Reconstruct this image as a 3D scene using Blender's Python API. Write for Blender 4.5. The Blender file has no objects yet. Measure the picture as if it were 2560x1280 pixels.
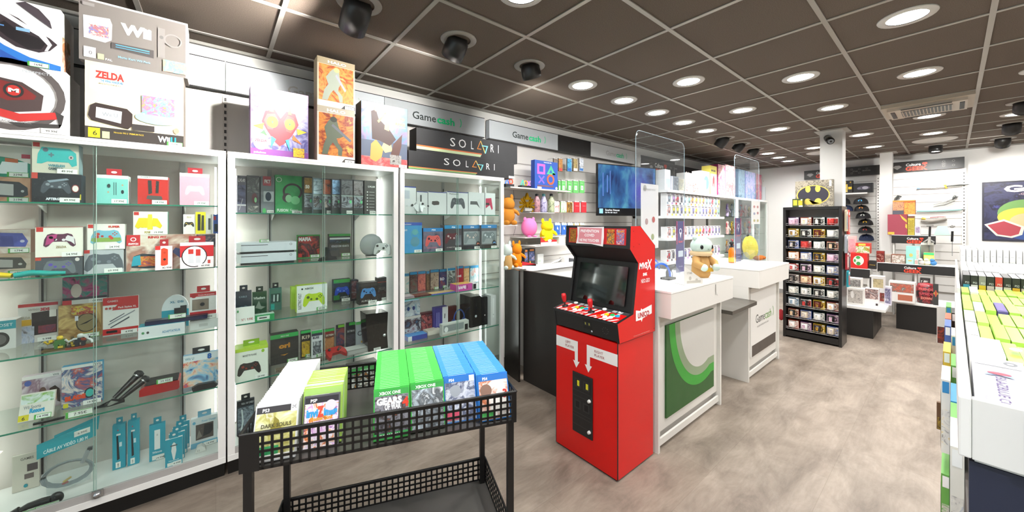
import bpy, math, random
from mathutils import Matrix, Vector
random.seed(7)
S = bpy.context.scene
COL = S.collection
# ---------------------------------------------------------------- camera model (image taken as 2560 x 1280)
F = 903.0; CX = 1280.0; CY = 553.0; AZ = math.radians(39.35); HC = 1.5
SA, CA = math.sin(AZ), math.cos(AZ)
def ray(px, py):
    r = (px-CX)/F
    return (SA+r*CA, CA-r*SA, (CY-py)/F)
def onY(px, py, Y):
    d = ray(px, py); t = Y/d[1]; return (d[0]*t, Y, HC+d[2]*t)
def onX(px, py, X):
    d = ray(px, py); t = X/d[0]; return (X, d[1]*t, HC+d[2]*t)
def onZ(px, py, Z):
    d = ray(px, py); t = (Z-HC)/d[2]; return (d[0]*t, d[1]*t, Z)
def XY(px, Y): return onY(px, CY, Y)[0]
def proj(x, y, z):
    f = x*SA+y*CA; r = x*CA-y*SA
    return CX+F*r/f, CY-F*(z-HC)/f
# ---------------------------------------------------------------- materials
def lin(h):
    h = h.lstrip('#'); o = []
    for i in (0, 2, 4):
        c = int(h[i:i+2], 16)/255
        o.append(c/12.92 if c <= .04045 else ((c+.055)/1.055)**2.4)
    return (*o, 1)
_M = {}
def mat(c, rough=.5, metal=0, spec=.5, emit=0, key=None):
    k = (c, rough, metal, spec, emit)
    if k in _M: return _M[k]
    m = bpy.data.materials.new('m'+c.strip('#')); m.use_nodes = True
    b = m.node_tree.nodes['Principled BSDF']
    b.inputs['Base Color'].default_value = lin(c); b.inputs['Roughness'].default_value = rough
    b.inputs['Metallic'].default_value = metal; b.inputs['Specular IOR Level'].default_value = spec
    if emit:
        b.inputs['Emission Color'].default_value = lin(c); b.inputs['Emission Strength'].default_value = emit
        m.cycles.emission_sampling = 'NONE' if emit != 7 else 'AUTO'
    # faint procedural wear so no surface is perfectly even
    if not emit:
        nt = m.node_tree; n = nt.nodes.new('ShaderNodeTexNoise'); n.inputs['Scale'].default_value = 9
        r = nt.nodes.new('ShaderNodeMapRange'); r.inputs['To Min'].default_value = max(.02, rough-.06); r.inputs['To Max'].default_value = min(1, rough+.06)
        t = nt.nodes.new('ShaderNodeTexCoord'); nt.links.new(t.outputs['Object'], n.inputs['Vector'])
        nt.links.new(n.outputs['Fac'], r.inputs['Value']); nt.links.new(r.outputs['Result'], b.inputs['Roughness'])
    _M[k] = m; return m
def art(cols, scale=18, seed=0, rough=.35):
    """printed picture: swirling patches of the given inks"""
    k = ('art', cols, scale, seed, rough)
    if k in _M: return _M[k]
    m = bpy.data.materials.new('print'); m.use_nodes = True; nt = m.node_tree
    b = nt.nodes['Principled BSDF']; b.inputs['Roughness'].default_value = rough
    tc = nt.nodes.new('ShaderNodeTexCoord'); mp = nt.nodes.new('ShaderNodeMapping')
    mp.inputs['Location'].default_value = (seed*3.1, seed*1.7, seed*2.3)
    n = nt.nodes.new('ShaderNodeTexNoise'); n.inputs['Scale'].default_value = scale; n.inputs['Detail'].default_value = 3
    n.inputs['Distortion'].default_value = 1.6; n.inputs['Roughness'].default_value = .62
    r = nt.nodes.new('ShaderNodeValToRGB'); cr = r.color_ramp
    cs = cols.split(); N = len(cs)
    while len(cr.elements) < N: cr.elements.new(.5)
    for i, c in enumerate(cs):
        cr.elements[i].position = .30+.42*i/max(1, N-1); cr.elements[i].color = lin(c)
    nt.links.new(tc.outputs['Object'], mp.inputs['Vector']); nt.links.new(mp.outputs['Vector'], n.inputs['Vector'])
    nt.links.new(n.outputs['Fac'], r.inputs['Fac']); nt.links.new(r.outputs['Color'], b.inputs['Base Color'])
    _M[k] = m; return m
def glassmat(name, tint='#eef6f3', alpha=.06, rough=.0, ior=1.45):
    """thin clear sheet: mostly see-through with a Fresnel reflection"""
    if name in _M: return _M[name]
    m = bpy.data.materials.new(name); m.use_nodes = True; nt = m.node_tree; nt.nodes.clear()
    o = nt.nodes.new('ShaderNodeOutputMaterial'); t = nt.nodes.new('ShaderNodeBsdfTransparent'); t.inputs[0].default_value = lin(tint)
    g = nt.nodes.new('ShaderNodeBsdfGlossy'); g.inputs['Roughness'].default_value = rough
    d = nt.nodes.new('ShaderNodeBsdfDiffuse'); d.inputs[0].default_value = lin('#ffffff')
    fr = nt.nodes.new('ShaderNodeFresnel'); fr.inputs[0].default_value = ior
    m1 = nt.nodes.new('ShaderNodeMixShader'); m2 = nt.nodes.new('ShaderNodeMixShader'); m2.inputs[0].default_value = alpha
    nt.links.new(t.outputs[0], m2.inputs[1]); nt.links.new(d.outputs[0], m2.inputs[2])
    ge = nt.nodes.new('ShaderNodeNewGeometry'); mu = nt.nodes.new('ShaderNodeMath'); mu.operation = 'MULTIPLY_ADD'; mu.inputs[1].default_value = -1; mu.inputs[2].default_value = 1
    mm = nt.nodes.new('ShaderNodeMath'); mm.operation = 'MULTIPLY'
    nt.links.new(ge.outputs['Backfacing'], mu.inputs[0]); nt.links.new(mu.outputs[0], mm.inputs[0]); nt.links.new(fr.outputs[0], mm.inputs[1])
    nt.links.new(mm.outputs[0], m1.inputs[0]); nt.links.new(m2.outputs[0], m1.inputs[1]); nt.links.new(g.outputs[0], m1.inputs[2])
    nt.links.new(m1.outputs[0], o.inputs[0]); _M[name] = m; return m
GLASS = glassmat('clear_glass', '#f5faf8', .006, 0.0, 1.42)
EDGE = mat('#2f7d66', .15, 0, .6)
ACRYL = glassmat('acrylic', '#f7fafc', .025, .02, 1.4)
FILM = glassmat('clear_film', '#f2f5f5', .08, .15, 1.5)
WHITE = mat('#e9e8e4', .42); WHITE2 = mat('#dcd9d2', .5); BLACK = mat('#15120f', .42); CHROME = mat('#b9bbbd', .22, .9)
# ---------------------------------------------------------------- lettering
_T = {}
def tgeo(s, bold=0.0):
    k = (s, bold)
    if k in _T: return _T[k]
    c = bpy.data.curves.new('t', 'FONT'); c.body = s; c.size = 1; c.resolution_u = 2; c.offset = bold
    o = bpy.data.objects.new('t', c); COL.objects.link(o)
    me = bpy.data.meshes.new_from_object(o)
    vs = [(v.co.x, v.co.y) for v in me.vertices]; fs = [tuple(p.vertices) for p in me.polygons]
    bpy.data.objects.remove(o); bpy.data.curves.remove(c); bpy.data.meshes.remove(me)
    w = max([v[0] for v in vs], default=1)
    _T[k] = (vs, fs, w); return _T[k]
# ---------------------------------------------------------------- mesh builder
class MB:
    def __init__(s): s.v = []; s.f = []; s.m = []; s.mi = []; s.X = Matrix(); s.sm = []
    def mid(s, m):
        if isinstance(m, str): m = mat(m)
        if m not in s.m: s.m.append(m)
        return s.m.index(m)
    def add(s, vs, fs, m, smooth=False):
        b = len(s.v); i = s.mid(m)
        for p in vs: s.v.append(tuple(s.X @ Vector(p)))
        for f in fs: s.f.append(tuple(b+k for k in f)); s.mi.append(i); s.sm.append(smooth)
        return s
    def box(s, x0, y0, z0, x1, y1, z1, m):
        if x0 > x1: x0, x1 = x1, x0
        if y0 > y1: y0, y1 = y1, y0
        if z0 > z1: z0, z1 = z1, z0
        v = [(x, y, z) for z in (z0, z1) for y in (y0, y1) for x in (x0, x1)]
        return s.add(v, [(0, 2, 3, 1), (4, 5, 7, 6), (0, 1, 5, 4), (2, 6, 7, 3), (0, 4, 6, 2), (1, 3, 7, 5)], m)
    def prism(s, pts, a, b, m, axis='y', smooth=False):
        """pts 2D polygon extruded from a to b along axis"""
        f = {'y': lambda p, t: (p[0], t, p[1]), 'x': lambda p, t: (t, p[0], p[1]), 'z': lambda p, t: (p[0], p[1], t)}[axis]
        n = len(pts); v = [f(p, a) for p in pts]+[f(p, b) for p in pts]
        fs = [(i, (i+1) % n, n+(i+1) % n, n+i) for i in range(n)]
        s.add(v, fs, m, smooth); s.add(v, [tuple(range(n)), tuple(range(2*n-1, n-1, -1))], m)
        return s
    def lathe(s, prof, c, m, n=20, smooth=True, axis='z', cap=True):
        v = []; fs = []
        for r, h in prof:
            for i in range(n):
                a = 2*math.pi*i/n; x, y = r*math.cos(a), r*math.sin(a)
                p = {'z': (x, y, h), 'y': (x, h, y), 'x': (h, x, y)}[axis]
                v.append((c[0]+p[0], c[1]+p[1], c[2]+p[2]))
        for k in range(len(prof)-1):
            for i in range(n): fs.append((k*n+i, k*n+(i+1) % n, (k+1)*n+(i+1) % n, (k+1)*n+i))
        s.add(v, fs, m, smooth)
        if cap and prof[0][0] > 1e-6: s.add(v[:n], [tuple(range(n))], m)
        if cap and prof[-1][0] > 1e-6: s.add(v[-n:], [tuple(range(n))], m)
        return s
    def ball(s, c, r, m, n=20, k=12):
        if not hasattr(r, '__len__'): r = (r, r, r)
        v = []; fs = []
        for j in range(k+1):
            t = math.pi*j/k
            for i in range(n):
                a = 2*math.pi*i/n
                v.append((c[0]+r[0]*math.sin(t)*math.cos(a), c[1]+r[1]*math.sin(t)*math.sin(a), c[2]+r[2]*math.cos(t)))
        for j in range(k):
            for i in range(n): fs.append((j*n+i, j*n+(i+1) % n, (j+1)*n+(i+1) % n, (j+1)*n+i))
        return s.add(v, fs, m, True)
    def tube(s, pts, r, m, n=8):
        pts = [Vector(p) for p in pts]; v = []; fs = []; up = Vector((0, 0, 1)); rr = r if hasattr(r, '__len__') else [r]*len(pts)
        for i, p in enumerate(pts):
            d = (pts[min(i+1, len(pts)-1)]-pts[max(i-1, 0)]).normalized()
            a = d.cross(up)
            if a.length < .05: a = d.cross(Vector((1, 0, 0)))
            a.normalize(); b = d.cross(a)
            for k in range(n):
                t = 2*math.pi*k/n; v.append(tuple(p+(a*math.cos(t)+b*math.sin(t))*rr[i]))
        for i in range(len(pts)-1):
            for k in range(n): fs.append((i*n+k, i*n+(k+1) % n, (i+1)*n+(k+1) % n, (i+1)*n+k))
        s.add(v, fs, m, True)
        L = len(pts)-1; s.add([v[k] for k in range(n)], [tuple(range(n))], m); s.add([v[L*n+k] for k in range(n)], [tuple(range(n))], m)
        return s
    # flat printing in a plane: o origin, u right, v up, n out (metres)
    def frame(s, o, u, v, n=None):
        s.o = Vector(o); s.u = Vector(u); s.w = Vector(v); s.nn = Vector(n) if n else s.u.cross(s.w); s.k = 0; return s
    def P(s, a, b): return tuple(s.o+s.u*a+s.w*b+s.nn*(.0004+.00025*s.k))
    def poly(s, pts, m):
        s.k += 1; return s.add([s.P(*p) for p in pts], [tuple(range(len(pts)))], m)
    def rect(s, a0, b0, a1, b1, m): return s.poly([(a0, b0), (a1, b0), (a1, b1), (a0, b1)], m)
    def ell(s, a, b, ra, rb, m, n=20): return s.poly([(a+ra*math.cos(2*math.pi*i/n), b+rb*math.sin(2*math.pi*i/n)) for i in range(n)], m)
    def ring(s, a, b, r0, r1, m, n=24, t0=0, t1=360, sy=1):
        s.k += 1; v = []; fs = []
        for i in range(n+1):
            t = math.radians(t0+(t1-t0)*i/n)
            for r in (r0, r1): v.append(s.P(a+r*math.cos(t), b+r*sy*math.sin(t)))
        for i in range(n): fs.append((2*i, 2*i+1, 2*i+3, 2*i+2))
        return s.add(v, fs, m)
    def text(s, a, b, h, t, m, width=None, bold=0.0, al=0, shear=0, rot=0):
        """h = cap height; width = total width if given; al 0 left, .5 centre, 1 right"""
        vs, fs, w = tgeo(t, bold); k = h/.72; kx = k if not width else width/max(w, 1e-3); s.k += 1
        c, sn = math.cos(math.radians(rot)), math.sin(math.radians(rot)); P = []
        for x, y in vs:
            X = (x-al*w)*kx+shear*y*k; Y = y*k; P.append(s.P(a+X*c-Y*sn, b+X*sn+Y*c))
        return s.add(P, fs, m)
    def pad(s, a, b, w, m, btn='#f2f2f2'):
        """gamepad silhouette of width w centred on a,b"""
        h = [(-.5, -.28), (-.42, -.36), (-.34, -.3), (-.22, -.1), (.22, -.1), (.34, -.3), (.42, -.36), (.5, -.28), (.47, 0), (.38, .24), (.24, .3), (.1, .26), (-.1, .26), (-.24, .3), (-.38, .24), (-.47, 0)]
        s.poly([(a+x*w, b+y*w) for x, y in h], m)
        for x, y, r in ((-.27, .1, .07), (.12, -.02, .06), (.27, .17, .028), (.27, .05, .028), (.21, .11, .028), (.33, .11, .028), (-.13, -.0, .05)):
            s.ell(a+x*w, b+y*w, r*w, r*w, btn, 10); s.k -= 1
        return s
    def build(s, name, parent=None, label=None, cat=None, group=None, kind=None, bevel=0, loc=None):
        me = bpy.data.meshes.new(name)
        if loc:
            L = Vector(loc); vv = [tuple(Vector(p)-L) for p in s.v]
        else: vv = s.v
        me.from_pydata(vv, [], s.f)
        for m in s.m: me.materials.append(m)
        me.polygons.foreach_set('material_index', s.mi); me.polygons.foreach_set('use_smooth', s.sm)
        me.update()
        o = bpy.data.objects.new(name, me); COL.objects.link(o)
        if loc: o.location = loc
        if parent is not None: o.parent = parent
        if bevel:
            b = o.modifiers.new('b', 'BEVEL'); b.width = bevel; b.segments = 2; b.limit_method = 'ANGLE'; b.angle_limit = math.radians(50)
        return tag(o, label, cat, group, kind)
def tag(o, label=None, cat=None, group=None, kind=None):
    if label: o['label'] = label
    if cat: o['category'] = cat
    if group: o['group'] = group
    if kind: o['kind'] = kind
    return o
def empty(name, loc=(0, 0, 0), label=None, cat=None, group=None, rz=0, kind=None):
    o = bpy.data.objects.new(name, None); COL.objects.link(o); o.location = loc; o.rotation_euler[2] = rz; o.empty_display_size = .05
    return tag(o, label, cat, group, kind)
def copy_tree(o, parent=None, label=None, group=None):
    c = o.copy(); COL.objects.link(c); c.parent = parent
    if label: c['label'] = label
    if group: c['group'] = group
    for ch in list(o.children): copy_tree(ch, c)
    return c
def struct(mb, name, **k): return mb.build(name, kind='structure', **k)
# ---------------------------------------------------------------- boxed goods
def draw_art(mb, w, h, A):
    for e in A:
        t = e[0]
        if t == 'r': mb.rect(e[1]*w, e[2]*h, e[3]*w, e[4]*h, e[5])
        elif t == 'c': mb.ell(e[1]*w, e[2]*h, e[3]*w, e[4]*h if e[4] else e[3]*w, e[5])
        elif t == 'o': mb.ring(e[1]*w, e[2]*h, e[3]*w, e[4]*w, e[5])
        elif t == 'p': mb.poly([(x*w, y*h) for x, y in e[1]], e[2])
        elif t == 't': mb.text(e[1]*w, e[2]*h, e[3]*h, e[4], e[5], width=(e[6]*w if len(e) > 6 and e[6] else None), bold=(e[7] if len(e) > 7 else .01))
        elif t == 'v': mb.text(e[1]*w, e[2]*h, e[3]*w, e[4], e[5], width=(e[6]*h if len(e) > 6 else None), rot=90, bold=.01)
        elif t == 'g': mb.pad(e[1]*w, e[2]*h, e[3]*w, e[4], e[5] if len(e) > 5 else '#e8e8e8')
        elif t == 'q': mb.rect(e[1]*w, e[2]*h, e[3]*w, e[4]*h, art(e[5], e[6] if len(e) > 6 else 22, e[7] if len(e) > 7 else 0))
GREEN_TAG = '#57b24a'
def goods(label, px0, px1, pt, Y, z, d, col, A=(), cat='box', name='product_box', price=None, pc=0, tab=None, side=None, rot=0, group=None, sideart=None, pb=None, top=None, back=None, lean=0):
    """A box standing at height z; its front face lies in the plane Y (or where its lower edge is seen at image row pb) and spans px0..px1, top at row pt."""
    if pb is not None:
        Y = onZ((px0+px1)/2, pb, z)[1]
    x0, x1 = XY(px0, Y), XY(px1, Y); w = abs(x1-x0)
    h = onY((px0+px1)/2, pt, Y)[2]-z
    mb = MB(); side = side or col
    mb.add([(0, 0, 0), (w, 0, 0), (w, 0, h), (0, 0, h)], [(0, 1, 2, 3)], col)
    mb.add([(0, d, 0), (w, d, 0), (w, d, h), (0, d, h), (0, 0, 0), (w, 0, 0), (w, 0, h), (0, 0, h)], [(1, 0, 3, 2), (0, 4, 7, 3), (5, 1, 2, 6), (4, 0, 1, 5)], side)
    mb.add([(0, 0, h), (w, 0, h), (w, d, h), (0, d, h)], [(0, 1, 2, 3)], top or side)
    mb.frame((0, 0, 0), (1, 0, 0), (0, 0, 1), (0, -1, 0)); draw_art(mb, w, h, A)
    if sideart: mb.frame((w, 0, 0), (0, 1, 0), (0, 0, 1), (1, 0, 0)); draw_art(mb, d, h, sideart)
    o = mb.build(name, None, label, cat, group)
    o.location = (x0, Y, z+d*math.sin(math.radians(lean))); o.rotation_euler[2] = math.radians(rot); o.rotation_euler[0] = math.radians(-lean)
    if tab:
        t = MB(); t.box(w*.25, d*.45, h, w*.75, d*.45+.0015, h+.035, tab)
        t.frame((0, d*.45, 0), (1, 0, 0), (0, 0, 1), (0, -1, 0)); t.ell(w*.5, h+.018, w*.1, .006, '#e8e4e0', 12)
        t.build('hang_tab', o)
    if price:
        pw = min(.062, w*.5); ph = min(.022, h*.3); px_ = w-pw-.004 if pc == 0 else pc*w
        t = MB(); t.box(px_, -.0035, .001, px_+pw, -.002, .001+ph, '#f4f4ef')
        t.frame((px_, -.0035, .001), (1, 0, 0), (0, 0, 1), (0, -1, 0))
        if price[0] == '!':
            for r in ((0, 0, pw, .002), (0, ph-.002, pw, ph), (0, 0, .006, ph), (pw-.002, 0, pw, ph)): t.rect(*r, GREEN_TAG); t.k -= 1
        t.text(pw*.5, ph*.3, ph*.42, price.strip('!'), '#222222', al=.5, bold=.01)
        t.build('price_label', o)
    o['_top'] = z+h; o['_Y'] = Y
    return o
def TOP(o): return o['_top']+.0005
# ================================================================ ROOM
H = 2.65; YW = 3.07; XF = 9.18; XN = -2.6; YR = -3.4
GX0, GDX, GY0, GDY = .283, .6045, 2.894, .607
def node_mat(name): 
    m = bpy.data.materials.new(name); m.use_nodes = True; nt = m.node_tree; return m, nt, nt.nodes['Principled BSDF']
def floor_mat():
    m, nt, b = node_mat('vinyl_floor'); N = nt.nodes.new; L = nt.links.new
    tc = N('ShaderNodeTexCoord'); mp = N('ShaderNodeMapping'); L(tc.outputs['Object'], mp.inputs[0])
    br = N('ShaderNodeTexBrick'); br.inputs['Scale'].default_value = 1; br.inputs['Brick Width'].default_value = .92; br.inputs['Row Height'].default_value = .46
    br.inputs['Mortar Size'].default_value = .0018; br.inputs['Color1'].default_value = lin('#a2968a'); br.inputs['Color2'].default_value = lin('#988b7f'); br.inputs['Mortar'].default_value = lin('#93877b')
    br.inputs['Bias'].default_value = 0; L(mp.outputs[0], br.inputs['Vector'])
    n1 = N('ShaderNodeTexNoise'); n1.inputs['Scale'].default_value = 2.6; n1.inputs['Detail'].default_value = 8; n1.inputs['Roughness'].default_value = .68; n1.inputs['Distortion'].default_value = .5
    mp2 = N('ShaderNodeMapping'); mp2.inputs['Scale'].default_value = (1, 2.2, 1); L(tc.outputs['Object'], mp2.inputs[0]); L(mp2.outputs[0], n1.inputs['Vector'])
    r = N('ShaderNodeValToRGB'); r.color_ramp.elements[0].position = .3; r.color_ramp.elements[0].color = (.43, .395, .36, 1); r.color_ramp.elements[1].position = .66; r.color_ramp.elements[1].color = (1.05, 1.03, 1.0, 1)
    L(n1.outputs['Fac'], r.inputs['Fac'])
    mx = N('ShaderNodeMix'); mx.data_type = 'RGBA'; mx.blend_type = 'MULTIPLY'; mx.inputs[0].default_value = .85
    L(br.outputs['Color'], mx.inputs[6]); L(r.outputs['Color'], mx.inputs[7])
    n2 = N('ShaderNodeTexNoise'); n2.inputs['Scale'].default_value = 26; n2.inputs['Detail'].default_value = 5
    mp3 = N('ShaderNodeMapping'); mp3.inputs['Scale'].default_value = (.35, 2.5, 1); L(tc.outputs['Object'], mp3.inputs[0]); L(mp3.outputs[0], n2.inputs['Vector'])
    r2 = N('ShaderNodeMapRange'); r2.inputs['To Min'].default_value = .78; r2.inputs['To Max'].default_value = 1.1; L(n2.outputs['Fac'], r2.inputs['Value'])
    mx2 = N('ShaderNodeMix'); mx2.data_type = 'RGBA'; mx2.blend_type = 'MULTIPLY'; mx2.inputs[0].default_value = 1
    L(mx.outputs[2], mx2.inputs[6]); L(r2.outputs['Result'], mx2.inputs[7]); L(mx2.outputs[2], b.inputs['Base Color'])
    b.inputs['Roughness'].default_value = .42; b.inputs['Specular IOR Level'].default_value = .35
    return m
def tile_mat():
    m, nt, b = node_mat('ceiling_tile'); N = nt.nodes.new; L = nt.links.new
    tc = N('ShaderNodeTexCoord'); n = N('ShaderNodeTexNoise'); n.inputs['Scale'].default_value = 220; n.inputs['Detail'].default_value = 3
    L(tc.outputs['Object'], n.inputs['Vector']); r = N('ShaderNodeValToRGB'); r.color_ramp.elements[0].position = .3; r.color_ramp.elements[0].color = lin('#52463c'); r.color_ramp.elements[1].position = .75; r.color_ramp.elements[1].color = lin('#6a5d51')
    L(n.outputs['Fac'], r.inputs['Fac']); L(r.outputs['Color'], b.inputs['Base Color']); b.inputs['Roughness'].default_value = .85; return m
def wall_mat():
    m, nt, b = node_mat('white_paint'); N = nt.nodes.new; L = nt.links.new
    tc = N('ShaderNodeTexCoord'); n = N('ShaderNodeTexNoise'); n.inputs['Scale'].default_value = 1.3; L(tc.outputs['Object'], n.inputs['Vector'])
    r = N('ShaderNodeValToRGB'); r.color_ramp.elements[0].color = lin('#d9d7d2'); r.color_ramp.elements[1].color = lin('#e4e2de')
    L(n.outputs['Fac'], r.inputs['Fac']); L(r.outputs['Color'], b.inputs['Base Color']); b.inputs['Roughness'].default_value = .7; return m
WM = wall_mat()
struct(MB().box(XN, YR, -.1, XF+.1, YW+.1, 0, floor_mat()), 'floor')
struct(MB().box(XN-.1, YR-.1, H, XF+.1, YW+.1, H+.06, tile_mat()), 'ceiling')
struct(MB().box(XN-.1, YW, 0, XF+.1, YW+.1, H, WM), 'wall_left')
struct(MB().box(XF, YR-.1, 0, XF+.1, YW, H, WM), 'wall_far')
struct(MB().box(XN-.1, YR-.1, 0, XF, YR, H, WM), 'wall_right')
# shop front behind the camera: wall with a wide window
struct(MB().box(XN-.1, YR, 0, XN, YW, .5, WM).box(XN-.1, YR, 2.35, XN, YW, H, WM).box(XN-.1, YR, .5, XN, YR+.5, 2.35, WM).box(XN-.1, YW-.6, .5, XN, YW, 2.35, WM), 'wall_near')
w = MB(); w.box(XN-.06, YR+.5, .5, XN-.05, YW-.6, 2.35, GLASS); wo = struct(w, 'window_1')
w = MB()
for y in (YR+.5, -1.2, .6, YW-.66): w.box(XN-.09, y, .5, XN-.02, y+.06, 2.35, CHROME)
w.box(XN-.09, YR+.5, .5, XN-.02, YW-.6, .56, CHROME).box(XN-.09, YR+.5, 2.29, XN-.02, YW-.6, 2.35, CHROME)
w.build('window_frame', wo)
# ceiling grid (T-bars)
g = MB(); BAR = mat('#a8a39a', .4, .35); ks = range(-5, 15); js = range(0, 11)
for k in ks: g.box(GX0+GDX*k-.012, YR, H-.006, GX0+GDX*k+.012, YW, H-.001, BAR)
for j in js: g.box(XN, GY0-GDY*j-.012, H-.0075, XF, GY0-GDY*j+.012, H-.0015, BAR)
struct(g, 'ceiling_trim')
struct(MB().box(XN, YW-.025, H-.02, XF, YW, H-.001, '#8f8c86').box(XF-.025, YR, H-.02, XF, YW-.03, H-.001, '#8f8c86'), 'trim_1')
def tc_(i, j): return (GX0+GDX*(i+.5), GY0-GDY*(j+.5))
# ---- round downlights
def make_down():
    r = empty('ceiling_light', (0, 0, H))
    MB().lathe([(.085, -.008), (.118, -.006), (.122, 0), (.085, 0)], (0, 0, 0), mat('#cfcbc4', .4), 28, cap=False).build('rim', r)
    MB().lathe([(.0, -.003), (.084, -.004), (.084, .0)], (0, 0, 0), mat('#ffffff', .5, 0, .5, 14), 28).build('diffuser', r)
    return r
DL = make_down(); first = True
rows = {1: [3, 4, 5, 6, 7, 11, 12, 13], 2: [-2, 1, 4, 6, 8, 11], 3: [-3, -1, 2, 5, 7, 10, 12], 4: [-2, 0, 2, 4, 6, 9, 11], 5: [7, 10], 6: [-2, 2, 6, 10], 8: [-1, 4, 9], 0: []}
rowname = {1: 'row nearest the shelving wall', 2: 'second row from the shelving wall', 3: 'third row from the shelving wall', 4: 'row in line with the air vent', 5: 'row just past the air vent', 6: 'outer row behind the viewer', 8: 'last row behind the viewer'}
def lamp(x, y, z, e, size=.16, col=(1, .995, .98), spread=160, rot=None, par=None):
    l = bpy.data.lights.new('lamp', 'AREA'); l.shape = 'DISK'; l.size = size; l.energy = e; l.color = col; l.spread = math.radians(spread)
    o = bpy.data.objects.new('lamp', l); COL.objects.link(o); o.location = (x, y, z)
    if rot: o.rotation_euler = rot
    return o
LE = 6
for j, L_ in rows.items():
    for n_, i in enumerate(L_):
        x, y = tc_(i, j)
        o = DL if first else copy_tree(DL); first = False
        o.location = (x, y, H)
        tag(o, 'lit round white ceiling light in the '+rowname[j], 'ceiling light', 'ceiling lights, '+rowname[j])
        lamp(x, y, H-.02, LE*(3 if j > 5 else 1))
# ---- swivel spots
def make_spot(tilt, az, L_=.13):
    r = empty('ceiling_spotlight', (0, 0, H))
    MB().lathe([(.075, -.006), (.112, -.006), (.115, 0), (.075, 0)], (0, 0, 0), mat('#9a958d', .4, .3), 28, cap=False).build('rim', r)
    b = MB(); BK = mat('#1c1a19', .38)
    b.X = Matrix.Rotation(az, 4, 'Z') @ Matrix.Rotation(tilt, 4, 'Y')
    b.lathe([(.0, .03), (.05, .03), (.068, 0), (.072, -.05), (.07, -L_), (.062, -L_), (.062, -L_+.03), (0, -L_+.03)], (0, 0, -.01), BK, 24)
    b.build('lamp_head', r)
    b = MB(); b.X = Matrix.Rotation(az, 4, 'Z') @ Matrix.Rotation(tilt, 4, 'Y')
    b.lathe([(0, -L_+.026), (.06, -L_+.027)], (0, 0, -.01), mat('#fffdf5', .5, 0, .5, 12), 24); b.build('bulb', r)
    return r
sp = [(0, 1, 58, -90, .15, 'large black swivel spotlight above the orange figure boxes', 1), (1, 1, 48, -90, .11, 'black swivel spotlight, second from the near end of its ceiling row', 1), (2, 1, 30, 200, .08, 'black swivel spotlight tilted to show its lit lens', 1),
      (8, 1, 40, -90, .13, 'black swivel spotlight lighting the ceiling beside the clear counter screen', 1), (9, 1, 40, -90, .11, 'middle black swivel spotlight of the three over the counters', 1), (10, 1, 40, -90, .10, 'farthest black swivel spotlight of the three over the counters', 1),
      (13, 4, 10, 0, .10, 'short black spotlight hanging near the far banner', 1), (9, 5, 50, 180, .10, 'black spotlight past the air vent, nearest of its row', 1), (11, 5, 50, 180, .12, 'black spotlight past the air vent, middle of its row', 1), (13, 5, 50, 180, .12, 'black spotlight past the air vent, close to the far wall', 1)]
for i, j, t, a, l_, lab, _ in sp:
    o = make_spot(math.radians(t), math.radians(a), l_); x, y = tc_(i, j); o.location = (x, y, H); tag(o, lab, 'spotlight')
def spotlamp(x, y, z, tgt, e, ang=95, blend=.6, r=.04):
    l = bpy.data.lights.new('spot', 'SPOT'); l.energy = e*.4; l.spot_size = math.radians(ang); l.spot_blend = blend; l.shadow_soft_size = r; l.color = (1, .98, .95)
    o = bpy.data.objects.new('spot', l); COL.objects.link(o); o.location = (x, y, z)
    o.rotation_euler = (Vector(tgt)-Vector((x, y, z))).to_track_quat('-Z', 'Y').to_euler(); return o
for (i, j), tg, e in [((0, 1), (-.55, 2.75, 2.2), 330), ((1, 1), (.8, 3.0, 2.3), 85), ((2, 1), (3.0, 3.0, 2.0), 90), ((8, 1), (6.0, 2.5, 1.7), 130), ((9, 1), (6.4, 2.5, 1.5), 130), ((10, 1), (7.6, 2.6, 1.7), 110), ((13, 4), (9.1, .2, 1.9), 90), ((11, 5), (9.1, -.0, 1.5), 130), ((13, 5), (9.1, -.6, 1.9), 50)]:
    x, y = tc_(i, j); spotlamp(x, y, H-.16, tg, e)
# round ceiling speakers
for i, j, lab in ((12, 4, 'large round white speaker flush in the ceiling before the far banner'), (12, 2, 'round white ceiling speaker partly behind the near column')):
    x, y = tc_(i, j)
    MB().lathe([(0, -.012), (.2, -.012), (.215, -.004), (.215, 0), (0, 0)], (0, 0, 0), mat('#dedbd5', .6), 32).build('ceiling_speaker', None, lab, 'speaker').location = (x, y, H)
# smoke detector dots near far lights
# air conditioning cassette in tile (8,4)
x0, y1 = GX0+GDX*8+.012, GY0-GDY*4-.012; x1, y0 = GX0+GDX*9-.012, GY0-GDY*5+.012
ac = empty('ceiling_vent', ((x0+x1)/2, (y0+y1)/2, H-.03), 'beige square air conditioning cassette with slatted intake in the ceiling', 'air conditioner')
ACM = mat('#b3a795', .45); b = MB(); cx, cy = (x1-x0)/2, (y1-y0)/2
b.prism([(-cx, -cy), (cx, -cy), (cx, cy), (-cx, cy)], -.006, .028, ACM, 'z'); b.prism([(-cx+.07, -cy+.04), (cx-.07, -cy+.04), (cx-.07, cy-.04), (-cx+.07, cy-.04)], -.03, -.006, mat('#c0b5a6', .4), 'z'); b.build('housing', ac, bevel=.006)
for n_ in range(4):
    a = n_*math.pi/2; q = MB(); q.X = Matrix.Rotation(a, 4, 'Z')
    q.box(-.16, .205, -.034, .16, .235, -.031, mat('#1d1b1a', .5)); q.build('air_slot', ac)
q = MB().box(-.14, -.165, -.0335, .14, .165, -.031, mat('#17202a', .4)); q.build('intake', ac)
for n_ in range(15): q = MB().box(-.14, -.165+.0225*n_, -.038, .14, -.158+.0225*n_, -.0336, mat('#b8aea0', .4)); q.build('slat', ac)
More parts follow.
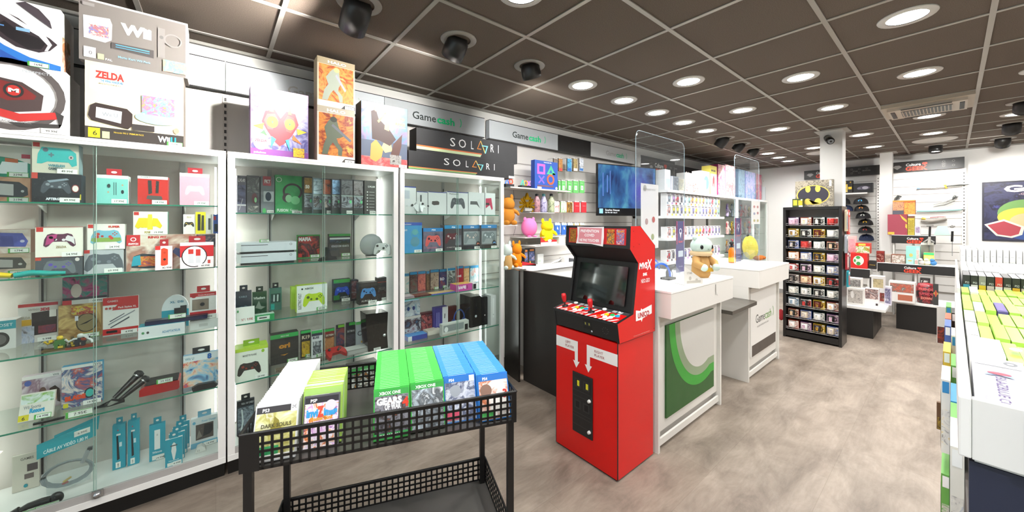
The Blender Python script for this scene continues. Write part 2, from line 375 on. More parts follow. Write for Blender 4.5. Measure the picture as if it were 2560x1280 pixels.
# columns
for n_, (a, b_, c, d) in enumerate(((5.97, .86, 6.18, 1.075), (8.62, .63, 8.79, .775))):
    m = MB().box(a, b_, 0, c, d, H-.012, WM); m.box(a-.05, b_-.05, H-.012, c+.05, d+.05, H-.002, '#aaa69f'); struct(m, 'column_%d' % (n_+1))
# baseboard along the far wall
struct(MB().box(XF-.012, YR, 0, XF, YW, .08, '#8d8a86'), 'baseboard_far')
struct(MB().box(XN, YW-.012, 0, XF, YW, .08, '#8d8a86'), 'baseboard_left')
# world and camera
W = bpy.data.worlds.new('World'); S.world = W; W.use_nodes = True
bg = W.node_tree.nodes['Background']; bg.inputs[0].default_value = (.80, .9, 1, 1); bg.inputs[1].default_value = 1.2; W.cycles.sampling_method = 'NONE'
cam = bpy.data.cameras.new('camera'); cam.sensor_width = 36; cam.lens = F/2560*36; cam.shift_y = -(640-CY)/2560; cam.clip_start = .02; cam.clip_end = 60
co = bpy.data.objects.new('camera', cam); COL.objects.link(co); co.location = (0, 0, HC); co.rotation_euler = (math.pi/2, 0, -AZ); S.camera = co
S.view_settings.view_transform = 'Standard'; S.view_settings.look = 'None'; S.view_settings.gamma = 1; S.view_settings.exposure = .65
S.cycles.max_bounces = 6; S.cycles.diffuse_bounces = 3; S.cycles.glossy_bounces = 3; S.cycles.adaptive_threshold = .1; S.cycles.use_light_tree = False; S.cycles.transparent_max_bounces = 24; S.cycles.transmission_bounces = 4
S.cycles.use_denoising = True; S.cycles.sample_clamp_indirect = 6; S.cycles.caustics_reflective = False; S.cycles.caustics_refractive = False
# ================================================================ GLASS DISPLAY CABINETS
TOPZ = 1.905; CF = 2.65
ALU = mat('#e6e5e1', .35); LED = mat('#ffffff', .5, 0, .5, 7)
def cabinet(x0, x1, label, sh, seam, strips, glass_side=False):
    r = empty('glass_cabinet', ((x0+x1)/2, CF+.2, 0), label, 'display cabinet'); dx = -(x0+x1)/2; dy = -(CF+.2)
    T = Matrix.Translation((dx, dy, 0))
    def N():
        m = MB(); m.X = T; return m
    m = N(); m.box(x0+.004, CF+.075, 0, x1-.004, 3.02, .118, '#12100e'); m.build('plinth', r)
    m = N(); m.box(x0, CF+.01, .12, x1, 3.03, .155, WHITE); m.box(x0, CF-.012, .118, x1, CF+.012, .15, ALU); m.box(x0+.03, CF-.008, .15, x1-.03, CF+.008, .185, '#a7a4a0'); m.build('bottom_board', r)
    m = N(); m.box(x0, CF-.012, 1.868, x1, 3.03, TOPZ-.004, WHITE); m.box(x0, CF-.014, 1.885, x1, CF-.01, TOPZ-.004, '#f3f2ee'); m.build('top_board', r)
    m = N(); m.box(x0+.002, 3.022, .155, x1-.002, 3.03, 1.868, '#c6beb6'); m.build('back_panel', r)
    for a, b in ((x0, x0+.034), (x1-.034, x1)):
        m = N(); m.box(a, CF-.01, .15, b, CF+.018, 1.868, ALU); m.box(a+.006, 2.99, .155, b-.006, 3.02, 1.868, ALU); m.build('post', r)
    for a, gs in ((x0+.008, 0), (x1-.014, glass_side)):
        m = N(); m.box(a, CF+.02, .156, a+.005, 2.988, 1.866, GLASS if gs else mat('#d8d5d0', .4)); m.build('side_panel', r)
    for k, z in enumerate(sh):
        m = N(); m.box(x0+.036, CF+.022, z-.006, x1-.036, 3.018, z, GLASS); m.box(x0+.036, CF+.0195, z-.0065, x1-.036, CF+.0225, z+.0005, EDGE); m.build('glass_shelf', r)
        for sx in strips:
            m = N(); m.prism([(CF+.24, z-.007), (3.015, z-.007), (3.015, z-.045)], sx+.01, sx+.014, ALU, 'x'); m.build('shelf_bracket', r)
    for sx in strips:
        m = N(); m.box(sx-.012, 3.012, .16, sx+.012, 3.021, 1.86, '#a9a6a2'); m.box(sx-.0035, 3.009, .18, sx+.0035, 3.0125, 1.8, '#24211f'); m.build('slotted_rail', r)
    for a in (x0+.04, x1-.05):
        m = N(); m.box(a, 2.95, .2, a+.009, 2.965, 1.84, LED); m.build('light_strip', r)
    for n_, (a, b, y) in enumerate(((x0+.035, seam+.006, CF-.003), (seam-.006, x1-.035, CF+.004))):
        m = N(); m.box(a, y, .186, b, y+.0045, 1.867, GLASS); e = b-.0015 if n_ == 0 else a
        m.box(e, y-.0005, .186, e+.0015, y+.005, 1.867, '#9db5ab'); m.build('sliding_door', r)
    m = N(); m.box(seam-.008, CF-.016, .158, seam+.03, CF-.008, .19, CHROME); m.lathe([(0, CF-.03), (.011, CF-.03), (.013, CF-.012)], (seam+.01, 0, .172), CHROME, 16, axis='y'); m.build('lock', r)
    return r
S1 = [1.588, 1.241, .883, .552]; S2 = [1.55, 1.232, .889, .545]; S3 = [1.556, 1.252, .897, .541]
cabinet(-.955, .044, 'white framed glass cabinet at the near end holding red, teal and aqua boxes', S1, -.456, (-.70, -.157))
cabinet(.052, 1.06, 'middle white framed glass cabinet with headsets and green-trimmed console goods', S2, .555, (.29, .845))
cabinet(1.075, 2.067, 'white framed glass cabinet at the counter end with blue-topped boxes', S3, 1.58, (1.13, 1.64), True)
# ================================================================ WALL: slat panels, header boards, uprights
SL = mat('#d5d1cb', .5)
m = MB(); m.box(2.075, 3.045, .9, 4.86, 3.069, 2.345, SL)
for k in range(11):
    z = 2.137-.131*k+.0
    if z > .92: m.box(2.075, 3.04, z-.005, 4.86, 3.046, z+.005, '#8c867f'); m.box(2.075, 3.0385, z-.008, 4.86, 3.0445, z-.005, '#f0eee9')
m.build('slat_panel', None, 'white horizontal slat panelling on the long wall behind the drawers', 'wall panel', kind='structure')
m = MB().box(-2.4, 3.03, 1.9, 2.07, 3.069, 2.345, '#d9d6d0'); struct(m, 'wall_panel')
for x, n_ in ((.048, 'between the orange figure boxes and the handheld console boxes'), (1.066, 'behind the two black long boxes')):
    m = MB().box(x-.013, 3.022, 1.91, x+.013, 3.0295, 2.33, '#cfccc6')
    for k in range(9): m.box(x-.006, 3.0205, 1.95+.042*k, x+.006, 3.0225, 1.972+.042*k, '#2a2725')
    m.build('wall_upright', None, 'slotted white metal upright '+n_, 'upright')
def header(x0, x1, col, label, txt=None, y=2.985, d=.06, zz=(2.345, 2.53), dim=False, name='header_board', edge=True):
    m = MB().box(x0, y, zz[0], x1, y+d, zz[1], col)
    if edge: m.box(x0, y-.001, zz[1], x1, y+d, zz[1]+.006, '#1a1918'); m.box(x0, y-.001, zz[0]-.006, x1, y+d, zz[0], '#2a2826')
    m.frame((x0, y, zz[0]), (1, 0, 0), (0, 0, 1), (0, -1, 0))
    if txt: txt(m, x1-x0, zz[1]-zz[0])
    return m.build(name, None, label, 'sign')
def gcash(c1, c2, a, hh=.066, wd=.46, b=.055):
    def f(m, w, h):
        m.text(a, b, hh, 'Game', c1, width=wd*.5, bold=.012); m.text(a+wd*.52, b, hh, 'cash', c2, width=wd*.40, bold=.03)
        m.ring(a+wd*.94, b+hh*.55, hh*.9, hh*1.02, c2, 10, -38, 38)
    return f
GB = '#b9bec1'
header(-1.25, .046, '#cdd2d6', 'pale grey header board above the near cabinet, mostly behind the console boxes')
header(.05, 1.078, '#cdd2d6', 'pale grey Gamecash header board behind the mask box', gcash('#b9b9b5', '#b9c8bd', .34))
header(1.082, 2.09, GB, 'grey Gamecash header board above the two black long boxes', gcash('#24302c', '#19d98c', .24))
header(2.15, 3.156, GB, 'grey Gamecash header board between the black long boxes and the black blank board', gcash('#24302c', '#19d98c', .30))
header(3.163, 3.768, '#1b1a19', 'plain black header board between two grey boards')
header(3.775, 4.80, '#c6c8c8', 'pale Gamecash header board above the television', gcash('#a9a9a9', '#3fbf8c', .32))
m = MB().box(-.97, 2.99, 2.16, -.88, 3.02, 2.50, '#14211b'); m.box(-.985, 2.985, 2.15, -.70, 2.988, 2.52, '#15201c')
m.frame((-.985, 2.985, 2.15), (1, 0, 0), (0, 0, 1), (0, -1, 0)); m.rect(.17, .10, .2, .22, '#14d97c'); m.ell(.185, .25, .016, .02, '#14d97c'); m.rect(.10, .12, .155, .2, '#12b968')
m.build('wall_sign', None, 'black sign with bright green letter, between the headset box and the grey console box', 'sign')
m = MB().box(4.875, 2.98, .9, 4.95, 3.069, 2.5, '#dedcd7'); m.build('wall_post', None, 'tall white wall post right of the television', 'post')
def culture(m, a, b, s, w=None, icons=True, L=1.0):
    m.text(a+s*.06, b+s*.95, s*.55, 'Culture', '#e9e7e4', width=s*2.1, bold=.025)
    m.ell(a+s*2.55, b+s*1.3, s*.22, s*.22, '#d8402c'); m.ell(a+s*2.85, b+s*1.3, s*.22, s*.22, '#d8402c'); m.poly([(a+s*2.36, b+s*1.22), (a+s*2.7, b+s*.9), (a+s*3.04, b+s*1.22)], '#d8402c')
    m.text(a, b, s*.82, 'GEEK', '#e0452c', width=s*3.1, bold=.035)
def geek_txt(a):
    def f(m, w, h):
        culture(m, a, h*.12, h*.42)
        for k, s_ in enumerate(('DC', 'ANIME', 'STAR', 'COMICS')):
            m.text(a+.50+.14*(k % 2), h*(.6-.35*(k//2)), .022, s_, '#8a8886', bold=.01)
        m.poly([(a-.15, h*.5), (a-.12, h*.58), (a-.08, h*.58), (a-.05, h*.5), (a-.10, h*.3)], '#8a8886')
    return f
header(4.96, 6.02, '#262728', 'black Culture GEEK banner above the white boxed figures, behind the clear screen', geek_txt(.40), 2.985, .05, (2.20, 2.50), edge=False, name='banner_sign')
header(6.04, 7.6, '#232120', 'black Culture GEEK banner beyond the first, above the magenta boxes', geek_txt(.36), 2.985, .05, (2.16, 2.46), edge=False, name='banner_sign')
# ================================================================ SIDEBOARD OF DRAWERS
r = empty('drawer_cabinet', (3.2, 2.85, 0), 'white drawer cabinet against the slat wall behind the red arcade machine', 'drawer cabinet'); T = Matrix.Translation((-3.2, -2.85, 0))
def N(): m = MB(); m.X = T; return m
m = N(); m.box(2.31, 2.60, 1.01, 4.3, 3.035, 1.04, '#efede9'); m.build('top', r, bevel=.003)
m = N(); m.box(2.33, 2.64, .08, 4.28, 3.035, 1.01, WHITE2); m.box(2.36, 2.66, 0, 4.26, 3.0, .08, '#b5b0a8'); m.build('body', r)
for c in range(2):
    for k in range(5):
        x0 = 2.335+.975*c; z0 = .09+.184*k; m = N(); m.box(x0, 2.618, z0, x0+.965, 2.639, z0+.178, '#ebe9e4'); d = m.build('drawer', r, bevel=.002)
        m = N(); m.lathe([(.0, 2.59), (.02, 2.59), (.034, 2.60), (.03, 2.617)], (x0+.72, 0, z0+.09), '#f4f3ef', 20, axis='y'); m.build('knob', d)
# black boards standing in front of it
m = MB(); m.prism([(2.18, 2.56), (2.20, 2.56), (2.245, 2.83), (2.225, 2.83)], .0, 1.04, mat('#2a2724', .25), 'z')
m.build('black_board', None, 'narrow glossy black board standing at the end of the white drawers', 'board', bevel=.002)
m = MB(); m.box(2.245, 1.86, 0, 2.272, 2.57, 1.035, mat('#2d2926', .38)); m.build('black_partition', None, 'tall matt black panel standing between the drawers and the arcade machine', 'panel', bevel=.002)
# ================================================================ ARCADE MACHINE
RED = mat('#d40f0c', .32, 0, .5); ABK = mat('#1d1b1b', .45); AX0 = 1.78; AY0, AY1 = 1.216, 1.70
r = empty('arcade_machine', (1.97, 1.455, 0), 'red and black two player arcade machine on its red stand', 'arcade machine'); T = Matrix.Translation((-1.97, -1.455, 0))
m = N(); m.box(AX0, AY0, .012, 2.165, AY1, .795, RED); m.box(AX0+.01, AY0+.01, 0, 2.155, AY1-.01, .012, ABK)
for y in (AY0-.001, AY1-.003): m.box(AX0-.001, y, .012, AX0+.005, y+.004, .795, ABK)
m.frame((AX0, AY1, 0), (0, -1, 0), (0, 0, 1), (-1, 0, 0))
w = AY1-AY0; WH = '#efece8'
m.rect(.0, .665, .19, .735, WH); m.rect(.165, .60, .19, .735, WH); m.poly([(.15, .61), (.1775, .565), (.205, .61), (.19, .607), (.165, .607)], WH)
m.rect(.285, .665, w, .735, WH); m.rect(.262, .60, .287, .735, WH); m.poly([(.247, .61), (.2745, .565), (.302, .61)], WH)
m.text(.085, .704, .016, 'LEFT', '#a3494a'); m.text(.085, .68, .016, 'PLAYER', '#a3494a'); m.text(.32, .704, .016, 'RIGHT', '#a3494a'); m.text(.32, .68, .016, 'PLAYER', '#a3494a')
m.build('stand', r)
# coin door
m = N(); m.box(AX0-.008, AY1-.31, .16, AX0, AY1-.15, .54, ABK); cd = m.build('coin_door', r, bevel=.006)
m = N(); m.frame((AX0-.0085, AY1-.15, .16), (0, -1, 0), (0, 0, 1), (-1, 0, 0))
for a in (.02, .09):
    for b in (.29, .155): m.rect(a, b, a+.05, b+.055, '#302e2e'); m.rect(a+.01, b+.008, a+.04, b+.047, '#070707')
    m.rect(a+.022, .30, a+.04, .335, '#d8cf2c')
for b in (.13, .27, .235, .11, .055): m.rect(.008, b, .15, b+.0015, '#4a4848')
m.build('coin_slots', cd)
for z in (.16+.235, .16+.045): m = N(); m.lathe([(0, AX0-.02), (.009, AX0-.02), (.011, AX0-.008)], (0, AY1-.288, z), '#dcdad6', 14, axis='x'); m.build('coin_lock', cd)
# upper cabinet sides
prof = [(1.782, .80), (2.166, .80), (2.166, 1.345), (1.995, 1.47), (1.895, 1.47), (1.887, 1.335), (1.975, 1.245), (1.922, .945), (1.762, .915)]
for y0, y1, nm in ((AY0-.012, AY0+.004, 'side_panel'), (AY1-.004, AY1+.012, 'side_panel')):
    m = N(); m.prism(prof, y0, y1, RED if y0 < 1.4 else ABK, 'y')
    if y0 < 1.4:
        for a, b in zip(prof, prof[1:]+prof[:1]):
            v = Vector((b[0]-a[0], 0, b[1]-a[1])).normalized(); nrm = Vector((v.z, 0, -v.x))*.0012; t = Vector((0, -.0005, 0))
            A_, B_ = Vector((a[0], y0, a[1])), Vector((b[0], y0, b[1]))
            m.add([tuple(A_+nrm+t), tuple(B_+nrm+t), tuple(B_+nrm+Vector((0, .017, 0))), tuple(A_+nrm+Vector((0, .017, 0)))], [(0, 1, 2, 3)], ABK)
        m.frame((1.78, y0, .80), (1, 0, 0), (0, 0, 1), (0, -1, 0))
        m.text(.20, .41, .036, 'MVS', '#f4f1ee', width=.095, bold=.05, shear=.2); m.text(.292, .40, .062, 'X', '#f4f1ee', width=.05, bold=.03, shear=.15)
        m.text(.245, .365, .017, 'SNK', '#f4f1ee', width=.05, bold=.06); m.text(.222, .322, .025, 'NEO.GEO', '#f4f1ee', width=.1, bold=.01)
        m.poly([(.165, .10), (.165, .165), (.215, .155), (.225, .17), (.235, .16), (.345, .175), (.345, .12), (.24, .105), (.23, .085), (.22, .1)], '#f4f1ee'); m.text(.185, .113, .032, 'UNICO', '#b51410', width=.13, bold=.04)
        m.text(.14, .012, .006, 'Officially Licensed  UNICO ELECTRONICS', '#e8b8b0', width=.18)
        for a, b in ((.14, .64), (.2, .56), (.14, .548), (.37, .40), (.37, .02)): m.ell(a+.0, b, .004, .004, '#8f0c0a', 8)
    m.build(nm, r)
m = N(); m.box(1.80, AY0+.005, .80, 2.16, AY1-.005, .815, ABK); m.box(2.15, AY0+.005, .80, 2.162, AY1-.005, 1.34, ABK); m.prism([(2.16, 1.34), (1.99, 1.462), (1.90, 1.462), (1.90, 1.47), (1.995, 1.47), (2.166, 1.345)], AY0+.004, AY1-.004, ABK)
m.prism([(1.90, 1.335), (1.99, 1.245), (2.0, 1.25), (1.91, 1.345)], AY0+.004, AY1-.004, ABK); m.build('back_shell', r)
# front board of control deck
m = N(); m.prism([(1.784, .805), (1.80, .805), (1.782, .915), (1.765, .912)], AY0+.004, AY1-.004, ABK)
u = Vector((0, -1, 0)); v = Vector((1.765-1.784, 0, .107)).normalized(); m.frame((1.784, AY1-.004, .805), u, v, (-.98, 0, -.17))
m.rect(.235, .03, .30, .085, '#0c0c0c'); m.rect(.242, .05, .265, .075, '#33312a'); m.rect(.27, .05, .293, .075, '#33312a'); m.rect(.25, .056, .256, .07, '#b8b04a'); m.rect(.279, .056, .285, .07, '#b8b04a'); m.ell(.297, .022, .006, .006, '#d8dde6', 12)
for k in range(10): m.ell(.40+.02*math.cos(k*.7), .05+.02*math.sin(k*.7), .0016, .0016, '#8c8a88', 6); m.k -= 1
m.build('front_board', r)
# control deck
P0 = Vector((1.768, AY1-.004, .915)); uu = Vector((0, -1, 0)); vv = Vector((1.925-1.768, 0, .945-.915)).normalized(); nn = Vector((-vv.z, 0, vv.x)); DW = .476; DH = .16
def stripes():
    m = N(); m.prism([(1.765, .912), (1.925, .942), (1.925, .93), (1.765, .90)], AY0+.004, AY1-.004, ABK)
    m.frame(P0, uu, vv, nn); m.rect(.0, .004, DW, .118, RED)
    for s0 in (0, .24):
        for k in range(7):
            a = s0+.005+.034*k
            m.poly([(a, .004), (a+.016, .004), (min(a+.05, DW), .05 if k % 2 else .118), (a+.034, .05 if k % 2 else .118)] if a+.034 < DW else [(a, .004), (min(a+.016, DW), .004), (DW, .02)], '#f0ece6'); m.k -= 1
    m.rect(.0, .118, DW, .158, '#3a3a3c')
    for a in (.10, .14, .18, .36, .40): m.rect(a, .125, a+.03, .152, '#a9a9ab'); m.k -= 1
    m.rect(.20, .02, .25, .03, '#d40f0c'); m.text(.19, .012, .012, 'MVSX', '#d86a60', width=.04)
    return m.build('control_deck', r)
deck = stripes()
def onDeck(a, b, h=0): return P0+uu*a+vv*b+nn*h
def button(a, b, c, rr=.0125):
    m = N(); R = Matrix((tuple(uu), tuple(vv), tuple(nn))).transposed().to_4x4(); m.X = T @ Matrix.Translation(onDeck(a, b, .001)) @ R
    m.lathe([(rr*1.15, 0), (rr*1.15, .004), (rr*.95, .006), (rr*.8, .0045), (0, .0045)], (0, 0, 0), mat(c, .25), 18); m.build('button', r)
for s0 in (0, .235):
    for a, b, c in ((.085, .035, '#d8481c'), (.115, .075, '#e8c81e'), (.15, .085, '#2fae5a'), (.185, .085, '#1fa0d0'), (.125, .042, '#f1efec'), (.16, .05, '#f1efec'), (.055, .137, '#f1efec')): button(s0+a+.01, b, c)
button(.195, .137, '#f1efec'); button(.41, .137, '#f1efec', .006)
for s0 in (.035, .255):
    m = N(); R = Matrix((tuple(uu), tuple(vv), tuple(nn))).transposed().to_4x4(); m.X = T @ Matrix.Translation(onDeck(s0, .06, .0015)) @ R
    m.lathe([(.022, 0), (.022, .003), (.007, .004), (.005, .012), (.005, .03)], (0, 0, 0), ABK, 18)
    m.lathe([(.006, .028), (.012, .034), (.0155, .055), (.017, .072), (.013, .086), (0, .090)], (0, 0, 0), mat('#d01c22', .2), 20); m.build('joystick', r)
# monitor
sv = Vector((1.99-1.935, 0, 1.235-.955)).normalized(); m = N(); m.prism([(1.935, .945), (1.99, 1.245), (2.15, 1.245), (2.15, .945)], AY0+.005, AY1-.005, '#0b0a0a')
m.build('monitor_housing', r)
so = Vector((1.926, AY1-.05, .975)); sn = Vector((-sv.z, 0, sv.x)); m = N(); m.frame(so, uu, sv, sn)
m.rect(0, 0, .38, .245, mat('#0a0a0a', .03, 0, .9)); m.build('screen', r)
# marquee
m = N(); mo = (1.889, AY1-.004, 1.337); mv = Vector((1.897-1.889, 0, .128)).normalized(); mn = Vector((-mv.z, 0, mv.x))
m.prism([(1.889, 1.337), (1.897, 1.467), (1.91, 1.467), (1.902, 1.337)], AY0+.004, AY1-.004, ABK); m.frame(mo, uu, mv, mn); m.rect(.012, .018, .462, .118, '#c5161a')
for a, cols in ((.02, '#1c1410 #b07820 #5a1a10 #e8b040'), (.325, '#20141c #e8a030 #2a2440 #d8c080'), (.395, '#e9e9ea #3d7fb8 #c84038 #f4f4f2')):
    m.rect(a, .022, a+.055, .112, art(cols, 45, len(cols)+int(a*50))); 
m.rect(.325, .088, .38, .1, '#301c20'); m.text(.33, .09, .01, 'FIGHTERS', '#e87a30', width=.045, bold=.04); m.text(.40, .095, .011, 'KINGS', '#e2a020', width=.045, bold=.04)
m.build('marquee', r)
m = N(); m.frame(Vector(mo)+mn*.003+Vector((0, 0, .003)), uu, mv, mn)
m.poly([(.08, .01), (.205, .012), (.30, .0), (.305, .06), (.302, .125), (.19, .122), (.085, .124), (.09, .06)], '#efe6e6'); m.poly([(.10, .02), (.285, .012), (.288, .115), (.105, .118)], '#dc8a92')
m.text(.19, .087, .018, 'PREVENTION', '#f8f2f2', width=.15, al=.5, bold=.03); m.text(.19, .06, .018, 'COVID', '#f8f2f2', width=.08, al=.5, bold=.03); m.text(.19, .027, .017, 'NE PAS TOUCHER', '#f8f2f2', width=.16, al=.5, bold=.03)
m.build('paper_notice', r, label='pink taped paper notice')
# ================================================================ SALES COUNTERS
CW_ = mat('#dddad3', .4); CT = mat('#f0eeea', .35)
def counter(x0, x1, label, gfx):
    global T
    r = empty('sales_counter', ((x0+x1)/2, 1.5, 0), label, 'counter'); T = Matrix.Translation((-(x0+x1)/2, -1.5, 0))
    m = N(); m.box(x0, 1.114, .885, x1, 1.84, 1.042, CW_); m.build('top_box', r, bevel=.0015)
    m = N(); m.box(x0-.002, 1.112, 1.043, x1+.002, 1.842, 1.058, CT); m.build('worktop', r, bevel=.002)
    for a in (x0, x1-.022): m = N(); m.box(a, 1.20, 0, a+.022, 1.82, .885, WHITE2); m.build('side_panel', r)
    m = N(); m.box(x0+.022, 1.225, .11, x1-.022, 1.24, .885, WHITE2); m.box(x0+.022, 1.26, .0, x1-.022, 1.275, .11, '#c9c5bd'); m.box(x0+.022, 1.212, .03, x1-.022, 1.226, .075, WHITE2); m.build('front_panel', r)
    gfx(N(), r)
def g1(m, r):
    m.box(2.33, 1.212, .18, 3.085, 1.224, .80, '#2c5a26'); m.frame((2.33, 1.212, .18), (1, 0, 0), (0, 0, 1), (0, -1, 0)); W_, H_ = .755, .62
    def curve(x_start, dep, end_y, col):
        pts = [(x_start, H_)]
        n = 26
        for i in range(n+1):
            t = i/n; a = math.pi+math.pi*.62*t
            cx_, cy_ = .52, H_; rx, ry = cx_-x_start, H_-dep
            x, y = cx_+rx*math.cos(a), cy_+ry*math.sin(a)
            if x > W_: break
            pts.append((x, max(0, y)))
        pts += [(W_, pts[-1][1]), (W_, H_)]
        m.poly(pts, col)
    curve(.035, .095, 0, '#3a9a35'); curve(.115, .165, 0, '#8b9c7c'); curve(.185, .225, 0, '#c9c7c0')
    m.build('graphic_panel', r)
def g2(m, r):
    m.box(3.9, 1.206, .21, 4.67, 1.22, .86, '#dfddd8'); m.frame((3.9, 1.206, .21), (1, 0, 0), (0, 0, 1), (0, -1, 0)); m.rect(.03, 0, .75, .105, '#4d453e')
    m.text(.13, .30, .085, 'Game', '#4a4a48', width=.27, bold=.0); m.text(.405, .30, .085, 'cash', '#5f9a3c', width=.2, bold=.0); m.ring(.60, .345, .07, .08, '#5f9a3c', 10, -40, 40); m.text(.17, .255, .016, 'VOS JEUX AU MEILLEUR PRIX CASH', '#8a8a86', width=.34)
    m.build('sign_panel', r)
counter(2.2, 3.2, 'white sales counter with curved green graphic beside the arcade machine', g1)
counter(3.82, 4.755, 'farther white sales counter with Gamecash lettering and dark strip', g2)
m = MB(); m.prism([(3.21, 1.12), (3.78, 1.12), (3.81, 1.15), (3.81, 1.85), (3.21, 1.85)], .745, .775, mat('#4b463f', .35), 'z'); m.box(3.79, 1.5, 0, 3.81, 1.84, .745, '#22201e')
m.build('counter_flap', None, 'dark laminate shelf bridging the two white counters', 'shelf')
m = MB().box(3.36, 1.45, .776, 3.50, 1.56, .79, '#1c1b1a').box(3.37, 1.46, .79, 3.47, 1.55, .80, '#c9c6c0'); m.build('card_terminal', None, 'small card reader on the dark shelf between the counters', 'card reader')
m = MB().box(2.86, 1.1125, .955, 2.862, 1.1135, 1.03, '#77736c'); m.tube([(2.861, 1.111, 1.035), (2.861, 1.109, .98), (2.868, 1.107, .955), (2.885, 1.107, .95)], .0012, '#8b877f', 6)
m.build('wire_hook', None, 'thin wire hook hanging on the front of the nearer counter', 'hook')
# acrylic counter screens
def screen(x0, x1, y, z0, z1, label, ang=0, cr=.05, poster=None):
    r = empty('acrylic_screen', ((x0+x1)/2, y, z0), label, 'clear screen', rz=math.radians(ang)); w = (x1-x0)/2; h = z1-z0
    m = MB(); pts = [(-w, 0), (w, 0)]
    for k in range(7): a = math.radians(15*k); pts.append((w-cr+cr*math.cos(a), h-cr+cr*math.sin(a)))
    for k in range(7): a = math.radians(90+15*k); pts.append((-w+cr+cr*math.cos(a), h-cr+cr*math.sin(a)))
    m.prism(pts, 0, .005, ACRYL); EG = mat('#b9cdd8', .2)
    for a, b in zip(pts[1:], pts[2:]+pts[:1]): m.tube([(a[0], .0025, a[1]), (b[0], .0025, b[1])], .0022, EG, 4)
    m.build('sheet', r)
    for s in (-1, 1):
        m = MB(); m.prism([(0, 0), (.16, 0), (0, .12)], s*(w-.06), s*(w-.06)+.004, ACRYL, 'x'); m.X = Matrix(); m.build('foot', r)
    return r
s1 = screen(2.30, 3.03, 1.42, 1.0585, 2.15, 'tall clear acrylic counter screen on the nearer counter')
s2 = screen(3.95, 4.66, 1.36, 1.0585, 2.16, 'tall clear acrylic screen on the farther counter')
m = MB(); x0, x1 = XY(1602, 1.415), XY(1645, 1.415); z1 = onY(1605, 458, 1.415)[2]; z0 = onY(1640, 620, 1.415)[2]; m.box(x0, 1.412, z0, x1, 1.415, z1, glassmat('paper_sleeve', '#f0f0ee', .55, .3)); m.frame((x0, 1.412, z0), (1, 0, 0), (0, 0, 1), (0, -1, 0)); w = x1-x0; h = z1-z0
for a, b, c in ((.2, .18, '#9aa37c'), (.65, .18, '#9aa37c'), (.3, .42, '#a78f8f'), (.7, .45, '#b0605c'), (.2, .93, '#9a9a96')): m.ell(a*w, b*h, .09*w, .05*h, c, 10)
m.text(.1*w, .9*h, .012, 'PROTEGEZ VOUS', '#8a8a88', width=.7*w); m.build('notice_sleeve', None, 'translucent notice sheet hung at the near edge of the nearer acrylic screen', 'notice')
m = MB(); x0, x1 = XY(1878, 1.354), XY(1899, 1.354); z1 = onY(1890, 503, 1.354)[2]; z0 = onY(1885, 560, 1.354)[2]; m.box(x0, 1.350, z0, x1, 1.353, z1, '#d3d2cf'); m.frame((x0, 1.350, z0), (1, 0, 0), (0, 0, 1), (0, -1, 0)); w = x1-x0; h = z1-z0
for a, b, c in ((.3, .75, '#b08484'), (.7, .75, '#b08484'), (.3, .45, '#8d93a8'), (.7, .48, '#b08484'), (.3, .15, '#a8a276'), (.7, .15, '#a8a276')): m.ell(a*w, b*h, .12*w, .06*h, c, 10)
m.build('notice_sheet', None, 'narrow paper notice stuck on the farther acrylic screen', 'notice')
for (p0, p1, t, b, y, lab) in ((1691, 1711, 553, 592, 1.50, 'upright purple and red poster standing on the nearer counter'), (1838, 1853, 545, 601, 1.49, 'narrow purple and red poster on the farther counter')):
    x0, x1 = XY(p0, y), XY(p1, y); z0 = 1.0585; z1 = onY((p0+p1)/2, t, y)[2]; m = MB().box(x0, y, z0, x1, y+.004, z1, '#4a4478'); m.frame((x0, y, z0), (1, 0, 0), (0, 0, 1), (0, -1, 0)); w = x1-x0; h = z1-z0
    m.rect(0, h*.55, w*.12, h, '#a8344e'); m.rect(w*.85, h*.6, w, h, '#a8344e'); m.ring(w*.5, h*.80, w*.12, w*.18, '#e9e7f2'); m.poly([(w*.38, h*.78), (w*.62, h*.78), (w*.5, h*.66)], '#e9e7f2'); m.text(w*.25, h*.58, h*.035, 'RELAIS', '#d84a58', width=w*.5, bold=.04)
    m.rect(w*.2, h*.3, w*.8, h*.42, '#c8d4dc'); m.text(w*.25, h*.1, h*.03, 'retrait', '#c9cbe0', width=w*.5); m.build('poster_stand', None, lab, 'poster')
# ================================================================ TROLLEY OF SECOND-HAND GAMES
TB = mat('#110f0f', .4); TO = (.057, 1.432); TR = math.radians(-20.6); TL, TW = .93, .50
tro = empty('trolley', (TO[0], TO[1], 0), 'black perforated metal trolley filled with rows of game cases, in front of the cabinets', 'trolley', rz=TR)
def mesh_panel(L, z0, z1, o, u, name, par):
    """perforated plate with square holes, 25 mm pitch"""
    m = MB(); o = Vector(o); u = Vector(u).normalized(); n = Vector((-u.y, u.x, 0)); t = .003
    def bar(a0, b0, a1, b1, tt=t):
        P = [o+u*a+Vector((0, 0, b))+n*s for s in (-tt/2, tt/2) for a, b in ((a0, b0), (a1, b0), (a1, b1), (a0, b1))]
        m.add([tuple(p) for p in P], [(0, 3, 2, 1), (4, 5, 6, 7), (0, 1, 5, 4), (1, 2, 6, 5), (2, 3, 7, 6), (3, 0, 4, 7)], TB)
    H_ = z1-z0; bar(0, z1-.012, L, z1); bar(0, z0, L, z0+.01); k = round((H_-.022)/.0255)
    for i in range(1, k): z = z0+.010+(H_-.022)*i/k; bar(0, z-.004, L, z+.004)
    nn_ = round((L-.02)/.0265)
    for i in range(nn_+1): a = .01+(L-.02)*i/nn_; w = .01 if i in (0, nn_) else .0042; bar(max(0, a-w), z0, min(L, a+w), z1)
    P = [o+Vector((0, 0, z1)), o+u*L+Vector((0, 0, z1))]; m.tube([tuple(p) for p in P], .005, TB, 6)
    return m.build(name, par)
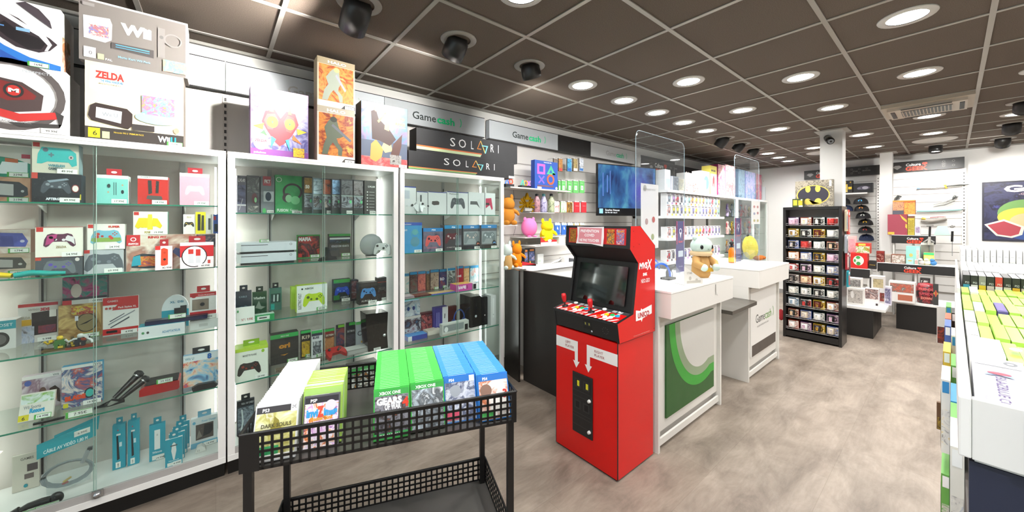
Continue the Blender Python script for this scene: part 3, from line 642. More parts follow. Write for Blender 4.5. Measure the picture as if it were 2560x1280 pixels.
def basket(z0, z1):
    m = MB().box(0, 0, z0, TL, TW, z0+.004, mat('#63605c', .4, .3)); b = m.build('tray', tro)
    mesh_panel(TL, z0, z1, (0, 0, 0), (1, 0, 0), 'mesh_side', tro); mesh_panel(TL, z0, z1, (0, TW, 0), (1, 0, 0), 'mesh_side', tro)
    mesh_panel(TW, z0, z1, (0, 0, 0), (0, 1, 0), 'mesh_side', tro); mesh_panel(TW, z0, z1, (TL, 0, 0), (0, 1, 0), 'mesh_side', tro)
basket(.70, .82); basket(.13, .25)
for x in (.008, TL-.032):
    for y in (.006, TW-.03):
        m = MB().box(x, y, .06, x+.024, y+.024, .70, TB); m.build('leg', tro)
        m = MB(); m.lathe([(0, -.012), (.03, -.012), (.03, .012), (0, .012)], (x+.012, y+.012, .03), mat('#232120', .6), 18, axis='y'); m.box(x+.004, y+.002, .05, x+.02, y+.022, .062, TB); m.build('castor', tro)
MB().box(0, -.004, .70, .055, -.0016, .82, TB).build('corner_plate', tro); MB().box(TL-.02, -.004, .70, TL, -.0016, .82, TB).build('corner_plate', tro)
# ---- game cases. A case is a thin box leaning back; shell colour, sleeve art, white highlight painted along the top edge
def case_proto(name, shell, h, w, d, coverf, spine=None, label=None, cat='game case', group=None):
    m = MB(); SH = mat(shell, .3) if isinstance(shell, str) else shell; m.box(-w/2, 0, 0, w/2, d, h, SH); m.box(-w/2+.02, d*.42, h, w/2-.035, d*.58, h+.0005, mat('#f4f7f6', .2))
    m.frame((-w/2, 0, 0), (1, 0, 0), (0, 0, 1), (0, -1, 0)); m.rect(.004, .004, w-.004, h-.004, '#e9e9e6') if coverf is None else coverf(m, w, h)
    return m.build(name, None, label, cat, group)
def cov(art_, hdr=None, hc='#1f1f22', txt=None, tc='#f2f2f2', extra=None):
    def f(m, w, h):
        m.rect(.004, .004, w-.004, h-(.026 if hdr else .004), art_)
        if hdr: m.rect(.004, h-.026, w-.004, h-.006, hc); m.text(.02, h-.022, .0105, hdr, '#f4f4f4', bold=.03)
        if txt: m.text(w/2, h*.62, .02, txt, tc, width=w*.8, al=.5, bold=.05)
        if extra: extra(m, w, h)
    return f
def to_world(lx, ly, z):
    c, s = math.cos(TR), math.sin(TR); return (TO[0]+lx*c-ly*s, TO[1]+lx*s+ly*c, z)
def column(x, w, protos, n, y0, y1, seq=None, lean=20, jit=.0016, front=None, th=.0128):
    pitch = (th+.0019)/math.cos(math.radians(lean))
    R_ = random.Random(int(x*1000))
    for k in range(n):
        p, lab, grp = (front if k == 0 and front else protos[(seq[k] if seq else 0) % len(protos)])
        o = p if not p.get('_used') else copy_tree(p, None, lab, grp); p['_used'] = 1
        y = y0+pitch*k+(.0024 if k and front else 0)
        o.location = to_world(x+w/2+R_.uniform(-jit, jit)*.5, y, .7052+(th+.0018)*math.sin(math.radians(lean))); o.rotation_euler = (-math.radians(lean), 0, TR); o.location.z += R_.uniform(0, .0012)
        if lab: o['label'] = lab
        if grp: o['group'] = grp
WC = .128
def ps3x(m, w, h):
    m.rect(w*.82, h-.03, w-.003, h-.004, '#f4f4f2'); m.text(w*.84, h-.02, .01, '2€', '#444444')
    m.poly([(w*.3, h*.45), (w*.42, h*.62), (w*.45, h*.78), (w*.56, h*.7), (w*.6, h*.58), (w*.8, h*.46)], '#8d8230'); m.rect(.004, .004, w-.004, .02, '#f1f1ee'); m.rect(.006, .02, w*.6, .045, '#3fae6a'); m.text(.02, .1, .012, 'DARK SOULS', '#56522f', width=w*.7, bold=.02)
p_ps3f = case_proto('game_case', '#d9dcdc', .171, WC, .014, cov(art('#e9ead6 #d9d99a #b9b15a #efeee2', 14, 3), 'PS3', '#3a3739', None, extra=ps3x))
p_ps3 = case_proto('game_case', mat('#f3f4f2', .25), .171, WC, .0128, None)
L1 = 'white-edged clear game case in the near left column of the trolley'
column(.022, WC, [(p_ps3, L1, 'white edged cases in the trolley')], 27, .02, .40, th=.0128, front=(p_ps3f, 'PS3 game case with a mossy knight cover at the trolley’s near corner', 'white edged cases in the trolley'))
def dvdx(m, w, h): m.ell(w*.78, h*.72, .014, .014, '#e8861e'); m.text(w*.70, h*.705, .014, '1€', '#2a1a10', bold=.05)
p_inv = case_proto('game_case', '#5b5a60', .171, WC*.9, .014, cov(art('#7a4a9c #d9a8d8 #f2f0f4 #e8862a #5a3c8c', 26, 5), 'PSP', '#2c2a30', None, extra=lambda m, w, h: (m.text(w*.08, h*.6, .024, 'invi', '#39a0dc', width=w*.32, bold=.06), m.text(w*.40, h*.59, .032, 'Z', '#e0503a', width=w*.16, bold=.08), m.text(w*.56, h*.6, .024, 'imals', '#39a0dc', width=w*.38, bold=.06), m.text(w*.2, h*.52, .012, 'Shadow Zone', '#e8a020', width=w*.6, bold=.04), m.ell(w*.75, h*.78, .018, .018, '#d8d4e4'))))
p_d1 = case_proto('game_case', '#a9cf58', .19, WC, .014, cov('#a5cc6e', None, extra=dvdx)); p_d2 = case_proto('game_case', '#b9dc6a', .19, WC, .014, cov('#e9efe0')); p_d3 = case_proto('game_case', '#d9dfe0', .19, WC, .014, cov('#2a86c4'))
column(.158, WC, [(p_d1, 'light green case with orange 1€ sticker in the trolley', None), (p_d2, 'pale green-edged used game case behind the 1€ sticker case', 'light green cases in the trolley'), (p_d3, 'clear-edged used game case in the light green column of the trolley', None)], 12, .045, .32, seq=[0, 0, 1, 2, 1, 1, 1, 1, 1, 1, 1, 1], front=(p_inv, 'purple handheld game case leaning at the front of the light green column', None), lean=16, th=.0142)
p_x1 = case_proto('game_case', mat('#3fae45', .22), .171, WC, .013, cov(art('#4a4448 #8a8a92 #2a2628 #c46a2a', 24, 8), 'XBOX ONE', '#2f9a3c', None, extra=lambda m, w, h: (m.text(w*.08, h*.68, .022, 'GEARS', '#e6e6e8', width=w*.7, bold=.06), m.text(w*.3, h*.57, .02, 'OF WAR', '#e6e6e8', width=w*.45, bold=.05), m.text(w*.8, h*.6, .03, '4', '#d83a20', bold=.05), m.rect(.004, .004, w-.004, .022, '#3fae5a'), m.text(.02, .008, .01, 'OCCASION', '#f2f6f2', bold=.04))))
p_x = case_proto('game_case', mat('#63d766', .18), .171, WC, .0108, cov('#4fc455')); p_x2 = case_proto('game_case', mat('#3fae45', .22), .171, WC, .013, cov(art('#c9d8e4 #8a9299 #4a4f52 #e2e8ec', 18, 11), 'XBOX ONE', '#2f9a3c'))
for xx, nm, fr, n_, ya in ((.396, 'third', p_x1, 28, .02), (.526, 'fourth', p_x2, 27, .035)):
    column(xx, WC, [(p_x, 'bright green game case in the %s column of the trolley' % nm, 'green game cases in the trolley')], n_, ya, .40, th=.0124, front=(fr, ('green case with a dark soldiers cover titled GEARS OF WAR in the trolley' if n_ == 28 else 'green case with a pale armoured creature cover in the trolley'), None))
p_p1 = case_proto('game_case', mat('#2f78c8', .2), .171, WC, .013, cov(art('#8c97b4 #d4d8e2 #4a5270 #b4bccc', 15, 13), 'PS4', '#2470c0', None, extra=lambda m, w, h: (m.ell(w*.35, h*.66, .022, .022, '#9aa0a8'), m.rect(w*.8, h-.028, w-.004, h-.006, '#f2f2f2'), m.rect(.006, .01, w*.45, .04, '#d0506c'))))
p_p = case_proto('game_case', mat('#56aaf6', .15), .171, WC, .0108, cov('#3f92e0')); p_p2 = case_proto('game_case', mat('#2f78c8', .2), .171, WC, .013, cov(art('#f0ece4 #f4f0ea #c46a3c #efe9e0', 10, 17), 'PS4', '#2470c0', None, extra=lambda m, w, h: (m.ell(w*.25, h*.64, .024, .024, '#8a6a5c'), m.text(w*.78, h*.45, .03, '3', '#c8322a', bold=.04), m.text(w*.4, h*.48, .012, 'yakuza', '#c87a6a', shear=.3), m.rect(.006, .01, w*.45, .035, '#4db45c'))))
for xx, nm, fr, n_, ya in ((.657, 'fifth', p_p1, 26, .05), (.788, 'end', p_p2, 28, .02)):
    column(xx, WC, [(p_p, 'bright blue game case in the %s column of the trolley' % nm, 'blue game cases in the trolley')], n_, ya, .40, th=.0124, front=(fr, ('PS4 case with a grey-blue sports cover in the trolley' if nm == 'fifth' else 'PS4 case with a pale cover and red 3 at the trolley’s end'), None))
# ================================================================ GONDOLA BIN beside the camera
GR = '#dddcd9'; gy0, gy1, gx0, gx1 = -1.02, -.004, .66, 2.79
go = empty('gondola_bin', ((gx0+gx1)/2, -.5, 0), 'long white display bin beside the aisle, packed with green and white game cases', 'display bin'); T = Matrix.Translation((-(gx0+gx1)/2, .5, 0))
m = N(); m.box(gx0, gy1-.010, 1.231, 1.60, gy1, 1.30, GR).box(1.60, gy1-.010, 1.20, gx1, gy1-.004, 1.315, GR); m.build('side_rim', go, bevel=.002)
m = N(); m.box(gx0, gy1-.045, 1.231, gx0+.010, gy1-.010, 1.30, '#d4d3d0'); m.box(gx0-.004, gy0, 1.228, gx0+.008, gy1-.046, 1.30, '#dbdad8'); m.build('front_rim', go, bevel=.001)
m = N(); m.box(gx0+.19, gy0, 1.12, gx1, gy1-.02, 1.135, GR).box(gx0+.011, gy0, 1.2255, gx0+.188, gy1-.012, 1.229, GR); m.box(gx0+.014, gy0, .0, gx1, gy0+.02, 1.12, GR); m.box(gx0+.02, -.5, .0, gx1, -.49, 1.12, '#b9b7b2'); m.build('deck', go)
m = N(); m.box(gx0+.01, -.075, .0, gx0+.03, -.012, 1.225, mat('#1c2136', .5)); m.build('end_post', go)
m = N(); m.box(gx0+.032, -.02, .0, gx1, -.012, 1.118, '#4a4440'); m.box(gx0, gy0, 0, gx1, gy1-.02, .08, '#8c8982')
for z in (.30, .52, .74, .96): m.box(gx0+.06, -.012, z-.006, gx1, -.011, z, '#5a554f')
m.build('side_shelves', go)
m = N(); m.box(gx0+.19, gy0, .905, gx1-.2, -.02, .92, GR); m.build('lower_shelf', go)
# green-topped cases: closed edges up, each 135 mm x 15 mm
gcols = [mat(c, .25) for c in ('#b6da62', '#aad35a', '#c2e46e', '#b0d858')]
gp = []
for k, c in enumerate(gcols):
    m = MB().box(0, -.0136, 0, .134, 0, .16, c); m.box(.128, -.0138, .004, .1345, .0002, .156, '#dfe5da'); gp.append(m.build('game_case', None, 'x', 'game case'))
oth = []
for c, cc in (('#5a4f8c', '#6a5a9c'), ('#e6ead8', '#c9dcb0'), ('#c9c9c6', '#dadad8'), ('#3c3558', '#4a4270')):
    m = MB().box(0, -.0136, 0, .134, 0, .16, c); m.frame((0, -.0136, .16), (1, 0, 0), (0, 1, 0), (0, 0, 1)); m.rect(.01, .001, .12, .0128, cc); oth.append(m.build('game_case', None, 'x', 'game case'))
def put(p, loc, lab, grp, rot=(0, 0, 0)):
    o = p if not p.get('_used') else copy_tree(p); p['_used'] = 1; o.location = loc; o.rotation_euler = rot; o['label'] = lab
    if grp: o['group'] = grp
    return o
RN = random.Random(3); rown = ['nearest', 'second', 'third', 'fourth', 'fifth', 'sixth']
for r_ in range(6):
    x = .856+.149*r_; nn_ = int([9, 11, 13, 14, 16, 17][r_]); y = -.016 if r_ != 0 else -.05
    for k in range(nn_):
        g_ = 'green topped cases in the display bin'; lab = 'lime green case top in the %s row of the display bin' % rown[r_]; p = gp[RN.randrange(4)]
        sp_ = {(1, 0): (2, 'silver-grey case top beside the white box in the display bin'), (3, 3): (0, 'violet case top among the lime cases, near the rim of the display bin'), (3, 12): (0, 'purple case top far along the third lime row of the display bin'), (5, 11): (3, 'dark violet case top in the farthest lime row of the display bin'), (3, 1): (1, 'pale patterned case top beside the violet one in the display bin'), (5, 1): (1, 'pale speckled case top in the farthest lime row of the display bin'), (3, 8): (1, 'pale patterned case top in the middle of a lime row of the display bin'), (2, 0): (2, 'grey logo-marked case top at the rim of the display bin')}
        if (r_, k) in sp_: q, lab = sp_[(r_, k)]; p = oth[q]; g_ = None
        put(p, (x+RN.uniform(-.002, .002), y-.0152*k, 1.143+RN.choice((0, 0, 0, -.004, .003))), lab, g_)
m = MB().box(0, -.032, 0, .115, 0, .165, '#f0efec'); m.frame((0, -.062, .165), (1, 0, 0), (0, 1, 0), (0, 0, 1)); m.ell(.06, .018, .012, .006, '#e0a8a0', 14); o = m.build('product_box', None, 'white boxed set at the rim of the display bin', 'box'); o.location = (.862, -.016, 1.143)
# spines tilted up at the near end
def spine(w, c, txt, tc, lab, y, logo=True, hh=.17, acc=None):
    m = MB().box(0, -w, -.026, .17, 0, .012, c); m.frame((.17, 0, .012), (-1, 0, 0), (0, -1, 0), (0, 0, 1))
    if logo: m.ring(.02, w*.5, w*.2, w*.34, '#8f9492', 14); m.text(.034, w*.28, w*.42, 'XBOX 360', '#b4b8b6', width=.04)
    if txt: m.text(.075, w*.3, w*.4, txt, tc, width=.08, bold=.02)
    if acc: acc(m, w)
    o = m.build('game_case', None, lab, 'game case'); o.location = (gx0+.014, y, 1.270); o.rotation_euler = (0, math.radians(-9), 0); return o
def blz(m, w):
    m.rect(.004, .002, .028, w-.002, '#c4c4c8'); m.ring(.014, w*.75, .003, .006, '#77797c', 12); m.text(.012, w*.2, .006, 'XBOX 360', '#a9abb0', width=.012)
    for s in (-1, 1): m.poly([(.045, w*.5), (.055, w*.5+s*w*.42), (.051, w*.5+s*w*.2), (.062, w*.5+s*w*.3), (.058, w*.5)], '#93a4c8')
    m.ell(.054, w*.5, .004, .010, '#a84a58', 12)
    m.text(.064, w*.42, .0085, 'BLAZBLUE CON', '#5b4c74', width=.088, bold=.02); m.text(.078, w*.18, .007, 'LIMITED', '#9a98a2', width=.06)
spine(.043, '#dcdbdf', None, '', 'pale boxed edition with purple BLAZBLUE lettering in the display bin', -.017, False, acc=blz)
for k, (y, c, t, lab) in enumerate(((-.0615, '#dfe3dc', 'FABLE II', 'XBOX 360 case spine beside the BLAZBLUE box, brownish lower end'), (-.0768, '#e3e6e4', 'HALO 3', 'XBOX 360 case spine, second from the BLAZBLUE box'), (-.0921, '#e6e8e6', 'FORZA', 'XBOX 360 case spine, third from the BLAZBLUE box'), (-.1074, '#e1e4e0', 'LOST', 'XBOX 360 case spine, fourth from the BLAZBLUE box'), (-.1227, '#e6e8e6', 'FEAR', 'XBOX 360 case spine, fifth from the BLAZBLUE box'), (-.138, '#e6e8e6', 'RAGE', 'XBOX 360 case spine, sixth from the BLAZBLUE box'))):
    spine(.0145, c, t, '#8b908c', lab, y, acc=(lambda m, w: m.rect(.11, .001, .165, w-.001, art('#8c7a66 #b9a68c #5c4c3c', 40, 2))) if k == 0 else None)
# PS2 row: black spines with coloured feet
pc = ['#3f9ab4', '#e4e2de', '#e8c82a', '#cfc0b8', '#e9e6e2', '#d8d2b8', '#e8b82a', '#d4c8b0', '#5a86c8', '#8fb4dc', '#6f9ad8', '#a8b4b8', '#e4c8a0', '#e8c42a', '#9ab4d0', '#c8d0d8']
for k in range(15):
    c = pc[k % len(pc)]; up = '#c83a34' if k in (4, 12) else ('#8a8684' if k == 2 else '#262424'); m = MB().box(0, -.0135, 0, .134, 0, .19, '#1b1a1a')
    m.frame((0, 0, 0), (0, -1, 0), (0, 0, 1), (-1, 0, 0)); m.rect(.0005, .0, .013, .163, c); m.rect(.0005, .163, .013, .19, up); m.text(.004, .166, .006, 'PS2', '#e8e8e8', rot=0, width=.008)
    m.frame((0, 0, .19), (1, 0, 0), (0, -1, 0), (0, 0, 1)); m.rect(.001, .0005, .133, .013, '#dddcda' if k % 5 else '#6a6866')
    o = m.build('game_case', None, 'black-spined PS2 case in the row beyond the lime cases of the display bin', 'game case', 'black spined cases in the display bin'); o.location = (1.753, -.02-.0146*k, 1.147)
BIG = MB()
for r_ in range(5):
    x = 1.902+.142*r_ if r_ < 3 else 2.335+.142*(r_-3); zb = 1.15 if r_ < 3 else 1.20
    for k in range(22+3*r_):
        q = RN.randrange(3); m = BIG; m.X = Matrix.Translation((x, -.02-.0147*k, zb+RN.choice((0, 0, -.003))))
        m.box(0, -.0135, 0, .135, 0, .19, ('#e9e8e5', '#e3e2de', '#dcdcd8')[q]); m.frame((0, 0, 0), (0, -1, 0), (0, 0, 1), (-1, 0, 0)); m.text(.003, .16, .0045, 'Wii', '#8b9094', width=.008); m.rect(.0045, .05, .0085, .14, ('#b8bcbf', '#c9b4a4', '#a8b0b8')[q]); m.rect(.0, .02, .0007, .185, '#9a9994')
# lower shelf: green cases with white spines
for k in range(12):
    m = MB().box(0, -.0138, 0, .134, 0, .19, mat('#5fae22', .2)); m.frame((0, 0, 0), (0, -1, 0), (0, 0, 1), (-1, 0, 0)); m.rect(.0008, .0, .013, .150, '#eceeea'); m.ell(.007, .138, .0048, .0055, '#8a8f8c', 14)
    m.text(.0095, .06, .006, 'XBOX 360', '#a3a8a5', rot=90, width=.065) if False else m.text(.0095, .075, .006, 'XBOX 360', '#a3a8a5', rot=90, width=.05)
    o = m.build('game_case', None, 'bright green cased XBOX 360 game on the lower shelf of the display bin', 'game case', 'green cases on the lower shelf of the display bin'); o.location = (gx0+.205, -.05-.0148*k, .9205)
# goods standing on the narrow side shelves, face to the aisle
sc = ['#3b8ec4', '#e8e4da', '#c9302a', '#e0b83c', '#2a2622', '#6aa84f', '#b8542c', '#4a66a8', '#d8d8d4']
for i_, z in enumerate((.302, .522, .742, .962)):
    x = gx0+.22
    while x < 2.3:
        h_ = RN.choice((.17, .171, .19)); c = RN.choice(sc); c2 = RN.choice(sc); BIG.X = Matrix.Translation((x, .003 if RN.random() < .5 else -.0115, z+.0005)); m = BIG
        m.box(0, 0, 0, .13, .014, h_, c); m.frame((0, .014, 0), (1, 0, 0), (0, 0, 1), (0, 1, 0)); m.rect(.004, .004, .126, h_-.03, art(c+' '+c2+' #d9d4cc #4a4440', 20, i_+int(x*4)))
        m.frame((0, 0, 0), (0, 1, 0), (0, 0, 1), (-1, 0, 0)); m.rect(.002, h_-.03, .012, h_-.004, RN.choice(('#3b8ec4', '#f0f0ee'))); m.rect(.001, .02, .013, h_*.6, art(c2+' '+c+' #d9d4cc #3a3430', 45, i_+int(x*9)))
        x += .142
BIG.X = Matrix(); BIG.build('game_cases', None, 'white cases filling the far part of the display bin and coloured ones along its side', 'game cases', kind='stuff')
for x, y1_, z0, z1, c, c2, lab in ((2.62, .047, .93, 1.10, '#e6e0d8', '#b8452c', 'cream and red case standing out at the far end of the display bin side'), (1.88, .034, .80, .89, '#6a4a2c', '#e0b83a', 'small brown and yellow card sticking out from the display bin side')):
    m = MB().box(0, 0, 0, .014, y1_, z1-z0, c); m.frame((0, y1_, 0), (0, -1, 0), (0, 0, 1), (-1, 0, 0)); m.rect(.002, 0, y1_-.002, (z1-z0)*.45, art(c2+' #3a2a24 '+c2, 30, 3)); o = m.build('game_case', None, lab, 'game case'); o.location = (x, 0, z0)
# ================================================================ MUG RACK
RX0, RX1, RY0, RY1, RZ = 5.73, 6.05, .83, 1.405, 1.68
rk = empty('mug_rack', ((RX0+RX1)/2, (RY0+RY1)/2, 0), 'tall black rack holding ten tiers of boxed mugs before the column', 'rack'); T = Matrix.Translation((-(RX0+RX1)/2, -(RY0+RY1)/2, 0)); RB = mat('#1b1918', .32)
for y in (RY0, RY1-.03): m = N(); m.box(RX0, y, .0, RX1, y+.03, RZ, RB); m.build('side_panel', rk, bevel=.003)
m = N(); m.box(RX0, RY0+.03, .02, RX1, RY1-.03, .09, RB).box(RX0, RY0+.03, RZ-.035, RX1, RY1-.03, RZ, RB).box(RX0+.18, RY0+.03, .09, RX0+.19, RY1-.03, RZ-.035, '#77736e'); m.build('frame', rk)
RS = .148
for k in range(10):
    z = .115+RS*k; m = N(); m.box(RX0+.02, RY0+.03, z-.004, RX0+.17, RY1-.03, z, '#4a4642'); m.build('tier', rk)
    m = N(); WR = mat('#a9a7a4', .3, .8)
    for dz in (.0, .022): m.tube([(RX0+.008, RY0+.03, z+dz), (RX0+.008, RY1-.03, z+dz)], .0022, WR, 6)
    for j in range(9): y = RY0+.035+.0635*j; m.tube([(RX0+.008, y, z), (RX0+.008, y, z+.022)], .0016, WR, 5)
    m.build('wire_rail', rk)
pal = [('#c84a2c', '#f0e8e0'), ('#3a62b8', '#d8c8b0'), ('#e8dcd0', '#4a3a34'), ('#8c2c2c', '#e8c8a0'), ('#e8c43a', '#5a2018'), ('#2a2a2e', '#c83a34'), ('#d8e0e4', '#3a6a8a'), ('#5a3a6a', '#e0b8c8'), ('#e8802a', '#f4f0e8'), ('#1f3a3c', '#e8e4d8')]
for k in range(10):
    for j in range(4):
        c, c2 = pal[(k*3+j*7+k*j) % 10]; y0 = RY1-.04-.1285*j; z = .1155+RS*k
        m = MB().box(0, -.112, 0, .09, 0, .102, c); m.frame((0, 0, 0), (0, -1, 0), (0, 0, 1), (-1, 0, 0)); m.rect(.003, .010, .109, .094, '#eceae4' if (k+j) % 3 == 0 else c2); m.rect(.006, .014, .106, .085, art(c+' '+c2+' '+c+' #f0ece4', 26, k*4+j)); m.rect(.085, .084, .108, .1, '#f2f0ea')
        m.rect(.012, .02, .062, .085, '#3a3431' if k % 3 else '#b8a898')
        b = m.build('mug_box', None, None, 'boxed mug', 'boxed mugs on the black rack')
        b['label'] = 'boxed mug on tier %s of the black rack, %s from its aisle side' % ('one two three four five six seven eight nine ten'.split()[9-k], ['farthest', 'third', 'second', 'first'][j])
        b.location = (RX0+.066, y0, z)
        g = MB(); cup = (c2, '#e4e2de', '#2a2826')[(j+k*2) % 3]; g.lathe([(.0, .0), (.031, .0), (.034, .006), (.034, .078), (.031, .078), (.031, .008), (0, .008)], (-.002, -.04, .008), mat(cup, .25), 18); g.frame((-.0365, -.024, .022), (0, -1, 0), (0, 0, 1), (-1, 0, 0)); g.rect(.002, .0, .03, .05, art(c+' '+c2+' '+cup, 44, j*3+k))
        g.tube([(-.005, -.074, .07), (-.007, -.090, .065), (-.008, -.094, .047), (-.007, -.089, .032), (-.005, -.074, .026)], .004, mat(cup, .25), 7)
        g.build('mug', b)
# things on and beside the rack
def facex(label, X, p0, p1, t, z, d, col, A, cat='box', name='product_box', group=None, price=None, pb=None, sidecol=None):
    """box whose front faces the camera's side (-X), seen between columns p0..p1"""
    if pb is not None: X = onZ((p0+p1)/2, pb, z)[0]
    ya, yb = onX(p0, CY, X)[1], onX(p1, CY, X)[1]; w = ya-yb; h = onX((p0+p1)/2, t, X)[2]-z
    m = MB(); m.box(0, -w, 0, d, 0, h, sidecol or col); m.frame((0, 0, 0), (0, -1, 0), (0, 0, 1), (-1, 0, 0)); m.rect(0, 0, w, h, col); draw_art(m, w, h, A)
    o = m.build(name, None, label, cat, group); o.location = (X, ya, z)
    if price: q = MB(); q.box(-.004, -w*.95, .001, -.002, -w*.6, h*.18, '#f0f0ec'); q.build('price_label', o)
    o['_top'] = z+h; return o
bat = [('q', 0, 0, 1, 1, '#8c8474 #b9ae9a #5c564c #cfc6b4', 22, 4), ('c', .48, .45, .43, .36, '#2c2a33'), ('o', .48, .45, 0, 0, '#d8bf4a'),
       ('p', [(.05+.43+.44*math.cos(i*.2618), .45+.37*math.sin(i*.2618)) for i in range(24)], '#d9c257'), ('p', [(.48+.41*math.cos(i*.2618), .45+.34*math.sin(i*.2618)) for i in range(24)], '#33303c'),
       ('c', .35, .68, .07, .13, '#d9c257'), ('c', .61, .68, .07, .13, '#d9c257'), ('c', .34, .2, .09, .12, '#d9c257'), ('c', .62, .2, .09, .12, '#d9c257'), ('p', [(.3, .12), (.66, .12), (.6, .28), (.5, .2), (.48, .1), (.46, .2), (.36, .28)], '#d9c257'), ('r', .9, .75, .96, .97, '#eceae4')]
facex('large box with a yellow bat emblem standing on top of the mug rack', 5.80, 1988, 2083, 451, RZ+.001, .06, '#8c8474', bat)
facex('small yellow and green box at the front corner of the mug rack top', 5.745, 1981, 2008, 497, RZ+.001, .05, '#3c4a20', [('r', .08, .2, .45, .85, '#d8c83a'), ('r', .55, .2, .92, .8, '#e0b82a'), ('c', .85, .85, .08, .08, '#e8e8e0')], price='1')
# hanging packs on the aisle side of the rack
hk = MB(); 
hp = [((2106, 2118, 520, 600), '#d8cbb0'), ((2107, 2117, 600, 640), '#b8bcc4'), ((2104, 2112, 560, 590), '#3a5a8c')]
for k, (x_, z_, w_, h_, c, c2, lab) in enumerate(((5.80, 1.38, .10, .26, '#cdbf9f', '#8fa9b8', 'upper pale card pack hanging on the side of the mug rack'), (5.93, 1.34, .10, .3, '#d8483c', '#eab8b4', 'red and pink card pack with teal sock hanging on the side of the mug rack'), (5.80, 1.12, .10, .22, '#a9adb5', '#5a6270', 'grey card pack hanging on the side of the mug rack'), (5.84, .92, .12, .22, '#b02a34', '#e8d8d0', 'pair of red patterned socks hanging on the side of the mug rack'), (5.97, .88, .10, .24, '#7a4a54', '#38343c', 'dark patterned sock pack hanging on the side of the mug rack'), (5.92, .70, .12, .2, '#2aa4b4', '#c8342c', 'turquoise and red sock pack low on the side of the mug rack'))):
    m = MB(); m.prism([(0, 0), (w_, 0), (w_, h_*.9), (w_*.7, h_), (w_*.3, h_), (0, h_*.9)], -.03, -.012, c); m.frame((0, -.03, 0), (1, 0, 0), (0, 0, 1), (0, -1, 0)); m.rect(w_*.1, h_*.1, w_*.9, h_*.7, art(c+' '+c2+' #2e2a2a', 30, k)); m.rect(w_*.2, h_*.78, w_*.8, h_*.9, '#efeeea')
    m.tube([(w_/2, .0, h_*.95), (w_/2, -.04, h_*.95)], .002, CHROME, 5); o = m.build('hanging_pack', None, lab, 'hanging pack'); o.location = (x_, RY0-.001, z_)
m = MB(); m.ball((0, 0, 0), (.012, .035, .075), mat('#a8222a', .5), 16, 10); m.tube([(0, -.03, .03), (0, -.045, .02), (0, -.045, -.02)], .004, '#7a1a20'); o = m.build('red_pouch', None, 'red round pouch hanging low at the far side of the mug rack', 'pouch'); o.location = (5.80, RY1+.037, .26)
# wall camera on column
c = empty('security_camera', (5.965, 1.0, 2.55), 'black bullet security camera mounted high on the near column', 'security camera')
m = MB(); m.X = Matrix.Rotation(math.radians(-25), 4, 'Y') @ Matrix.Rotation(math.radians(18), 4, 'Z'); m.lathe([(0, -.19), (.034, -.19), (.04, -.18), (.04, -.03), (.03, -.02), (0, -.02)], (0, 0, 0), mat('#151414', .25), 20, axis='x'); m.build('housing', c)
m = MB(); m.X = Matrix.Rotation(math.radians(-25), 4, 'Y') @ Matrix.Rotation(math.radians(18), 4, 'Z'); m.lathe([(0, -.193), (.028, -.192)], (0, 0, 0), mat('#8c9094', .2), 20, axis='x'); m.lathe([(0, -.1955), (.012, -.195)], (0, 0, 0), '#0a0a0a', 14, axis='x'); m.build('lens', c)
m = MB(); m.lathe([(0, 0.004), (.035, .004), (.035, -.012), (.012, -.02), (.012, -.06)], (0, 0, 0), mat('#151414', .3), 16, axis='x'); m.build('bracket', c)
# ================================================================ TELEVISION
tv = empty('television', (3.72, 2.84, 1.55), 'flat television on the slat wall showing a blue game scene', 'television', rz=math.radians(-12.8)); TWd, THt = 1.03, .665
m = MB(); m.X = Matrix.Translation((0, 0, .02)) @ Matrix.Rotation(math.radians(0), 4, 'X'); m.box(0, 0, 0, TWd, .03, THt, mat('#0c0c0e', .2)); m.box(.25, .03, .12, TWd-.25, .06, THt-.15, '#141416'); m.build('case', tv, bevel=.003)
def tvm():
    m, nt, b = node_mat('tv_picture'); N_ = nt.nodes.new; L = nt.links.new
    tc = N_('ShaderNodeTexCoord'); n = N_('ShaderNodeTexNoise'); n.inputs['Scale'].default_value = 5; n.inputs['Detail'].default_value = 6; n.inputs['Distortion'].default_value = .6
    mp = N_('ShaderNodeMapping'); mp.inputs['Scale'].default_value = (1.4, 1, .7); L(tc.outputs['Object'], mp.inputs[0]); L(mp.outputs[0], n.inputs['Vector'])
    r = N_('ShaderNodeValToRGB'); cr = r.color_ramp; cr.elements[0].position = .32; cr.elements[0].color = lin('#0d2c6a'); cr.elements[1].position = .7; cr.elements[1].color = lin('#58a8c8'); e = cr.elements.new(.5); e.color = lin('#2468a8'); L(n.outputs['Fac'], r.inputs['Fac'])
    g = N_('ShaderNodeTexGradient'); g.gradient_type = 'SPHERICAL'; m2 = N_('ShaderNodeMapping'); m2.inputs['Location'].default_value = (-.72*4.2, 0, -.36*3.2); m2.inputs['Scale'].default_value = (4.2, 1, 3.2); L(tc.outputs['Object'], m2.inputs[0]); L(m2.outputs[0], g.inputs['Vector'])
    mx = N_('ShaderNodeMix'); mx.data_type = 'RGBA'; mx.inputs[7].default_value = lin('#4a38c8'); L(g.outputs['Color'], mx.inputs[0]); L(r.outputs['Color'], mx.inputs[6])
    b.inputs['Base Color'].default_value = (.01, .01, .01, 1); b.inputs['Roughness'].default_value = .15; L(mx.outputs[2], b.inputs['Emission Color']); b.inputs['Emission Strength'].default_value = .55
    m.cycles.emission_sampling = 'NONE'; return m
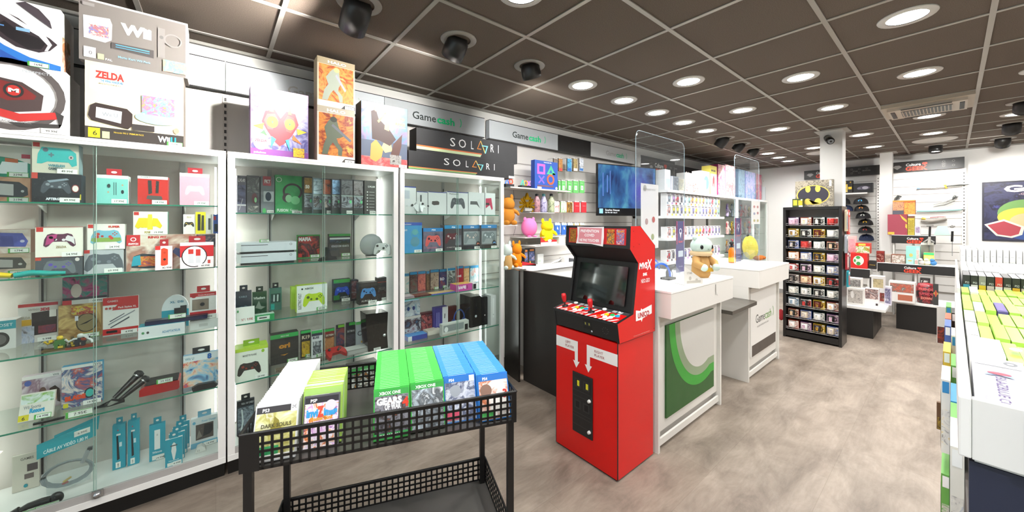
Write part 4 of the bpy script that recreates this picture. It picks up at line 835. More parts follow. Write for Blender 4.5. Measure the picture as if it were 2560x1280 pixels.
m = MB(); m.frame((0, -.001, .02), (1, 0, 0), (0, 0, 1), (0, -1, 0)); m.rect(.012, .10, TWd-.012, THt-.012, tvm()); m.rect(.012, .02, TWd-.012, .10, mat('#04060a', .15)); m.rect(.03, .03, .09, .09, mat('#6fa0c8', .5, 0, .5, .35))
EMW = mat('#dfe6ec', .5, 0, .5, .6)
m.text(.125, .063, .024, 'Scarlet Nexus', EMW, width=.24); m.text(.125, .034, .016, 'PS5 / PS4 / XB1 / Xbox X', EMW, width=.2); m.text(TWd-.19, .045, .024, 'Gamecash', EMW, width=.17)
for k, (a, b_, c_, d_) in enumerate(((.15, .30, .17, .52), (.20, .28, .215, .58), (.08, .25, .10, .55), (.98, .3, 1.0, .6))): m.rect(a, b_, c_, d_, mat('#2b4f86', .5, 0, .5, .35))
m.build('screen', tv)
m = MB().box(.5, .06, .3, .66, .26, .38, '#2a2a2c'); m.build('wall_mount', tv)
# a second black screen edge behind the arcade
m = MB(); x0, x1 = XY(1527, 2.92), XY(1588, 2.92); m.box(0, 0, 0, x1-x0, .05, .12, mat('#16161a', .2)); m.box(.1, .01, -.03, .2, .04, 0, '#2a2a2c'); o = m.build('sound_bar', None, 'dark glossy bar on the wall below the television', 'sound bar'); o.location = (x0, 2.96, 1.30)
# ================================================================ FAR WALL (faces -X)
def fy(px, X=9.1): return onX(px, CY, X)[1]
m = MB()
for a, b_ in ((-.10, .78), (.80, 2.02)):
    m.box(9.14, a, .35, 9.178, b_, 2.35, '#d9d6d1')
    for k in range(14): z = 2.22-.135*k; m.box(9.136, a, z-.004, 9.1405, b_, z+.004, '#99938c')
struct(m, 'wall_panel')
for y, lab in ((-.115, 'slotted upright at the poster side of the sword wall'), (.84, 'slotted upright beside the wall of caps'), (.79, 'x')):
    if lab == 'x': continue
    m = MB().box(9.125, y-.02, .4, 9.139, y+.02, 2.36, '#dedbd6')
    for k in range(34): m.box(9.1235, y-.006, .6+.05*k, 9.1255, y+.006, .622+.05*k, '#3c3835')
    m.build('wall_upright', None, lab, 'upright')
def banner(y0, y1, z0, z1, label, a, hot=0):
    m = MB().box(9.09, y1, z0, 9.12, y0, z1, '#23211f'); m.frame((9.09, y0, z0), (0, -1, 0), (0, 0, 1), (-1, 0, 0)); h = z1-z0; w = y0-y1
    if a is not None: culture(m, a, h*.1, h*.46)
    for k in range(7): x = (a or .4)+.42+(k % 4)*.1; m.ring(x, h*(.72-.4*(k//4)), .012, .016, '#77736f', 10) if x < w-.03 else None
    for k, s_ in enumerate(('DC', 'STAR', 'MARVEL')): m.text(min(w-.14, (a or .4)+.40+.13*k), h*.45, .022, s_, '#7c7874', bold=.02) if (a or .4)+.40+.13*k < w-.12 else None
    m.poly([(.04, h*.5), (.07, h*.66), (.12, h*.66), (.15, h*.5), (.095, h*.25)], '#8f8c88') if a and a < .3 else None
    return m.build('banner_sign', None, label, 'sign')
banner(.70, -.12, 2.34, 2.515, 'black Culture GEEK banner over the wall of swords', .19)
banner(1.88, .80, 2.33, 2.50, 'black Culture GEEK banner between the two columns', .18)
# poster
pm = MB().box(9.165, -1.75, 1.20, 9.178, -.29, 2.10, '#2b2a35'); pm.frame((9.165, -.29, 1.20), (0, -1, 0), (0, 0, 1), (-1, 0, 0))
pm.rect(.02, .02, 1.44, .88, art('#2a2838 #3a3a5c #24222e #4a4a88', 3, 5)); pm.text(.20, .74, .095, 'Gamecash', '#e9e7e4', width=.95, bold=.05); pm.text(.33, .69, .028, '-GAMING & POP CULTURE-', '#c9a8a8', width=.6, bold=.02)
for a_, b_, ra, rb, c in ((.38, .42, .24, .2, '#6f9a55'), (.36, .36, .22, .14, '#e0c04a'), (.42, .30, .17, .12, '#e6b88a'), (.75, .28, .2, .16, '#5c8c4a'), (.85, .36, .12, .06, '#e0c04a'), (.45, .1, .2, .08, '#34508c'), (.62, .17, .08, .03, '#d8a030')): pm.ell(a_, b_, ra, rb, c, 26)
pm.poly([(.02, .25), (.20, .33), (.38, .22), (.36, .10), (.27, .05), (.13, .08)], '#d9d2c4'); pm.poly([(.05, .24), (.20, .30), (.35, .21), (.33, .11), (.26, .075), (.145, .10)], '#a8404a')
pm.build('poster', None, 'large dark Gamecash poster with green and yellow shapes on the far wall', 'poster')
# shelf with boxes and caps between the columns
m = MB().box(8.86, .95, 1.985, 9.135, 1.75, 2.01, '#dedbd6'); m.build('wall_shelf', None, 'white wall shelf above the caps on the far wall', 'shelf')
facex('black and yellow hero figure box on the shelf above the caps', 8.9, 2100, 2131, 452, 2.0105, .12, '#1a1817', [('r', .1, .08, .62, .72, '#3a9ac4'), ('q', .1, .08, .62, .72, '#3a9ac4 #e8c43a #2a4a6a', 30, 2), ('r', .05, .78, .5, .95, '#d8b82a'), ('r', .66, .3, .95, .5, '#d8b82a'), ('c', .85, .86, .06, .06, '#a8842a')])
facex('wide black box with silver creature print on the shelf above the caps', 8.9, 2133, 2182, 458, 2.0105, .12, '#121114', [('c', .55, .5, .32, .22, '#4a4654'), ('c', .62, .5, .16, .16, '#a8a4b0'), ('c', .3, .45, .1, .12, '#6a6674')])
for k, (px, py, ac_) in enumerate(((2108, 504, '#e8e8e2'), (2152, 504, '#3a9ac8'), (2154, 522, '#e08a2a'), (2158, 540, '#e8e6e0'), (2164, 557, '#e8b82a'), (2164, 576, '#c83a30'), (2166, 595, '#2a3a6a'), (2115, 522, '#3a4a6a'))):
    X = 9.0; Y = onX(px, py, X)[1]; z = onX(px, py, X)[2]; o = empty('cap', (X, Y, z), ['black cap with white emblem beside the near column', 'black cap with blue badge at the top of the cap wall', 'black cap with orange swirl badge', 'black cap with pale swirl badge', 'black cap with yellow patch', 'black cap with red emblem', 'navy blue cap lowest of the hanging caps', 'dark blue cap half hidden by the near column'][k], 'cap')
    cm = mat('#151418' if k not in (6, 7) else '#1c2848', .7); m = MB(); m.lathe([(.10, 0), (.098, .03), (.085, .07), (.055, .098), (.0, .11)], (0, 0, -.04), cm, 20); m.ball((0, 0, .072), (.008, .008, .006), cm, 8, 6); m.build('crown', o)
    m = MB(); pts = [(-.09*math.cos(t), -.095*math.sin(t)) for t in [math.pi*(i/12) for i in range(13)]]; m.prism([(-.05+.0*p[0]-.13*math.sin(math.pi*i/12)-.02, p[0]*.95) for i, p in enumerate(pts)], -.045, -.04, cm, 'z'); m.build('peak', o)
    m = MB(); m.frame((-.094, .035, -.01), (0, -1, 0), (.25, 0, .97), (-1, 0, .2)); m.ell(.035, .025, .028, .02, ac_, 14); m.build('badge', o)
    m = MB().tube([(.09, 0, .03), (.135, 0, .03)], .003, CHROME, 6); m.build('hanger', o)
# swords and staffs on brackets
def blade(pts, label, name='replica_sword', X=9.10, cat='replica sword'):
    o = empty(name, (0, 0, 0), label, cat)
    for nm, P, r_, c, n_ in pts:
        W_ = [onX(px, py, X) for px, py in P]; m = MB(); m.tube([(a[0], a[1], a[2]) for a in W_], r_, mat(c, .3, .5 if c in ('#b8b8b4', '#c9c9c4', '#a9a9a4') else 0), n_); m.build(nm, o)
    q0 = onX(*pts[0][1][0], X); q1 = onX(*pts[0][1][-1], X); mq = [(q0[i]+q1[i])/2 for i in range(3)]; MB().tube([(9.13, mq[1], mq[2]), (X-.01, mq[1], mq[2]-.012)] if X > 9 else [(X+.02, mq[1], mq[2]), (X+.02, mq[1], mq[2]-.30)], .004, CHROME, 5).build('wall_mount', o)
    c_ = onX(*pts[0][1][0], X); o.location = c_
    for ch in o.children: ch.location = (-c_[0], -c_[1], -c_[2])
    return o
blade([('blade', [(2300, 469), (2330, 470), (2365, 466)], [.012, .01, .012], '#b8b8b4', 6), ('grip', [(2365, 466), (2400, 463), (2424, 461)], [.009, .011, .004], '#3a3c38', 8), ('guard', [(2362, 462), (2366, 471)], .014, '#c8a838', 8), ('pommel', [(2292, 471), (2300, 471)], .014, '#8ca4c8', 8)], 'topmost long ornate sword on the far wall')
blade([('blade', [(2331, 512), (2360, 505), (2384, 495)], [.004, .012, .014], '#c9c9c4', 6), ('blade', [(2333, 515), (2362, 511), (2386, 501)], [.003, .008, .01], '#a9a9a4', 6), ('claw_hilt', [(2380, 499), (2388, 490), (2394, 494)], [.012, .024, .018], '#4a4c4a', 8)], 'curved silver claw blades on the far wall below the long sword')
blade([('blade', [(2292, 528), (2340, 527), (2395, 524), (2406, 524)], [.016, .018, .018, .006], '#8fc4bc', 6), ('grip', [(2404, 524), (2413, 524)], .008, '#4a4a48', 6)], 'long pale turquoise blade on the far wall')
blade([('shaft', [(2325, 544), (2345, 542), (2365, 542)], [.006, .006, .005], '#a83a34', 6), ('axe_head', [(2302, 552), (2330, 553), (2366, 546)], [.02, .03, .035], '#9a948c', 6), ('ring', [(2304, 546), (2314, 548)], .02, '#c8a838', 8)], 'broad grey blade with red shaft on the far wall', X=9.09)
blade([('grip', [(2325, 566), (2324, 592)], [.012, .012], '#1c1a1a', 8), ('blade', [(2324, 592), (2322, 612)], [.014, .02], '#a9a49c', 8), ('guard', [(2316, 564), (2334, 563)], [.012, .012], '#8c8a86', 8), ('guard_wings', [(2308, 606), (2322, 598), (2336, 606)], [.008, .016, .008], '#8c8a86', 8)], 'upright sword with black grip standing in a silver stand', X=8.12)
blade([('grip', [(2381, 578), (2380, 604)], [.013, .013], '#171616', 8), ('guard', [(2374, 566), (2388, 566)], [.014, .014], '#8c8a86', 8), ('pommel', [(2380, 563), (2380, 570)], [.01, .018], '#77746e', 8)], 'upright sword hilt with black grip near the far wall upright', X=8.7)
for k, (px, py) in enumerate(((2245, 492),)): blade([('hilt', [(2240, 500), (2246, 490), (2254, 492)], [.01, .022, .012], '#4a4c4a', 8)], 'small dark claw hilt beside the far column', X=9.1)
# display tables
def table(x0, y0, x1, y1, z, label, bx=None, name='display_table', strip=False, th=.035, base=True, tc=WHITE):
    r = empty(name, ((x0+x1)/2, (y0+y1)/2, 0), label, 'table'); global T; T = Matrix.Translation((-(x0+x1)/2, -(y0+y1)/2, 0))
    m = N(); m.box(x0, y0, z-th, x1, y1, z, tc); m.build('top', r, bevel=.004)
    if base: b_ = bx or (x0+.05, y0+.08, x1-.03, y1-.03); m = N(); m.box(*b_[:2], 0, *b_[2:], z-th, mat('#171412', .4)); m.build('base', r)
    else:
        for y in (y0+.01, (y0+y1)/2-.01, y1-.03): m = N(); m.box(x0+.02, y, 0, x1-.02, y+.02, z-th, '#cfccc6'); m.build('leg', r)
    if strip:
        m = N(); m.box(x0-.008, y0, z-.13, x0, y1, z-.005, '#1d1b1a'); m.frame((x0-.008, y1, z-.13), (0, -1, 0), (0, 0, 1), (-1, 0, 0)); w = y1-y0
        for a in ([.0, .55] if w > .8 else [w*.35]):
            culture(m, a, .008, .058)
        m.build('sign_strip', r)
    return r
table(6.46, .53, 7.33, 1.5, .39, 'low display table with white top and black base behind the mug rack', (6.47, .64, 7.3, 1.48))
table(7.345, -.42, 7.9, .52, .39, 'low display table with white top along the aisle end, before the far wall', (7.37, -.4, 7.88, .50))
table(7.96, -.05, 8.35, .74, .86, 'white stepped display shelf with Culture GEEK strip behind the low tables', strip=True, base=False)
table(8.40, .16, 8.60, .62, 1.28, 'tallest white display step with Culture GEEK strip beside the far column', strip=True, base=False)
table(7.345, .76, 7.75, 1.5, .80, 'white display step with Culture GEEK strip behind the mug rack', strip=True, base=False)
OCT = facex('large maroon and gold octagonal figure box beside the far column', 8.42, 2219, 2268, 536, 1.281, .2, '#8c3440', [('p', [(.02, .12), (.16, .0), (.8, .02), (.98, .2), (.98, .78), (.8, .98), (.02, .96)], '#8f3a48'), ('p', [(.62, 1), (.98, .72), (.98, .6), (.75, .78)], '#c8a83a'), ('r', .02, .02, .35, .14, '#c8a83a'), ('p', [(.92, .55), (1, .5), (1, .3), (.9, .38)], '#c8a83a')])
facex('upper black and orange figure box stacked beside the far column', 8.42, 2232, 2288, 501, OCT['_top']+.001, .16, '#a84a2c', [('r', 0, .0, .5, .9, '#7a4a54'), ('q', 0, .25, .5, .9, '#7a4650 #c8946a #4a3a48', 24, 3), ('r', 0, 0, .5, .28, '#4a4a54'), ('q', .52, .0, 1, .85, '#b8442c #e8a04a #7a2018', 28, 7), ('r', .0, .92, 1, 1, '#c8882a')])
facex('gold and olive figure box beside the maroon octagonal box', 8.43, 2269, 2286, 540, 1.281, .16, '#a8983a', [('r', .1, .12, .9, .85, '#b8a42c'), ('q', .1, .12, .9, .8, '#b8a42c #8c7a2a #d8c86a', 30, 1), ('r', 0, .9, 1, 1, '#6a3a2c')])
facex('small white box with purple print beside the gold figure box', 8.43, 2287, 2301, 566, 1.281, .14, '#e8e4e0', [('q', .1, .25, .9, .95, '#d8b8c0 #6a5a84 #e8dcd4', 36, 2)])
m = MB(); X = 8.75; m.prism([(onX(2334, 588, X)[1], onX(2334, 588, X)[2]), (onX(2376, 588, X)[1], onX(2376, 588, X)[2]), (onX(2368, 565, X)[1], onX(2368, 565, X)[2]), (onX(2344, 565, X)[1], onX(2344, 565, X)[2])], X, X+.01, '#b9dccb', 'x'); m.build('price_sign', None, 'pale green tent-shaped notice standing below the far wall swords', 'notice')
P3 = .391
WB = facex('white window box with small grey figures on the low table behind the mug rack', None, 2118, 2161, 721, P3, .16, '#e8e5e0', [('r', .04, .1, .9, .9, '#8c8684'), ('q', .04, .1, .9, .9, '#8c8480 #c8c0b8 #4a4644', 20, 2), ('c', .3, .6, .1, .22, '#e8e4e0')], pb=762)
facex('white boxed figures stacked above the white window box', 6.62, 2120, 2153, 696, WB['_top']+.001, .16, '#dedad4', [('q', .05, .1, .95, .85, '#b8b4b0 #6a6664 #e0dcd8', 22, 5)])
DH = facex('white box printed with dark-haired figures on the low display table', None, 2162, 2196, 722, P3, .14, '#efecea', [('q', .02, .4, .98, .98, '#e8e0e0 #4a3034 #c8a8a0 #f0ecea', 20, 3), ('r', .8, .05, .97, .18, '#3a2c2c')], pb=765)
facex('white box with red portrait beside the dark-haired figures box', None, 2197, 2218, 722, P3, .12, '#efecea', [('r', .1, .1, .9, .7, '#c84a3a'), ('q', .1, .1, .9, .7, '#c84a3a #4a2420 #e0a890', 24, 2)], pb=757)
facex('clear-lidded white window box with gold figure on the display table', 6.70, 2174, 2210, 691, DH['_top']+.001, .16, '#e3e0dc', [('r', .25, .08, .95, .8, '#a89c84'), ('q', .25, .1, .95, .75, '#a89c84 #c8b88c #6a6250', 22, 5), ('r', .0, .0, .12, .9, '#4a4644')])
facex('purple and white figure box near the corner of the low table', 6.85, 2211, 2228, 717, P3, .1, '#d8d4e0', [('q', .1, .1, .9, .9, '#b8b0d0 #4a4468 #e8e4ec', 30, 4)])
EGG = facex('red box with a spotted egg emblem on the display step behind the mug rack', 7.36, 2123, 2168, 633, .8005, .2, '#cf2019', [('c', .52, .52, .3, .32, '#efece4'), ('c', .52, .52, .27, .285, '#d8dcd0'), ('c', .5, .72, .12, .1, '#3f9a4a'), ('c', .52, .32, .12, .12, '#3f9a4a'), ('c', .32, .5, .06, .1, '#3f9a4a')])
facex('red box with green and white patches atop the egg emblem box', 7.38, 2139, 2175, 608, EGG['_top']+.001, .16, '#d03a2a', [('q', .02, .02, .98, .7, '#d03a2a #8cb84a #f0ece0 #c8302a', 18, 6), ('r', .2, .75, .7, .95, '#e8c84a')])
facex('black box with yellow script lettering beside the egg emblem box', 7.42, 2172, 2190, 652, .8005, .1, '#1d1b1a', [('t', .1, .45, .12, 'Disney', '#c8a83a', .8)])
facex('pink box standing behind the red boxes', 7.6, 2120, 2140, 590, .8005, .1, '#e4b8b4', [('q', .1, .2, .9, .9, '#e4b8b4 #d8909a #f0dcd8', 24, 2)])
facex('red and black mug-shaped tin on the white shelf beside the far column', 8.0, 2191, 2210, 628, .861, .12, '#7a241c', [('q', 0, 0, 1, .8, '#3a1814 #7a241c #c8b0a0', 24, 3), ('r', 0, .85, 1, 1, '#8c2c20')])
facex('wide brown framed figure box on the Culture GEEK shelf', 8.0, 2229, 2263, 636, .861, .1, '#8a5a48', [('q', .03, .05, .97, .9, '#c8b8a8 #8a7a6c #e0d8d0 #6a5248', 22, 7)])
facex('long beige figure box left of the brown framed box', 8.03, 2212, 2228, 636, .861, .1, '#c0b4a4', [('q', .05, .1, .95, .9, '#d0c4b4 #8a8074 #e0d8cc', 24, 2)])
facex('larger turquoise box on the Culture GEEK shelf', 8.04, 2265, 2300, 616, .861, .16, '#8fd0c0', [('c', .36, .5, .14, .1, '#c8b86a'), ('r', .72, .1, .98, .95, '#a8d8cc'), ('q', .74, .3, .96, .8, '#a8d8cc #d8a8a0 #6ab0a4', 30, 4)])
facex('small turquoise box in front of the larger one', 7.965, 2266, 2284, 646, .861, .03, '#a8dcd0', [('c', .5, .6, .3, .12, '#c8b86a')])
facex('grey metal canister box on the Culture GEEK shelf', 8.15, 2302, 2334, 607, .861, .14, '#8c8880', [('r', .05, .05, .95, .9, '#7a766e'), ('r', 0, .9, 1, 1, '#e0ded8')])
facex('green lidded yellow tub on the Culture GEEK shelf', 8.045, 2309, 2335, 632, .861, .08, '#c8c84a', [('r', 0, .82, 1, 1, '#3fbf7a'), ('q', .05, .1, .95, .75, '#b8c04a #d8d48a #e8b86a', 26, 3)])
facex('small turquoise box right of the brown framed box', 7.965, 2286, 2296, 648, .861, .03, '#b0d8cc', [('q', .1, .1, .9, .9, '#b0d8cc #c89088 #e8e0d8', 30, 4)])
facex('large white framed figure set on the low table by the aisle end', None, 2222, 2288, 705, P3, .16, '#e6e4e0', [('r', .05, .48, .95, .92, '#8a8c88'), ('q', .06, .5, .94, .9, '#9a9c98 #c85a3c #6a706c #b8b4a8', 18, 3), ('r', .35, .1, .9, .38, '#b86a50')], pb=756)
bp = empty('backpack', onZ(2314, 757, P3), 'black and red lettered backpack on the low table by the aisle end', 'backpack')
m = MB(); m.lathe([(.06, 0), (.08, .01), (.09, .10), (.09, .2), (.07, .26), (.02, .275), (0, .275)], (0, 0, 0), art('#2a2024 #3a2a2e #b8343a #241c20', 16, 6), 20); m.build('body', bp); m = MB(); m.tube([(.0, .03, .27), (0, .02, .31), (0, -.02, .31), (0, -.03, .27)], .007, '#3a2c2c'); m.build('top_handle', bp)
m = MB(); m.frame((-.094, .07, .04), (0, -1, 0), (0, 0, 1), (-1, 0, 0)); m.text(.01, .14, .03, 'FRIENDS', '#d86a6a', rot=0, width=.13, bold=.05); m.text(.02, .08, .03, 'UPSIDE', '#c8505a', width=.12, bold=.05); m.text(.03, .02, .03, 'DOWN', '#e08a7a', width=.1, bold=.05); m.build('lettering', bp)
facex('round yellow emblem plaque leaning at the aisle end of the low table', 7.35, 2333, 2346, 710, P3, .02, '#3a3a38', [('o', .5, .55, .25, .45, '#c8a04a'), ('c', .5, .55, .22, .16, '#b8503a')])
facex('dark soft toys box behind the backpack', 7.75, 2300, 2325, 696, P3, .1, '#2a2624', [('q', .1, .1, .9, .9, '#2a2624 #d8d4cc #4a4440', 20, 2)])
pt = onZ(2318, 668, .861)
for k, (px, c, lab) in enumerate(((2303, '#d8cdc8', 'greyish soft toy, nearest the turquoise boxes on the Culture GEEK shelf'), (2318, '#efe8d4', 'cream soft toy in the middle of the Culture GEEK shelf'), (2333, '#4a86c0', 'blue soft toy at the aisle end of the Culture GEEK shelf'))):
    Y = onX(px, CY, 7.93)[1]; o = MB(); o.ball((0, 0, .034), (.028, .034, .034), mat(c, .9), 16, 10); o.ball((-.01, .01, .075), (.02, .024, .022), mat(c, .9), 12, 8); q = o.build('soft_toy', None, lab, 'soft toy'); q.location = (8.0, Y, .862)
m = MB(); m.prism([(0, 0), (.12, 0), (.10, .05), (.02, .05)], 0, .09, art('#e8d8a0 #c8b060 #8ac0b0 #d8a8a0', 30, 2), 'y'); o = m.build('soft_toy', None, 'yellow and cream plush folded beside the black script box', 'soft toy'); o.location = onZ(2203, 682, .8005)
o.location = (7.60, .78, .801)
# ================================================================ GOODS IN AND ON THE GLASS CABINETS
def cg(label, p0, p1, t, pb, z, d, col, A=(), dy=0, **k):
    Y = onZ((p0+p1)/2, pb, z)[1]+dy; Y = min(max(Y, 2.675), 3.005-d)
    return goods(label, p0, p1, t, Y, z+.0006, d, col, A, **k)
def on(o, label, p0, p1, t, d, col, A=(), dy=0, **k):
    return goods(label, p0, p1, t, o['_Y']+dy, o['_top']+.0006, d, col, A, **k)
SWR = ('r', .02, .84, .16, .98, '#c8302a'); RW = '#f0efed'
# ---- standing on the near cabinet
def vr(m): pass
Zt = TOPZ+.0006
wheel = goods('white racing wheel box at the picture’s left end of the cabinet top', -150, 166, 155, 2.66, Zt, .22, '#f1f0ee', [('r', 0, 0, 1, .08, '#e4e2de'),
    ('o', .52, .54, .40, .475, '#57504e'), ('o', .52, .54, .385, .40, '#8a8482'), ('p', [(.22, .50), (.38, .78), (.62, .74), (.80, .58), (.78, .34), (.5, .26), (.3, .3)], '#4a3a38'), ('p', [(.30, .54), (.40, .74), (.60, .70), (.74, .56), (.72, .50), (.5, .44)], '#7c2420'),
    ('c', .55, .60, .085, .11, '#2a2624'), ('c', .55, .60, .06, .078, '#c03028'), ('t', .505, .575, .055, 'M', '#f0e8e4', .09, .06), ('p', [(.34, .34), (.6, .26), (.9, .34), (.93, .24), (.6, .14), (.36, .22)], '#c0302c'), ('p', [(.5, .12), (.96, .16), (.98, .30), (.9, .36), (.94, .10), (.6, .06)], '#3a3635'), ('t', .62, .9, .035, 'PERSPECTIVE', '#c4c8cc', .3), ('t', .2, .12, .03, 'PRO DELUXE RACING WHEEL', '#8a8684', .5)], pc=.78, price='99.99€')
vrb = on(wheel, 'white and blue box with a dark headset, stacked on the racing wheel box', -150, 152, -10, .2, '#f2f0ee', [('p', [(0, .0), (1, .0), (1, .08), (.72, .14), (.5, .26), (.3, .44), (0, .7)], '#2f78c8'), ('p', [(0, 0), (.9, 0), (.62, .08), (.42, .22), (.2, .4), (0, .5)], '#2a56a8'), ('p', [(.36, .62), (.46, .8), (.62, .72), (.74, .6), (.9, .5), (.97, .42), (.9, .3), (.8, .24), (.6, .27), (.44, .4), (.36, .52)], '#3a3034'),
    ('p', [(.42, .52), (.52, .40), (.70, .27), (.82, .30), (.86, .40), (.80, .47), (.62, .52), (.5, .64)], '#1f1a1c'), ('p', [(.37, .66), (.45, .74), (.62, .62), (.80, .5), (.88, .38), (.85, .28), (.88, .29), (.92, .40), (.86, .53), (.64, .68), (.46, .82), (.38, .76)], '#dcdcdf'), ('r', .60, .53, .72, .58, '#8ab8e0'), ('p', [(.60, .95), (.68, 1.0), (.80, .93), (.90, .78), (.92, .66), (.78, .78)], '#4a4248'), ('r', .46, .55, .50, .57, '#5a8ac8')], price='!169€', pc=.70, side='#e6e2de', sideart=[('q', .1, .05, .7, .6, '#2f7a4a #c87a4a #efe6dc #2a2624', 12, 3)])
zel = goods('cream and gold handheld console box topped by the grey console box', 212, 459, 172, 2.68, Zt, .16, '#e4d6b4', [('p', [(.04, .66), (.05, .95), (.42, .97), (.42, .66), (.30, .60), (.23, .57), (.15, .60)], '#ece2c8'), ('t', .10, .80, .09, 'ZELDA', '#c23a32', .27, .05), ('t', .14, .755, .03, 'THE WIND WAKER HD', '#2a8ab8', .22, .03), ('t', .12, .72, .018, 'LIMITED EDITION PREMIUM PACK', '#8a7a58', .22),
    ('r', 0, 0, 1, .16, '#38322e'), ('r', .03, .02, .14, .145, '#d8cf20'), ('t', .07, .05, .06, '6', '#2a2a10'), ('r', .16, .02, .23, .11, '#c8dc9a'), ('t', .27, .10, .022, 'Nintendo Wii U  PREMIUM PACK', '#d8b83a', .3), ('t', .72, .045, .08, 'Wii', '#f2f2f2', .13, .04), ('t', .855, .045, .08, 'U', '#2ab0dc', .06, .04),
    ('p', [(.03, .30), (.05, .43), (.10, .47), (.40, .44), (.455, .38), (.45, .22), (.41, .17), (.06, .24)], '#332622'), ('p', [(.10, .28), (.105, .415), (.35, .395), (.34, .235)], '#ecebe9'), ('t', .16, .31, .05, 'Wii U', '#8a9498', .15), ('r', .45, .17, .68, .25, '#3a3432'), ('c', .72, .36, .24, .085, '#9ad0e0'), ('q', .55, .40, .90, .66, '#e0b04a #b86a9a #6ab0c8 #e8e0c8', 30, 4), ('c', .92, .22, .03, .04, '#e0907a')], price='!139€', side='#8a8076')
wii = on(zel, 'worn grey console box with Wii lettering, on top of the cream and gold box', 197, 469, 25, .15, '#827b76', [('r', 0, .97, 1, 1, '#e0dedb'), ('r', .98, 0, 1, 1, '#d8d5d0'), ('t', .37, .56, .17, 'Wii', '#f2f1ef', .27, .06), ('p', [(.04, .36), (.035, .72), (.26, .75), (.28, .66), (.275, .40), (.22, .34)], '#e6e5e6'), ('q', .08, .42, .25, .60, '#e6e5e6 #6a8ac8 #c86a4a #e8e8e8 #d8c08a', 34, 5), ('p', [(.27, .37), (.27, .27), (.66, .24), (.66, .38)], '#55504e'), ('r', .31, .335, .62, .35, '#5aa8d8'), ('r', .31, .30, .62, .31, '#5aa8d8'),
    ('r', .04, .05, .14, .22, '#e6e5e3'), ('t', .08, .1, .06, '0', '#777777'), ('r', .155, .05, .21, .14, '#c8d89a'), ('t', .22, .05, .035, 'PAL', '#f0f0f0'), ('t', .33, .13, .035, 'Mario Kart Wii Pack', '#8cc8e8', .3), ('r', .70, .28, .77, .8, '#8d8783'), ('c', .735, .64, .02, .03, '#767170'), ('o', .85, .62, .075, .09, '#918b87'), ('q', .75, .05, .99, .26, '#d8d6d4 #d88a84 #7ab08a #8ab0d8 #e4e2e0', 20, 8), ('r', .03, .88, .13, .93, '#9b9591')], side='#c6c2bd')
mask = goods('purple box with a big yellow-eyed mask print, on the middle cabinet', 626, 771, 226, 2.70, Zt, .12, '#8a5a94', [('r', 0, .88, 1, 1, '#c8a8cc'), ('q', .01, .1, .99, .88, '#6a6a9c #a8a4c8 #55508c #8c88b4', 8, 3),
    ('p', [(.18, .50), (.24, .66), (.40, .70), (.50, .58), (.60, .70), (.76, .68), (.82, .52), (.70, .34), (.56, .20), (.48, .16), (.40, .22), (.28, .36)], '#8c3038'), ('p', [(.22, .52), (.27, .62), (.40, .64), (.47, .54), (.36, .40), (.28, .40)], '#c04a44'), ('p', [(.55, .54), (.62, .64), (.73, .62), (.78, .50), (.68, .38), (.60, .40)], '#c04a44'),
    ('c', .36, .51, .095, .085, '#e6c61e'), ('c', .66, .51, .09, .085, '#e6c61e'), ('c', .36, .51, .012, .018, '#3a6a4a'), ('c', .66, .51, .012, .018, '#3a6a4a'), ('p', [(.31, .66), (.34, .86), (.38, .66)], '#c8a04a'), ('p', [(.63, .66), (.66, .84), (.69, .66)], '#c8a04a'),
    ('p', [(.22, .48), (.03, .42), (.20, .38)], '#e0c030'), ('p', [(.22, .38), (.08, .26), (.27, .30)], '#4a9a4a'), ('p', [(.34, .30), (.33, .12), (.42, .26)], '#3aa0c0'), ('p', [(.78, .46), (.97, .42), (.80, .36)], '#e0c030'), ('p', [(.72, .36), (.88, .22), (.70, .28)], '#d86a30'), ('p', [(.58, .26), (.66, .10), (.64, .28)], '#3aa0c0'),
    ('r', 0, 0, 1, .1, '#7a3f86'), ('c', .17, .2, .13, .12, '#b48ab8'), ('c', .17, .2, .115, .105, '#efe4ec'), ('t', .07, .2, .035, 'ZELDA', '#a83a4a', .2, .05), ('t', .08, .15, .022, "MAJORA'S MASK", '#7a6a9a', .19), ('t', .05, .03, .03, 'paladone', '#e8d8ea', .2), ('q', .72, .02, .92, .16, '#8c3038 #e0c030 #6a3a6a', 40, 2)], price='29.99€', side='#a890b0')
h1 = goods('lower orange HALO figure box with dark armoured figure, on the middle cabinet', 793, 887, 270, 2.70, Zt, .11, '#d8cfc0', [('q', .04, .12, .96, .88, '#a8402c #d88a3a #8c2c24 #e8b050', 7, 6), ('r', 0, .89, 1, 1, '#b4a894'), ('t', .24, .91, .055, 'HALO', '#f4f1ea', .5, .03), ('r', 0, 0, 1, .12, '#e8e2da'), ('p', [(.62, .0), (.72, .08), (1, .08), (1, 0)], '#4a4440'),
    ('p', [(.12, .13), (.16, .30), (.24, .44), (.18, .62), (.28, .74), (.36, .80), (.50, .78), (.56, .64), (.70, .50), (.60, .46), (.50, .44), (.54, .36), (.66, .26), (.64, .13), (.54, .13), (.54, .24), (.40, .36), (.32, .28), (.26, .13)], '#5c6452'), ('c', .42, .78, .09, .05, '#3a3c34'), ('p', [(.36, .66), (.40, .70), (.90, .44), (.86, .40)], '#6a6c74')], price='24.99€', side='#cdb79c')
